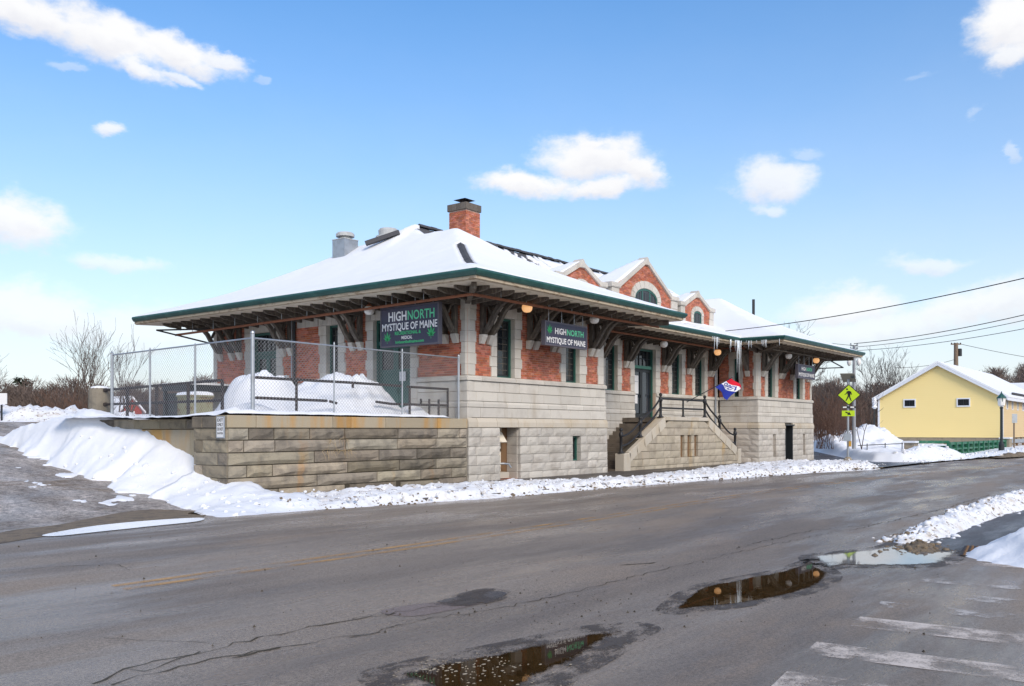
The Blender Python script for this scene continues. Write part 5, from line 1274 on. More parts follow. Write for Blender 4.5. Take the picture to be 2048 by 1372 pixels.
# ------------------------------------------------------------------ bricks: the largest 300 singly, the rest as one part
def brick_score(b):
    plane, pos, s0, s1, z0, z1 = b; c_ = pl(plane, pos, (s0 + s1) / 2, 0, z0); d = math.hypot(c_[0] - CU, c_[1] - CV)
    face = abs((c_[1] - CV) if plane == 'A' else (c_[0] - CU)) / d
    hid = 3. if z0 > 5.0 or (plane == 'B' and (z0 < 3.6 or 0 < pos < 1 and c_[1] > 2.2)) or c_[0] > 6 and plane == 'B' else 1.
    return hid * d * d / ((s1 - s0) * face)
BRICKS.sort(key=brick_score)
ba = MB().box(-.5, .5, -.0, .05, 0, 1).build('brick', M['brick'], st); bbk = MB().box(0, .05, -.5, .5, 0, 1).build('brick', M['brick'], st); ua = ub = False
r_ = random.Random(21)
rest = MB()
for i, (plane, pos, s0, s1, z0, z1) in enumerate(BRICKS):
    j = r_.uniform(-.003, .004)
    if i < 300:
        if plane == 'A':
            o = ba if not ua else inst(ba, (0, 0, 0), st); ua = True; o.location = ((s0 + s1) / 2, pos - j, z0); o.scale = (s1 - s0, 1, z1 - z0)
        else:
            o = bbk if not ub else inst(bbk, (0, 0, 0), st); ub = True; o.location = (pos - j, (s0 + s1) / 2, z0); o.scale = (1, s1 - s0, z1 - z0)
    else:
        q0, q1 = pl(plane, pos, s0, j, z0), pl(plane, pos, s1, -.05, z1)
        rest.box(min(q0[0], q1[0]), max(q0[0], q1[0]), min(q0[1], q1[1]), max(q0[1], q1[1]), z0, z1)
rb = rest.build('brickwork', M['brick'], st); rb['kind'] = 'stuff'
# ------------------------------------------------------------------ entrance stairs
sc_ = thing('stone_staircase', 'granite double flight staircase with three slots in its front wall', 'staircase', (15.2, 1.1, 0))
SV = .05
def stair_top(s): return np.interp(s, [9.55, 9.6, 10.0, 13.05, 17.25, 20.4, 20.85, 20.9], [.80, .80, .86, 2.33, 2.33, .90, .80, .80])
r_ = random.Random(31)
slots = [(14.5, 14.86), (15.16, 15.52), (15.84, 16.2)]
zz = [-.05, .25, .55, .86, 1.18, 1.52, 1.84, 2.16]
MB().prism([(9.62, -.05), (20.84, -.05), (20.84, .74), (17.22, 2.26), (13.08, 2.26), (9.62, .74)], 1, SV + .16, SV + .40).build('core', M['joint'], sc_)
for i, (z0, z1) in enumerate(zip(zz, zz[1:])):
    blocks = [(a, b) for a, b in slots] if .55 <= z0 < 1.5 else []
    for a, b in free(9.6, 20.86, blocks):
        x = a; L = r_.uniform(.4, .9)
        while x < b - .01:
            y = min(x + L, b); y = b if b - y < .25 else y
            p = [(x + .008, z0 + .008), (y - .008, z0 + .008), (y - .008, z1 - .008), (x + .008, z1 - .008)]
            # keep below the sloping copings
            k1 = (2.33 - .86) / (13.05 - 10.0); k2 = (2.33 - .90) / (20.4 - 17.25)
            p = clip(p, -k1, 1, .86 - k1 * 10.0 - .36); p = clip(p, k2, 1, .90 + k2 * 20.4 - .36); p = clip(p, -1, 0, -10.12); p = clip(p, 1, 0, 20.50)
            if len(p) >= 3 and max(q[0] for q in p) - min(q[0] for q in p) > .05 and max(q[1] for q in p) - min(q[1] for q in p) > .04:
                if len(p) == 4 and x > 10.2 and y < 20.3 and abs(p[0][0] - p[3][0]) < .01 and abs(p[1][0] - p[2][0]) < .01 and r_.random() < .9:
                    stone('A', SV + .04, p[0][0], p[1][0], p[0][1], p[2][1], .015, back=-.14, rough=.025, r_=r_).build('wall_stone', M['stair'], sc_)
                else: polystone('A', SV + .04, p, -.14, .03, .014).build('wall_stone', M['stair'], sc_)
            x = y; L = r_.uniform(.55, .95)
for a, b in slots: MB().box(a, b, SV + .13, SV + .155, .55, 1.52).build('slot_back', M['brown'], sc_)
# copings on the slopes, landing edge, end blocks
for sg_, sa_, sb_ in ((1, 10.0, 13.05), (-1, 20.4, 17.25)):
    k = 5
    for i in range(k):
        p, q_ = sa_ + (sb_ - sa_) * i / k, sa_ + (sb_ - sa_) * (i + 1) / k
        zp, zq = float(stair_top(p)), float(stair_top(q_)); dx = .13 * sg_
        poly = [(p + dx, zp - .40), (q_ + dx * .2, zq - .42), (q_, zq), (p, zp)]
        polystone('A', SV + .0, poly, -.40, .02, .012).build('coping_stone', M['tanstone'], sc_)
for a, b in ((9.6, 10.12), (20.50, 20.88)): polystone('A', SV, [(a, -.05), (b, -.05), (b, .84), (a, .80)], -.40, .02, .02).build('end_block', M['tanstone'], sc_)
x = 13.06
for w in (.9, 1.05, 1.15, 1.08):
    stone('A', SV, x + .004, x + w - .004, 2.165, 2.33, .05, back=-.40, c=.015).build('landing_stone', M['tanstone'], sc_); x += w
MB().box(13.05, 17.25, SV + .41, C0 - .1, 2.10, 2.30).build('landing', M['step'], sc_)
for k in range(12):
    z = .17 + k * .17
    for u0, u1 in ((9.62 + k * .285, 13.05), (17.25, 20.86 - k * .285)): MB().box(u0, u1, SV + .41, C0 - .12, z - .17, z).build('step', M['step'], sc_)

def post_prof(h): return [(.15, 0), (.15, .03), (.09, .05), (.07, .10), (.06, .14), (.06, h - .30), (.085, h - .28), (.095, h - .2), (.085, h - .13), (.06, h - .1), (.04, h - .06), (.075, h - .03), (.075, h + .03), (.03, h + .08)]
hr = thing('iron_handrail', 'black iron stair handrail with ball topped newel posts and two rails', 'handrail', (15.2, .25, .8))
HV = SV + .2
for s, h in ((9.72, .95), (11.25, .80), (13.0, .98), (17.25, .98), (18.85, .80), (20.62, .95)): MB().lathe((s, HV, float(stair_top(s)) - .01), post_prof(h), 10).build('newel_post', M['iron'], hr, smooth=True)
MB().lathe((15.08, HV, 2.32), [(.10, 0), (.10, .03), (.045, .06), (.04, .72), (.05, .76)], 10).build('post', M['iron'], hr)
for off in (.78, .34):
    if off > .5: MB().tube([(13.0, HV, 2.33 + off), (17.25, HV, 2.33 + off)], .042, 8).build('rail', M['iron'], hr)
    else: MB().tube([(13.0, HV, 2.33 + .38), (17.25, HV, 2.33 + .38)], .038, 8).build('rail', M['iron'], hr)
    for sg_, sa_, sb_ in ((1, 9.72, 13.0), (-1, 20.62, 17.25)):
        pts = []
        for i in range(13):
            t = i / 12; s = sa_ + (sb_ - sa_) * t; dip = -.16 * math.sin(math.pi * min(1, t * 1.9)) * (1 - t) if t < .55 else 0
            pts.append((s, HV, .80 + off * .9 + (1.53) * (t * .75 + .25 * t ** 2) + dip + (.10 * (t - .85) / .15 if t > .85 else 0)))
        MB().tube(pts, .04, 8).build('rail', M['iron'], hr)

# ------------------------------------------------------------------ flag
fl = thing('flag', 'red, white and blue OPEN flag on a black pole leaning from the stair railing', 'flag', (15.4, .25, 3.0))
p0, p1 = Vector((15.35, .20, 3.02)), Vector((19.0, -.35, 4.28))
MB().tube([p0, p1], .022, 8).build('flagpole', M['iron'], fl); MB().lathe((p1.x, p1.y, p1.z), [(.0, -.04), (.04, 0), (.0, .04)], 8).build('finial', M['galv'], fl)
ax = (p1 - p0).normalized(); hoist0 = p0 + ax * (p1 - p0).length * .60; hoist1 = p0 + ax * (p1 - p0).length * .97
FLU, FLV = 26, 20
def flagpt(a, b):
    "a from hoist to fly, b from the lower (butt) end to the pole tip"
    h = hoist0 + (hoist1 - hoist0) * b
    drop = Vector((1.0 * a * (.95 + .1 * b), -.2 * a, -.54 * a * (1.1 - .25 * b) + .16 * a * math.sin(b * 3.1)))
    w = .10 * math.sin(a * 6 + b * 4.4) * a ** .7 + .06 * math.sin(b * 9 + a * 3) * a
    return h + drop + Vector((.2 * w, -1.1 * w, .35 * w))
for nm, m_, b0, b1 in (('blue_stripe', 'flagblue', 0, .36), ('white_stripe', 'flagwhite', .36, .66), ('red_stripe', 'flagred', .66, 1)):
    nb = 8; mb = MB()
    for side in (0, .004):
        mb.add([flagpt(i / FLU, b0 + (b1 - b0) * j / nb) + Vector((0, side, 0)) for i in range(FLU + 1) for j in range(nb + 1)],
               [(i * (nb + 1) + j, (i + 1) * (nb + 1) + j, (i + 1) * (nb + 1) + j + 1, i * (nb + 1) + j + 1) for i in range(FLU) for j in range(nb)])
    mb.build(nm, M[m_], fl, smooth=True)
cu_ = bpy.data.curves.new('t', 'FONT'); cu_.body = 'OPEN'; cu_.size = 1; cu_.offset = .02; cu_.resolution_u = 3; to = bpy.data.objects.new('t', cu_); me = bpy.data.meshes.new_from_object(to)
xs = [v.co.x for v in me.vertices]; X1 = max(xs)
MB().add([flagpt(.10 + .80 * v.co.x / X1, .40 + .22 * v.co.y / .7) + Vector((0, -.012, 0)) for v in me.vertices], [tuple(p.vertices) for p in me.polygons]).build('lettering', M['flagblue'], fl)
bpy.data.objects.remove(to); bpy.data.curves.remove(cu_)

# ------------------------------------------------------------------ hanging shop signs and lamps
def leaf_emblem(parent, origin, X, size, m):
    X = Vector(X); Zd = Vector((0, 0, 1)); N_ = X.cross(Zd); O = Vector(origin); mb = MB()
    for ang, L in ((0, 1), (32, .86), (-32, .86), (64, .66), (-64, .66), (98, .40), (-98, .40)):
        a = math.radians(90 - ang); d = (math.cos(a), math.sin(a)); nn = (-d[1], d[0]); pts = []
        for k in range(15):
            t = k / 14; w = .115 * L * math.sin(math.pi * t ** .8) * (1.15 if k % 2 else .8) if 0 < k < 14 else 0; pts.append((t * L, w))
        poly = [(d[0] * t + nn[0] * w, d[1] * t + nn[1] * w) for t, w in pts] + [(d[0] * t - nn[0] * w, d[1] * t - nn[1] * w) for t, w in pts[-2:0:-1]]
        mb.add([O + X * (p[0] * size) + Zd * (p[1] * size) + N_ * .004 for p in poly], [tuple(range(len(poly)))])
    mb.add([O + X * (x * size) + Zd * (z * size) + N_ * .004 for x, z in ((-.02, 0), (-.05, -.35), (.0, -.35), (.02, 0))], [(0, 1, 2, 3)])
    mb.build('leaf_emblem', m, parent)
def sign_box(name, label, plane, pos, s0, s1, z0, z1, t=.16):
    a = thing(name, label, 'sign', pl(plane, pos, (s0 + s1) / 2, 0, z0))
    def bx(mb, a, b, c_, d_, e, f): p, q_ = pl(plane, pos, a, c_, e), pl(plane, pos, b, d_, f); return mb.box(min(p[0], q_[0]), max(p[0], q_[0]), min(p[1], q_[1]), max(p[1], q_[1]), e, f)
    fw = .05; mb = MB()
    for x, y, e, f in ((s0, s1, z0, z0 + fw), (s0, s1, z1 - fw, z1), (s0, s0 + fw, z0 + fw, z1 - fw), (s1 - fw, s1, z0 + fw, z1 - fw)): bx(mb, x, y, -t / 2, t / 2, e, f)
    mb.build('frame', M['signframe'], a)
    bx(MB(), s0 + fw, s1 - fw, -t / 2 + .01, t / 2 - .012, z0 + fw, z1 - fw).build('panel', M['signface'], a)
    for k in (.12, .42, .72, .93): s = s0 + (s1 - s0) * k; p = pl(plane, pos, s, 0, z1 - .01); q_ = pl(plane, pos, s, 0, 6.2 if plane == 'B' else 6.1); MB().tube([p, q_], .014, 5).build('hanger_rod', M['galv'], a)
    return a
s1_ = sign_box('shop_sign', 'large navy shop sign with two green leaves hanging at the end wall', 'B', -.92, .33, 2.92, 4.43, 5.74)
fx = -.92 - .08 + .012; rd = (0, -1, 0)
def tB(b, m_, s, z, h, w, **k): return text(b, m_, s1_, (fx, s, z), rd, h, w, .003, **k)
tB('HIGH', M['white'], 2.14, 5.27, .29, .82, bold=.024); tB('NORTH', M['mint'], 1.10, 5.27, .29, 1.16, bold=.012)
tB('MYSTIQUE OF MAINE', M['white'], 1.62, 4.97, .225, 2.44, bold=.02)
tB('RECREATIONAL &', M['lettergreen'], 1.68, 4.815, .105, 1.15, bold=.02); tB('MEDICAL', M['white'], 1.72, 4.665, .10, .48, bold=.02); tB('highnorthofmaine.com', M['lettergreen'], 1.60, 4.535, .09, 1.25, bold=.02)
leaf_emblem(s1_, (fx, 2.60, 4.66), rd, .30, M['leafgreen']); leaf_emblem(s1_, (fx, .66, 4.72), rd, .32, M['leafgreen'])
s2_ = sign_box('shop_sign', 'dark shop sign with one green leaf hanging over the street front window', 'A', -.92, 2.78, 5.34, 4.60, 5.42)
fy = -.92 - .08 + .012
def tA(par, b, m_, s, z, h, w, **k): return text(b, m_, par, (s, fy, z), (1, 0, 0), h, w, .003, **k)
tA(s2_, 'HIGH', M['white'], 3.70, 5.02, .20, .66, bold=.018); tA(s2_, 'NORTH', M['mint'], 4.60, 5.02, .20, 1.02, bold=.015)
tA(s2_, 'MYSTIQUE OF MAINE', M['white'], 4.06, 4.70, .19, 2.34, bold=.02); leaf_emblem(s2_, (3.06, fy, 5.05), (1, 0, 0), .28, M['leafgreen'])
s3_ = sign_box('shop_sign', 'small dark shop sign hanging at the far wing of the station', 'A', -.92, 25.85, 28.42, 4.54, 5.30)
tA(s3_, 'HIGH', M['white'], 26.72, 4.98, .19, .68, bold=.018); tA(s3_, 'NORTH', M['mint'], 27.55, 4.98, .19, .80, bold=.015); tA(s3_, 'MYSTIQUE OF MAINE', M['white'], 27.14, 4.66, .19, 2.34, bold=.02)

def lamp(label, u, v, z, lit):
    a = thing('globe_lamp', label, 'lamp', (u, v, z), 'globe lamps hanging below the eaves')
    MB().lathe((u, v, z), [(.03, -.18), (.10, -.165), (.155, -.11), (.178, -.03), (.165, .05), (.12, .09), (.08, .10)], 18).build('globe', M['lit'] if lit else M['globe'], a, smooth=True)
    MB().lathe((u, v, z), [(.11, .085), (.12, .12), (.05, .17), (.02, .19), (.02, .40)], 12).build('lamp_holder', M['pipe'], a)
for l in (('lit globe lamp under the eaves right of the corner pier', 1.85, -.95, 5.76, 1), ('white globe lamp right of the one leaf shop sign', 5.88, -.95, 5.77, 0), ('white globe lamp left of the large navy sign', -.95, 3.50, 5.75, 0),
          ('white globe lamp above the entrance stairs', 14.95, 1.15, 5.68, 0), ('lit globe lamp above the OPEN flag', 20.45, 1.1, 5.68, 1), ('white globe lamp left of the small far sign', 24.75, -.9, 5.67, 0), ('lit globe lamp at the right end of the far wing', 28.9, -.9, 5.69, 1)): lamp(*l)
# icicles
r_ = random.Random(8)
def icicle(u, v, z, L, lab):
    n_ = 5; pts = [(u + r_.uniform(-.012, .012), v + r_.uniform(-.012, .012), z - L * i / n_) for i in range(n_ + 1)]
    o = MB().tube(pts, [max(.005, (.013 + .014 * min(L, 1)) * (1 - i / n_) ** .8 * r_.uniform(.8, 1.15)) for i in range(n_ + 1)], 6).build('icicle', M['ice'], None, smooth=True)
    props(o, lab, 'icicle', 'icicles hanging from the gutter')
for k in range(7): icicle(17.5 + r_.uniform(0, .9), -.02, 6.15, r_.uniform(.15, .75), 'short icicle in the left cluster on the middle gutter')
for k in range(15): icicle(19.2 + r_.uniform(0, 1.45), -.03, 6.16, r_.uniform(.15, .8), 'icicle in the crowded cluster where the middle and far eaves meet')
for k, (L, lab) in enumerate(((1.6, 'left one of the three longest icicles'), (1.9, 'longest icicle, nearly reaching the globe lamp'), (1.3, 'right one of the three longest icicles'))): icicle(20.2 + k * .22, -.05, 6.18, L, lab)
for k in range(12): icicle(L2 - E_ - .1, -.2 - r_.uniform(0, 1.8), 6.16, r_.uniform(.1, .45), 'tiny icicle along the short side eave of the far wing')

# ------------------------------------------------------------------ snow on the terrace, fence, old railing
def terrace_top(U, V):
    n1 = fbm(U, V, .8, 4, 111); n2 = fbm(U, V, 3.2, 3, 112)
    g = lambda a, b, sa, sb, h, p=1.: h * np.exp(-(((U - a) / sa) ** 2 + ((V - b) / sb) ** 2) ** p)
    T = .08 + .10 * n1
    piles = [g(-3.5, 2.3, 2.0, 1.35, 1.12, 1.9), g(-2.7, 1.9, 1.0, .8, 1.30, 1.2), g(-5.75, 2.7, 1.15, 1.1, 1.15, 2.2), g(-7.3, 1.15, .8, .5, .30), g(-4.6, 4.4, .9, 1.0, 1.25, 1.8), g(-3.4, 5.2, .9, 1.0, 1.2, 1.6), g(-1.2, 1.3, .8, .6, .32)]
    P = piles[0]
    for q_ in piles[1:]: P = np.maximum(P, q_) + .15 * np.minimum(P, q_)
    T = T + P * (.95 + .5 * (n1 - .5) + .22 * (n2 - .5)) + .05 * (n2 - .5)
    wet = sstep(-.95, -.55, U + .12 * V) * sstep(1.4, .9, V)                  # cleared corner by the wall
    T = T * (1 - wet) - .05 * wet
    out = (V < .0) | (U > .0) & True
    lip = .02 + .98 * sstep(-.02, .14, V) * sstep(-8.85, -8.68, U)
    return np.where(lip > 0, T * (.35 + .65 * lip), -.2)
patchfield('terrace_snow', -8.76, .06, .0, 9, .07, terrace_top, M['snow'], 'deep white snow piles on the terrace behind the fence', base=lambda u, v: 2.0 + .10 * sstep(.6, .1, v))

fn = thing('chain_link_fence', 'galvanised chain link fence round the edge of the terrace', 'fence', (-7.87, .3, 2.1))
FV, FU, FT = .30, -7.87, 4.09
for s, r0 in ((FU, .05), (-5.23, .022), (-2.62, .022), (-.10, .04)):
    zt = FT + (.10 if s == FU else .02); MB().lathe((s, FV, 2.08), [(r0, 0), (r0, zt - 2.12), (r0 * 1.15, zt - 2.10), (r0 * .9, zt - 2.06), (.004, zt - 2.03)], 10).build('post', M['galv'], fn)
for s, r0 in ((2.81, .028), (5.03, .028), (7.1, .045)): MB().lathe((FU, s, 2.08), [(r0, 0), (r0, 1.93), (r0 * 1.1, 1.95), (.004, 2.0)], 10).build('post', M['galv'], fn)
MB().tube([(FU, FV, FT - .04), (-.10, FV, FT - .05)], .021, 8).build('top_rail', M['galv'], fn); MB().tube([(FU, FV, FT - .04), (FU, 7.1, FT - .12)], .021, 8).build('top_rail', M['galv'], fn)
for z in (2.5, 3.0, 3.5): MB().lathe((FU, FV, z), [(.056, 0), (.056, .05)], 10).build('fence_band', M['galv'], fn)
mb = MB()
def mesh_panel(fix, along, lo, hi, z0, z1, dia=.105):
    H_ = z1 - z0; k = int((hi - lo + H_) / dia) + 1
    for i in range(k + 1):
        for sg_ in (1, -1):
            a0 = lo - H_ + i * dia if sg_ > 0 else lo + i * dia
            p, q_ = (a0, z0), (a0 + sg_ * H_, z1)
            # clip to the panel
            ta, tb = 0., 1.
            d = q_[0] - p[0]
            for lim, s_ in ((lo, 1), (hi, -1)):
                f0, f1 = s_ * (p[0] - lim), s_ * (q_[0] - lim)
                if f0 < 0 and f1 < 0: ta = 2
                elif f0 < 0: ta = max(ta, f0 / (f0 - f1))
                elif f1 < 0: tb = min(tb, f0 / (f0 - f1))
            if ta >= tb: continue
            A = (p[0] + d * ta, p[1] + H_ * ta); B = (p[0] + d * tb, p[1] + H_ * tb); off = .006 * sg_
            f = lambda t: (t[0], fix + off, t[1]) if along == 'u' else (fix + off, t[0], t[1])
            mb.tube([f(A), f(B)], .0031, 4, cap=False)
mesh_panel(FV, 'u', FU, -.10, 2.12, FT - .05); mesh_panel(FU, 'v', FV, 7.1, 2.12, FT - .10)
w_ = mb.build('chain_link_mesh', M['wire'], fn); w_['kind'] = 'stuff'

orl = thing('pipe_railing', 'old black iron pipe railing half buried in snow behind the fence', 'railing', (-7.6, .75, 2.1))
RV, RU = .75, -7.45
def rail(pts, r0=.038, nm='rail'): return MB().tube(pts, r0, 8).build(nm, M['rustiron'], orl)
rail([(RU, RV, 3.10), (-4.3, RV, 3.10), (-2.2, RV, 3.08)]); rail([(-1.95, RV, 3.07), (-.1, RV, 3.06)]); rail([(RU, 8.3, 2.98), (RU, RV + 1.6, 3.08), (RU + .1, RV + 1.55, 3.08)])
rail([(RU, RV, 2.58), (-5.1, RV, 2.56)]); rail([(-5.0, RV, 2.55), (-4.75, RV, 2.5)]); rail([(-3.25, RV, 2.58), (-2.6, RV, 2.53), (-.1, RV, 2.54)]); rail([(RU, 8.3, 2.54), (RU, RV + 1.5, 2.54)])
for s, a, b in ((-6.15, 2.2, 3.1), (-1.85, 2.2, 3.08), (-4.15, 2.95, 3.1)): rail([(s, RV, a), (s, RV, b)], .036, 'post')
for s, a, b in ((-1.35, 2.55, 2.72), (-.98, 2.12, 2.72), (-.55, 2.12, 2.72), (-.12, 2.12, 3.1)): rail([(s, RV, a), (s, RV, b)], .036, 'post')
rail([(-1.0, RV, 2.14), (-.1, RV, 2.15)])
for s in (7.0, 5.4, 3.8, 2.2): rail([(RU, s, 2.1), (RU, s, 3.06)], .045, 'post')
sp = thing('stone_post', 'weathered round topped granite post with a rust streak at the end of the railing', 'stone post', (-7.55, 8.55, 2.0))
P_ = at(198, 800, 30.0); MB().lathe((RU, 8.62, 1.95), [(.33, 0), (.33, .95), (.31, 1.05), (.26, 1.10)], 16).build('post', M['granite'], sp); MB().lathe((RU, 8.62, 3.04), [(.27, 0), (.25, .05), (.1, .08)], 12).build('snow_cap', M['snow'], sp)
for z in (2.98, 2.54): MB().lathe((RU, 8.28, z - .06), [(.02, 0), (.07, .02), (.07, .10), (.02, .12)], 10).build('rail_socket', M['rustiron'], sp)
mbx = thing('meter_box', 'small white box on the end wall between two downspouts', 'box', (.05, 9.15, 3.55))
MB().box(-.02, .09, 8.98, 9.28, 3.50, 3.82).build('casing', M['white'], mbx); MB().box(-.03, -.02, 9.01, 9.25, 3.55, 3.78).build('cover', M['galv'], mbx)
# dry straw growing from a joint in the granite wall
tf = thing('dry_grass_tuft', 'dry straw coloured tuft hanging from a joint in the granite wall', 'plant', (-5.1, -.03, 1.5)); r_ = random.Random(3); mb = MB()
for k in range(46):
    a = Vector((-5.45 + r_.uniform(-.5, .55), -.03, 1.50 - (.3 if k % 3 else 0))); d = Vector((r_.uniform(-.25, .25), -r_.uniform(.05, .14), r_.uniform(-.25, .10)))
    mb.tube([a, a + d * .6, a + d + Vector((0, 0, -.05))], [.004, .003, .0015], 3)
mb.build('stalks', M['straw'], tf)

# ------------------------------------------------------------------ things behind the terrace
def place(px, py, Y): return at(px, py, Y)
u_, v_, z_ = at(390, 832, 31.); cb = thing('utility_cabinet', 'mossy green box with a snow cap behind the chain link fence', 'cabinet', (u_, v_, 1.8))
MB().box(u_ - .42, u_ + .42, v_ - .4, v_ + .4, 1.7, 2.88).build('casing', M['cabinet'], cb); MB().box(u_ - .46, u_ + .46, v_ - .44, v_ + .44, 2.88, 2.94).build('lid', M['cabinet'], cb)
MB().prism([(-.44, 0), (.44, 0), (.40, .08), (.2, .12), (-.2, .12), (-.40, .08)], 1, v_ - .44, v_ + .44).build('snow_cap', M['snow'], cb).location = (u_, 0, 2.942)
u_, v_, z_ = at(386, 778, 36.); ca = thing('shelter', 'dark flat roofed shelter behind the mossy box', 'shelter', (u_, v_, 1.7))
MB().box(u_ - .8, u_ + 1.2, v_ - .9, v_ + .9, 3.30, 3.52).build('roof', M['dark'], ca); MB().box(u_ - .8, u_ + 1.2, v_ - .9, v_ + .9, 3.52, 3.60).build('roof_snow', M['snow'], ca)
for a, b in ((-.72, -.8), (-.72, .8), (1.1, -.8), (1.1, .8)): MB().box(u_ + a - .06, u_ + a + .06, v_ + b - .06, v_ + b + .06, 1.5, 3.3).build('post', M['dark'], ca)
MB().box(u_ - .70, u_ - .62, v_ - .7, v_ + .7, 1.8, 3.2).build('side_panel', M['dark'], ca)
u_, v_, z_ = at(230, 800, 120.); bn = thing('red_barn', 'small red barn with a snowy gabled roof far behind the stone post', 'barn', (u_, v_, 1.6))
w, d = 1.5, 4.0
MB().prism([(u_ - w, 1.2), (u_ + w, 1.2), (u_ + w, 4.2), (u_, 5.9), (u_ - w, 4.2)], 1, v_ - d, v_ + d).build('wall', M['red'], bn)
for sg_ in (-1, 1): MB().prism([(u_, 5.92), (u_ + sg_ * 1.85, 3.92), (u_ + sg_ * 1.85, 4.2), (u_, 6.22)], 1, v_ - d - .4, v_ + d + .4).build('roof_snow', M['snow'], bn)
MB().box(u_ - .5, u_ + .5, v_ - d - .05, v_ - d, 2.6, 4.2).build('door', M['white'], bn); MB().box(u_ - w - .05, u_ - w, v_ - 1, v_ + 0, 3.4, 4.4).build('window', M['white'], bn)
u_, v_, z_ = at(4, 797, 43.); ns = thing('lot_sign', 'small white car park sign on a post at the left edge', 'sign', (u_, v_, 1.7))
pa, pb = at(-18, 786, 43.), at(14, 786, 43.); X_ = (Vector(pb) - Vector(pa)).normalized()
MB().bar(Vector(pa) + Vector((0, 0, -.27)), Vector(pb) + Vector((0, 0, -.27)), .03, .52).build('panel', M['white'], ns)
MB().bar((u_, v_ + .05, 1.6), (u_, v_ + .05, 2.95), .07).build('post', M['dark'], ns)
for k in range(3): MB().bar(Vector(pa) + X_ * .12 + Vector((.012, -.02, -.12 - k * .14)), Vector(pb) - X_ * .12 + Vector((.012, -.02, -.12 - k * .14)), .004, .03).build('print_line', M['galv'], ns)

# ------------------------------------------------------------------ pedestrian crossing sign
u_, v_, _ = at(1696, 925, 46.0)
pg = thing('pedestrian_sign', 'fluorescent yellow-green pedestrian crossing sign with solar panel on a steel post', 'sign', (u_, v_, .1))
TOC = Vector((CU - u_, CV - v_, 0)).normalized(); SX = Vector((-TOC.y, TOC.x, 0)); SX = SX if SX.dot(Vector((CT * 1.0, -ST, 0))) > 0 else -SX
K = 46.0 / F
def sp_(px, py, f=.06): return Vector((u_, v_, EYE + (HZ - py) * K)) + SX * ((px - 1696.5) * K) + TOC * f
def spoly(name, pts, m_, f=.06, t=.004):
    k = len(pts); mb = MB().add([sp_(*p, f) for p in pts] + [sp_(*p, f - t) for p in pts], [tuple(range(k)), tuple(range(2 * k - 1, k - 1, -1))] + [(i, (i + 1) % k, k + (i + 1) % k, k + i) for i in range(k)]); return mb.build(name, M[m_], pg)
MB().lathe((u_, v_, .0), [(.055, 0), (.055, EYE + (HZ - 752) * K)], 10).build('post', M['galv'], pg)
spoly('sign_border', [(1698, 768.5), (1720.5, 790), (1698, 811), (1676, 790)], 'black', .058, .008); spoly('diamond_panel', [(1698, 770.5), (1718.5, 790), (1698, 809), (1678, 790)], 'fluor', .064, .004)
for nm, pts in (('head', [(1694.7 + 1.9 * math.cos(a * .785), 778.5 + 1.9 * math.sin(a * .785)) for a in range(8)]),
                ('torso', [(1694.5, 782.8), (1697, 781.6), (1700.5, 782.2), (1702, 785), (1700.5, 791), (1696.3, 791.3), (1695, 787)]),
                ('walker_arm', [(1699.5, 782.2), (1702.3, 783.3), (1703.6, 787.3), (1703.2, 790), (1701.9, 789.6), (1701.8, 787.4), (1700.3, 784.6)]), ('walker_arm', [(1695, 784.4), (1694.2, 787.6), (1690.6, 789.8), (1690.0, 788.7), (1693.2, 786.2), (1694, 783.2)]),
                ('walker_leg', [(1696.3, 791), (1698.8, 791), (1697.5, 795), (1693.4, 802), (1691.8, 801.4), (1694.6, 795.5)]), ('walker_leg', [(1698.2, 791), (1700.6, 790.6), (1701.2, 795.5), (1703.6, 802), (1702.1, 802.4), (1699, 796.5)])):
    spoly(nm, pts, 'black', .068, .003)
spoly('beacon_bar', [(1685, 812.5), (1711, 812.5), (1711, 816.5), (1685, 816.5)], 'dark', .09, .06)
for a in (1687, 1701): spoly('beacon_light', [(a, 813.3), (a + 7, 813.3), (a + 7, 815.8), (a, 815.8)], 'globe', .095, .004)
spoly('arrow_panel', [(1685, 821.2), (1709.2, 821.2), (1709.2, 832.4), (1685, 832.4)], 'fluor', .064, .005)
spoly('arrow', [(1692.3, 822.8), (1697.4, 825.6), (1698.7, 823.6), (1702.4, 829.9), (1695.3, 829.8), (1696.4, 827.7), (1691.4, 824.9)], 'black', .069, .003)
spoly('control_box', [(1688, 867), (1702, 867), (1702, 882), (1688, 882)], 'galv', .10, .16); spoly('push_button_box', [(1698, 882), (1703, 882), (1703, 893), (1698, 893)], 'ochre', .08, .10)
pa = [sp_(1681.5, 748, .35), sp_(1708.5, 748, .35), sp_(1712, 764, -.1), sp_(1687, 764, -.1)]; up_ = (pa[1] - pa[0]).cross(pa[3] - pa[0]).normalized() * .03
MB().add(pa + [p + up_ for p in pa], [(0, 1, 2, 3), (7, 6, 5, 4), (0, 4, 5, 1), (1, 5, 6, 2), (2, 6, 7, 3), (3, 7, 4, 0)]).build('solar_panel', M['solar'], pg)
spoly('panel_battery', [(1701, 753.5), (1708, 753), (1708, 757.5), (1703, 757)], 'dark', .28, .06)
MB().tube([sp_(1695.3, 770, .0), sp_(1695.3, 757, .06)], .02, 6).tube([sp_(1699.3, 770, .0), sp_(1699.3, 757, .06)], .02, 6).build('panel_bracket', M['galv'], pg)
MB().lathe((u_, v_, .05), [(.24, 0), (.22, .18), (.15, .30), (.10, .34)], 8).build('footing', M['concrete'], pg)
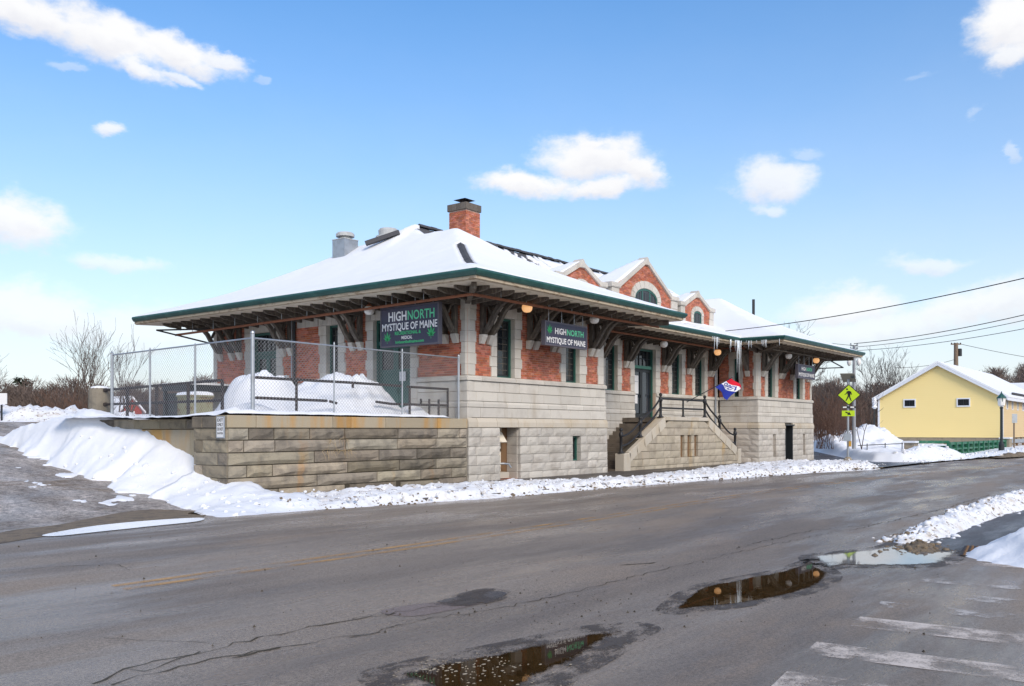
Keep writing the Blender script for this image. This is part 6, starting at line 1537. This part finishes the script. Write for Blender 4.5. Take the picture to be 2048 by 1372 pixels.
# ------------------------------------------------------------------ poles, lamps, wires
u_, v_, _ = at(1708, 880, 56.); up = thing('utility_pole', 'tall grey utility pole with twin globe lamps behind the pedestrian sign', 'utility pole', (u_, v_, 0.3))
zt = EYE + (HZ - 691) * 56 / F
MB().lathe((u_, v_, .2), [(.115, 0), (.085, zt - .2)], 10).build('pole', M['wire'], up)
X_ = Vector((CT, -ST, 0))
for sg_ in (-1, 1):
    c_ = Vector((u_, v_, EYE + (HZ - 724) * 56 / F)) + X_ * sg_ * .30
    MB().lathe(c_, [(.05, -.24), (.11, -.14), (.14, 0), (.11, .14), (.05, .2)], 12).build('lamp_globe', M['globe'], up, smooth=True); MB().bar(c_ + Vector((0, 0, .2)), Vector((u_, v_, c_.z + .25)), .05).build('lamp_arm', M['galv'], up)
for k, dz in enumerate((0, -.22, -.45)):
    c_ = Vector((u_, v_, zt + dz)) ; MB().bar(c_ - X_ * .22, c_ + X_ * .22, .05).build('insulator_arm', M['iron'], up)
    for sg_ in (-1, 1): MB().lathe(c_ + X_ * .2 * sg_, [(.05, 0), (.06, .05), (.03, .10), (.05, .14)], 8).build('insulator', M['galv'], up)
u2_, v2_, _ = at(1912, 728, 112.); up2 = thing('utility_pole', 'brown wooden utility pole with crossarm behind the yellow house roof', 'utility pole', (u2_, v2_, 1.0))
zt2 = EYE + (HZ - 686) * 112 / F
MB().lathe((u2_, v2_, .8), [(.34, 0), (.24, zt2 - .8)], 10).build('pole', M['pole'], up2)
c_ = Vector((u2_, v2_, zt2 - .15)); MB().bar(c_ - X_ * .62, c_ + X_ * .62, .14).build('crossarm', M['pole'], up2)
for k in (-.55, -.2, .2, .55): MB().lathe(c_ + X_ * k, [(.07, 0), (.09, .1), (.04, .2)], 8).build('insulator', M['dark'], up2)
c_ = Vector((u2_, v2_, EYE + (HZ - 705) * 112 / F)) + X_ * .48; MB().lathe(c_, [(.22, -.45), (.24, -.4), (.24, .4), (.18, .48)], 12).build('transformer', M['dark'], up2)
def cable(label, a, b, sag, r0, n_=22):
    a, b = Vector(a), Vector(b); pts = [a.lerp(b, i / n_) - Vector((0, 0, sag * 4 * (i / n_) * (1 - i / n_))) for i in range(n_ + 1)]
    props(MB().tube(pts, r0, 5).build('overhead_wire', M['cable']), label, 'wire', 'overhead wires')
cable('single black wire dipping to the station roof over the icicles', at(2300, 495, 26.), (19.2, .1, 6.55), .30, .018)
for k, (y0, lab) in enumerate(((596, 'top wire of the three running to the lamp pole'), (610, 'middle wire of the three running to the lamp pole'), (634, 'lowest wire of the three running to the lamp pole'))):
    cable(lab, at(2300, y0 - 32, 34. + k), (u_ + .0, v_, zt + .12 - .22 * k), .35, .020 if k < 1 else .015)
cable('thin wire from the lamp pole on to the roof behind the station', (u_, v_, zt), at(1560, 668, 60), .1, .014)
cable('thin wire running right from the wooden pole crossarm', (u2_, v2_, zt2), at(2300, 742, 130.), .6, .03); cable('thin wire running left from the wooden pole', (u2_, v2_, zt2 - 2), at(1790, 735, 105.), .3, .025)

# ------------------------------------------------------------------ yellow house
UH, VA, VB, ZF, ZW, ZR = 62.5, -4.6, 5.32, 1.12, 4.72, 7.55
yh = thing('yellow_house', 'yellow clapboard house with a snowy gabled roof and two small windows', 'house', (74, .4, .6)); VM = (VA + VB) / 2
MB().box(UH + .06, 86, VA + .06, VB - .06, -.3, ZF).build('foundation', M['concrete'], yh)
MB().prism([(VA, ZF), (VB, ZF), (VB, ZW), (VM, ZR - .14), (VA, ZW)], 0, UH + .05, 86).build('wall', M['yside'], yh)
nb = 34
for i in range(nb):
    z0 = ZF + (ZR - ZF - .2) * i / nb; z1 = z0 + (ZR - ZF - .2) / nb
    hw_ = lambda z: (VB - VA) / 2 if z < ZW else (VB - VA) / 2 * max(0, (ZR - .12 - z) / (ZR - .12 - ZW))
    a, b = hw_(z0), hw_(z1)
    if a < .1: continue
    bs = [(VM - a, VM + a, VM - b, VM + b)]
    if i < 300: MB().add([(UH + .01, VM - a, z0), (UH + .01, VM + a, z0), (UH + .035, VM + b, z1), (UH + .035, VM - b, z1), (UH + .06, VM - a, z0), (UH + .06, VM + a, z0)], [(0, 1, 2, 3), (0, 4, 5, 1)]).build('clapboard', M['yellow'], yh)
for i in range(18):
    z0 = ZF + (ZW - ZF) * i / 18; z1 = z0 + .2
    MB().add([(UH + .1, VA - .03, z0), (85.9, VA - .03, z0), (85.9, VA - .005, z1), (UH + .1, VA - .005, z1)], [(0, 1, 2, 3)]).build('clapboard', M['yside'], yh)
for y in (VA, VB): MB().box(UH - .02, UH + .12, y - .05 if y == VA else y - .12, y + .12 if y == VA else y + .05, ZF, ZW + .1).build('corner_board', M['trim'], yh)
for sg_, ye in ((-1, VA - .45), (1, VB + .45)):
    k = (ZR - ZW) / ((VB - VA) / 2); ze = ZR - k * abs(ye - VM)
    MB().prism([(VM, ZR), (ye, ze), (ye, ze - .24), (VM, ZR - .24)], 0, UH - .35, UH - .30).build('rake_board', M['trim'], yh)
    MB().prism([(VM, ZR), (ye, ze), (ye, ze - .12), (VM, ZR - .12)], 0, UH - .30, 86.3).build('roof', M['slate'], yh)
    MB().box(UH - .3, 86.3, ye - .03, ye + .03, ze - .26, ze - .02).build('eaves_board', M['trim'], yh)
    MB().prism([(VM, ZR + .17), (ye + .02 * sg_, ze + .14), (ye, ze + .005), (VM, ZR + .005)], 0, UH - .36, 86.2).build('roof_snow', M['roofsnow'], yh)
def hwin(v0, v1, z0, z1):
    w = MB()
    for a, b, e, f in ((v0 - .09, v1 + .09, z1, z1 + .10), (v0 - .09, v1 + .09, z0 - .11, z0), (v0 - .09, v0, z0, z1), (v1, v1 + .09, z0, z1)): w.box(UH - .05, UH + .03, a, b, e, f)
    w_ = w.build('window', M['trim'], yh); MB().box(UH - .01, UH + .0, v0, v1, z0, z1).build('pane', M['glass'], w_); MB().box(UH - .025, UH - .012, (v0 + v1) / 2 - .015, (v0 + v1) / 2 + .015, z0, z1).build('muntins', M['dark'], w_)
hwin(2.25, 3.1, 3.84, 4.38); hwin(-2.08, -1.2, 3.84, 4.38)
for a in (64.1, 66.6, 69.2, 71.9, 74.6):
    w = MB()
    for x, y, e, f in ((a - .07, a + .57, 4.22, 4.30), (a - .07, a + .57, 3.50, 3.58), (a - .07, a, 3.58, 4.22), (a + .5, a + .57, 3.58, 4.22)): w.box(x, y, VA - .07, VA, e, f)
    w_ = w.build('window', M['trim'], yh); MB().box(a, a + .5, VA - .04, VA - .03, 3.58, 4.22).build('pane', M['glass'], w_)
for a in range(6): MB().box(64 + a * 2.5, 64.25 + a * 2.5, VA - .02, VA + .2, .2, 1.1).build('foundation_post', M['brown'], yh)
MB().box(66, 86, VA - .25, VA - .10, 4.80, 4.98).build('roof_rail', M['slate'], yh)
# ------------------------------------------------------------------ bridge railings, street lamp, road sign, fences
br = thing('bridge_railing', 'green lattice bridge railing between snow and road, nearest to the road', 'bridge railing', (50, -5.1, .3))
for k in range(12):
    s = 41.25 + k * 1.75; MB().box(s - .10, s + .10, -5.22, -4.98, .05, .97).build('post', M['bridge'], br)
for a, b in ((.80, .97), (.46, .58), (.18, .28)): MB().box(41.2, 60.7, -5.16, -5.04, a, b).build('rail', M['bridge'], br)
MB().box(41.2, 60.7, -5.0, -4.97, .0, .9).build('back_panel', M['green'], br)
MB().box(60.7, 61.8, -5.4, -4.7, -.1, 1.05).build('end_pier', M['concrete'], br); MB().box(60.62, 61.88, -5.46, -4.64, 1.05, 1.15).build('snow_cap', M['snow'], br)
br2 = thing('bridge_railing', 'green bridge railing further back, its top rail showing over the snowbank', 'bridge railing', (43, -2.9, .3))
p0_, p1_ = Vector(at(1838, 884, 57.)), Vector(at(1897, 884, 59.))
MB().bar(p0_, p1_, .16, .18).build('rail', M['bridge'], br2); MB().bar(p0_ - Vector((0, 0, .3)), p1_ - Vector((0, 0, .3)), .10, .10).build('rail', M['bridge'], br2)
p = Vector(at(1822, 886, 57.)); MB().box(p.x - .45, p.x + .45, p.y - .3, p.y + .3, -.1, .95).build('end_pier', M['concrete'], br2); MB().box(p.x - .55, p.x + .9, p.y - .4, p.y + .4, .95, 1.06).build('snow_cap', M['snow'], br2)
lr = thing('low_rail', 'low black pipe rail across the snow in front of the yellow house', 'railing', at(1760, 885, 60.)); a, b = Vector(at(1716, 891, 60.)), Vector(at(1806, 887, 61.)); MB().tube([a, b], .03, 6).build('rail', M['iron'], lr)
for t in (.2, .6, .98): p = a.lerp(b, t); MB().tube([p + Vector((0, 0, .1)), p - Vector((0, 0, .5))], .03, 6).build('post', M['iron'], lr)
u_, v_, _ = at(2003, 875, 66.); lp = thing('street_lamp', 'dark green street lamp with a lantern at the yellow house corner', 'street lamp', (u_, v_, .4)); zt_ = EYE + (HZ - 812) * 66 / F
MB().lathe((u_, v_, .2), [(.2, 0), (.2, .5), (.13, .6), (.10, .8), (.09, zt_ - .4), (.14, zt_ - .35), (.07, zt_ - .25)], 12).build('post', M['dark'], lp)
MB().lathe((u_, v_, zt_ - .05), [(.10, 0), (.23, .1), (.28, .55), (.27, .62)], 8).build('lantern', M['globe'], lp); MB().lathe((u_, v_, zt_ + .57), [(.34, 0), (.30, .08), (.14, .26), (.05, .36), (.03, .5)], 8).build('lantern_cap', M['gutter'], lp)
for k in range(4): a = k * math.pi / 2 + .4; MB().bar((u_ + .12 * math.cos(a), v_ + .12 * math.sin(a), zt_), (u_ + .31 * math.cos(a), v_ + .31 * math.sin(a), zt_ + .6), .04).build('lantern_bar', M['green'], lp)
u_, v_, _ = at(1749, 850, 78.); l2 = thing('street_lamp', 'snow dusted dark lamp post left of the yellow house', 'street lamp', (u_, v_, .9)); zt_ = EYE + (HZ - 818) * 78 / F
MB().lathe((u_, v_, .8), [(.1, 0), (.07, zt_ - .8)], 8).build('post', M['dark'], l2); MB().lathe((u_, v_, zt_), [(.08, 0), (.24, .15), (.16, .3), (.22, .6), (.15, .8), (.05, 1.05)], 8).build('lantern', M['snow'], l2)
u_, v_, _ = at(2028, 870, 70.); rs = thing('road_sign', 'grey back of a road sign on a post beside the yellow house', 'sign', (u_, v_, .3)); K2 = 70 / F
zc = EYE + (HZ - 838) * K2; MB().bar((u_, v_, .2), (u_, v_, zc + .3), .10).build('post', M['pole'], rs)
pp = [(-.20, -.3), (.20, -.3), (.20, .40), (-.20, .40)]; X_ = Vector((CT, -ST, 0)); Fw = Vector((ST, CT, 0))
mb = MB().add([Vector((u_, v_, zc)) - Fw * (.08 + t) + X_ * a + Vector((0, 0, b)) for t in (0, .02) for a, b in pp], [(0, 1, 2, 3), (7, 6, 5, 4), (0, 4, 5, 1), (1, 5, 6, 2), (2, 6, 7, 3), (3, 7, 4, 0)]); mb.build('sign_back', M['galv'], rs)
u_, v_, _ = at(1706, 870, 60.); mk = thing('marker_post', 'thin leaning marker with a faded red top in the snow', 'marker', (u_, v_, .4)); MB().bar((u_ + .1, v_, .3), (u_, v_, 1.75), .06).build('post', M['pole'], mk); MB().bar((u_ + .01, v_ - .03, 1.45), (u_ - .02, v_ - .03, 1.95), .24, .03).build('marker_panel', M['brown'], mk)
u_, v_, _ = at(2040, 885, 64.); gr = thing('guard_rail', 'rusty grey guard rail on low posts at the far right', 'guard rail', (u_, v_, .4))
a, b = Vector((62.2, -5.3, .85)), Vector((78, -6.6, .85)); MB().bar(a, b, .06, .32).build('rail', M['galv'], gr)
for k in range(9): p = a.lerp(b, k / 8); MB().box(p.x - .08, p.x + .08, p.y, p.y + .15, .0, .9).build('post', M['brown'], gr)
# ------------------------------------------------------------------ trees
def branch(mb, p, d, L, r, depth, r_, spread=.5, upb=.12, k=4, tips=None, minr=.004):
    n_ = 4 if depth > 1 else 3; pts = [p]; rs = [r]; q = Vector(p); dd = Vector(d)
    for i in range(n_):
        dd = (dd + Vector((r_.gauss(0, .12), r_.gauss(0, .12), r_.gauss(0, .08) + upb * .3))).normalized(); q = q + dd * (L / n_); pts.append(q.copy()); rs.append(max(minr, r * (1 - .62 * (i + 1) / n_)))
    mb.tube(pts, rs, k if depth > 1 else 3, cap=False)
    if depth <= 0: return
    nb = r_.randint(3, 4) if depth > 1 else r_.randint(2, 4)
    for i in range(nb):
        t = r_.uniform(.3, 1.) if i else 1.; j = min(n_ - 1, int(t * n_)); f = t * n_ - j
        o = pts[j].lerp(pts[j + 1], f); base = (pts[j + 1] - pts[j]).normalized()
        a = r_.uniform(0, 2 * math.pi); side = base.orthogonal().normalized(); side = (side * math.cos(a) + base.cross(side) * math.sin(a))
        nd = (base * (1 - spread * .4) + side * spread * r_.uniform(.6, 1.3) + Vector((0, 0, upb))).normalized()
        branch(mb, o, nd, L * r_.uniform(.50, .78), max(minr, rs[j] * .62), depth - 1, r_, spread, upb, k, tips, minr)
def tree(label, px, Y, base_z, h, seed, stems=1, lean=.15, depth=4, r0=.12, m='bark', spread=.55, cat='tree', group='bare trees', minr=.006, first=.28):
    u_, v_, _ = at(px, 800, Y); r_ = random.Random(seed); t = thing('bare_tree', label, cat, (u_, v_, base_z), group); tr, br_ = MB(), MB()
    for s in range(stems):
        a = r_.uniform(0, 6.28); d = Vector((math.cos(a) * lean, math.sin(a) * lean, 1)).normalized(); p = Vector((u_ + r_.uniform(-.15, .15) * (stems > 1), v_, base_z)); L = h * first
        pts = [p, p + d * L * .5, p + d * L]; rr = r0 * (1 if stems == 1 else .6); tr.tube(pts, [rr, rr * .85, rr * .72], 7)
        nb = 4 if stems == 1 else 3
        for i in range(nb):
            a2 = a + i * 6.28 / nb + r_.uniform(-.4, .4); nd = (d + Vector((math.cos(a2), math.sin(a2), 0)) * spread * r_.uniform(.5, 1.) * (1 if i else .15)).normalized()
            branch(br_, pts[2 if i < 3 else 1], nd, h * r_.uniform(.33, .44), rr * .6, depth - 1, r_, spread, .16, 4, None, minr)
    tr.build('trunk', M[m], t); br_.build('crown', M[m], t)
tree('spreading bare tree behind the snowbank, tallest of the left group', 170, 52, 1.8, 5.2, 1, 3, .20, 4, .12, spread=.42, minr=.006)
tree('slender bare sapling rising behind the chain link fence', 238, 50, 1.8, 4.9, 2, 2, .10, 3, .08, spread=.32, minr=.008)
tree('low bare tree right of the stone post', 262, 56, 1.8, 3.4, 5, 3, .35, 3, .10, spread=.6, minr=.008)
tree('brownish bare sapling left of the stone post', 190, 55, 1.8, 4.6, 9, 2, .16, 3, .08, spread=.40, minr=.007)
tree('bare tree at the left picture edge', -18, 70, 1.5, 5.6, 12, 2, .2, 4, .10, spread=.5, minr=.010)
tree('round crowned bare tree between the lamp pole and the yellow house', 1746, 92, .5, 8.2, 3, 1, .05, 5, .20, 'bark2', .46, minr=.010, first=.24)
tree('round crowned bare tree rising behind the yellow house gable', 1800, 98, .5, 8.6, 4, 1, .06, 5, .20, 'bark2', .46, minr=.010, first=.26)
tree('bare tree right behind the far corner of the station', 1652, 74, .3, 5.4, 6, 2, .2, 4, .14, 'bark2', .5, minr=.010)
tree('bare tree showing its crown above the far station roof', 1588, 86, .3, 9.8, 7, 1, .15, 5, .22, 'bark2', .6, minr=.012)
tree('thin forked sapling in the snow beside the pedestrian sign', 1722, 58, .5, 3.0, 8, 2, .25, 2, .05, 'bark', .4, minr=.008, first=.4)
# reddish scrub beside the station, brush behind the left snowbank
def scrub(label, spots, m, seed, h0, h1, nst):
    r_ = random.Random(seed)
    mb = MB()
    for px, Y, z in spots:
        u_, v_, _ = at(px, 800, Y)
        for k in range(nst):
            p = Vector((u_ + r_.gauss(0, .5), v_ + r_.gauss(0, .5), z)); d = Vector((r_.gauss(0, .28), r_.gauss(0, .28), 1)).normalized(); branch(mb, p, d, r_.uniform(h0, h1), .022, 2, r_, .5, .1, 3, None, .007)
    o = mb.build('scrub', M[m]); props(o, label, kind='stuff')
scrub('tangled reddish brown scrub beyond the far station corner', [(1634, 62, .5), (1648, 66, .5), (1662, 64, .6), (1676, 68, .6), (1690, 70, .7), (1640, 72, .6), (1660, 74, .6), (1704, 76, .7), (1650, 60, .5), (1668, 62, .6)], 'brush', 15, 1.2, 2.6, 14)
scrub('dense brown brush behind the left snowbank', [(120, 50, 1.7), (140, 52, 1.7), (158, 51, 1.7), (172, 53, 1.7), (186, 52, 1.7), (110, 55, 1.7), (150, 57, 1.7), (165, 58, 1.7), (182, 58, 1.7), (205, 58, 1.7), (95, 56, 1.7)], 'brush', 16, .7, 1.5, 8)
# far-off woods: a few bare and evergreen patterns repeated into one mass
def twig_tree(r_, h, w, n_):
    vs, fs = [], []
    def strip(a, b, wd):
        d = Vector((r_.gauss(0, 1), r_.gauss(0, 1), 0)).normalized() * wd; k = len(vs); vs.extend([a - d, a + d, b + d * .3, b - d * .3]); fs.append((k, k + 1, k + 2, k + 3))
    strip(Vector((0, 0, 0)), Vector((r_.gauss(0, .2), r_.gauss(0, .2), h * .8)), .14)
    for k in range(n_):
        t = r_.uniform(.12, .95); a = r_.uniform(0, 6.28); rad = w * math.sin(math.pi * min(1, t * .8 + .12)) * r_.uniform(.1, 1)
        b = Vector((math.cos(a) * rad, math.sin(a) * rad, h * (t * .95))); c_ = b + Vector((r_.gauss(math.cos(a) * .35, .35), r_.gauss(math.sin(a) * .35, .35), r_.uniform(.05, 1.0) * h / 9)); strip(b, c_, r_.uniform(.03, .07))
    return np.array([tuple(v) for v in vs]), fs
def pine_tree(r_, h, w):
    vs, fs = [], []
    for k in range(260):
        t = r_.uniform(.1, 1); a = r_.uniform(0, 6.28); rad = w * (1 - t) ** .8 * r_.uniform(.3, 1) + .1
        c_ = Vector((math.cos(a) * rad, math.sin(a) * rad, h * t)); i = len(vs); s = r_.uniform(.3, .7)
        for _ in range(3): vs.append(c_ + Vector((r_.gauss(0, s), r_.gauss(0, s), r_.gauss(0, s * .5))))
        fs.append((i, i + 1, i + 2))
    return np.array([tuple(v) for v in vs]), fs
def woods(name, label, spots, m, kinds, seed):
    r_ = random.Random(seed); V_, F_ = [], []; off = 0
    for px, Y, z, sc in spots:
        pv, pf = r_.choice(kinds); a = r_.uniform(0, 6.28); u_, v_, _ = at(px, 800, Y); ca, sa = math.cos(a), math.sin(a)
        q = np.stack([u_ + sc * (pv[:, 0] * ca - pv[:, 1] * sa), v_ + sc * (pv[:, 0] * sa + pv[:, 1] * ca), z + sc * pv[:, 2]], 1); V_.append(q); F_ += [tuple(i + off for i in f) for f in pf]; off += len(q)
    me = bpy.data.meshes.new(name); me.from_pydata(np.concatenate(V_).tolist(), [], F_); me.materials.append(M[m]); props(link(bpy.data.objects.new(name, me)), label, kind='stuff')
r_ = random.Random(77); bare_k = [twig_tree(r_, 8, 2.8, 760) for _ in range(5)]; pine_k = [pine_tree(r_, 10, 2.2) for _ in range(3)]
sp_l = [(r_.uniform(-260, 470), r_.uniform(120, 185), 1.0, r_.uniform(.75, 1.1)) for _ in range(230)]
woods('far_woods', 'brown leafless woods on the horizon at the left', sp_l, 'woods', bare_k, 1)
woods('far_woods', 'dark evergreens among the leafless woods at the left', [(20, 165, 1, .85), (38, 160, 1, .98), (52, 158, 1, .95), (110, 165, 1, .85), (122, 170, 1, .85), (70, 175, 1, .8), (350, 175, 1, .85), (366, 170, 1, .9), (342, 180, 1, .8), (382, 175, 1, .8)], 'pine', pine_k, 2)
sp_r = [(r_.uniform(1600, 1790), r_.uniform(110, 165), 1.0, r_.uniform(.7, 1.)) for _ in range(75)]
woods('far_woods', 'brown leafless woods between station and yellow house', sp_r, 'woods', bare_k, 3)
sp_h = []
for k in range(150):
    px = r_.uniform(1900, 2400); Y = r_.uniform(160, 260); sp_h.append((px, Y, np.interp(px, [1900, 1960, 2048, 2400], [3, 6.2, 8.5, 14]) * Y / 200 - r_.uniform(0, 5), r_.uniform(.85, 1.25)))
woods('far_woods', 'leafless wooded hillside behind the yellow house at the right', sp_h, 'woods', bare_k, 4)
u0_, v0_, _ = at(2300, 800, 260.)
us, vs = np.arange(u0_ - 150, u0_ + 150, 10), np.arange(v0_ - 130, v0_ + 200, 10); UU, VV = np.meshgrid(us, vs, indexing='ij')
props(field('hillside', us, vs, -2 + 17 * np.exp(-((UU - u0_) / 85) ** 2 - ((VV - v0_) / 85) ** 2) + 1.5 * fbm(UU, VV, .03, 3, 5), M['snow']), 'snowy hillside under the woods at the right', kind='structure')
# snow covered roof of a neighbour peeping out at the right picture edge
u_, v_, _ = at(2075, 790, 105.); nh = thing('neighbour_house', 'brown house with snowy roof at the right picture edge behind the yellow house', 'house', (u_, v_, 1.))
MB().prism([(u_ - 3, .5), (u_ + 3, .5), (u_ + 3, 5.2), (u_, 7.0), (u_ - 3, 5.2)], 1, v_ - 4, v_ + 4).build('wall', M['brown'], nh)
for sg_ in (-1, 1): MB().prism([(u_, 7.0), (u_ + sg_ * 3.5, 4.9), (u_ + sg_ * 3.5, 5.2), (u_, 7.3)], 1, v_ - 4.4, v_ + 4.4).build('roof_snow', M['snow'], nh)
MB().box(u_ - 3.05, u_ - 3, v_ - 1, v_, 3, 4.2).build('window', M['glass'], nh)
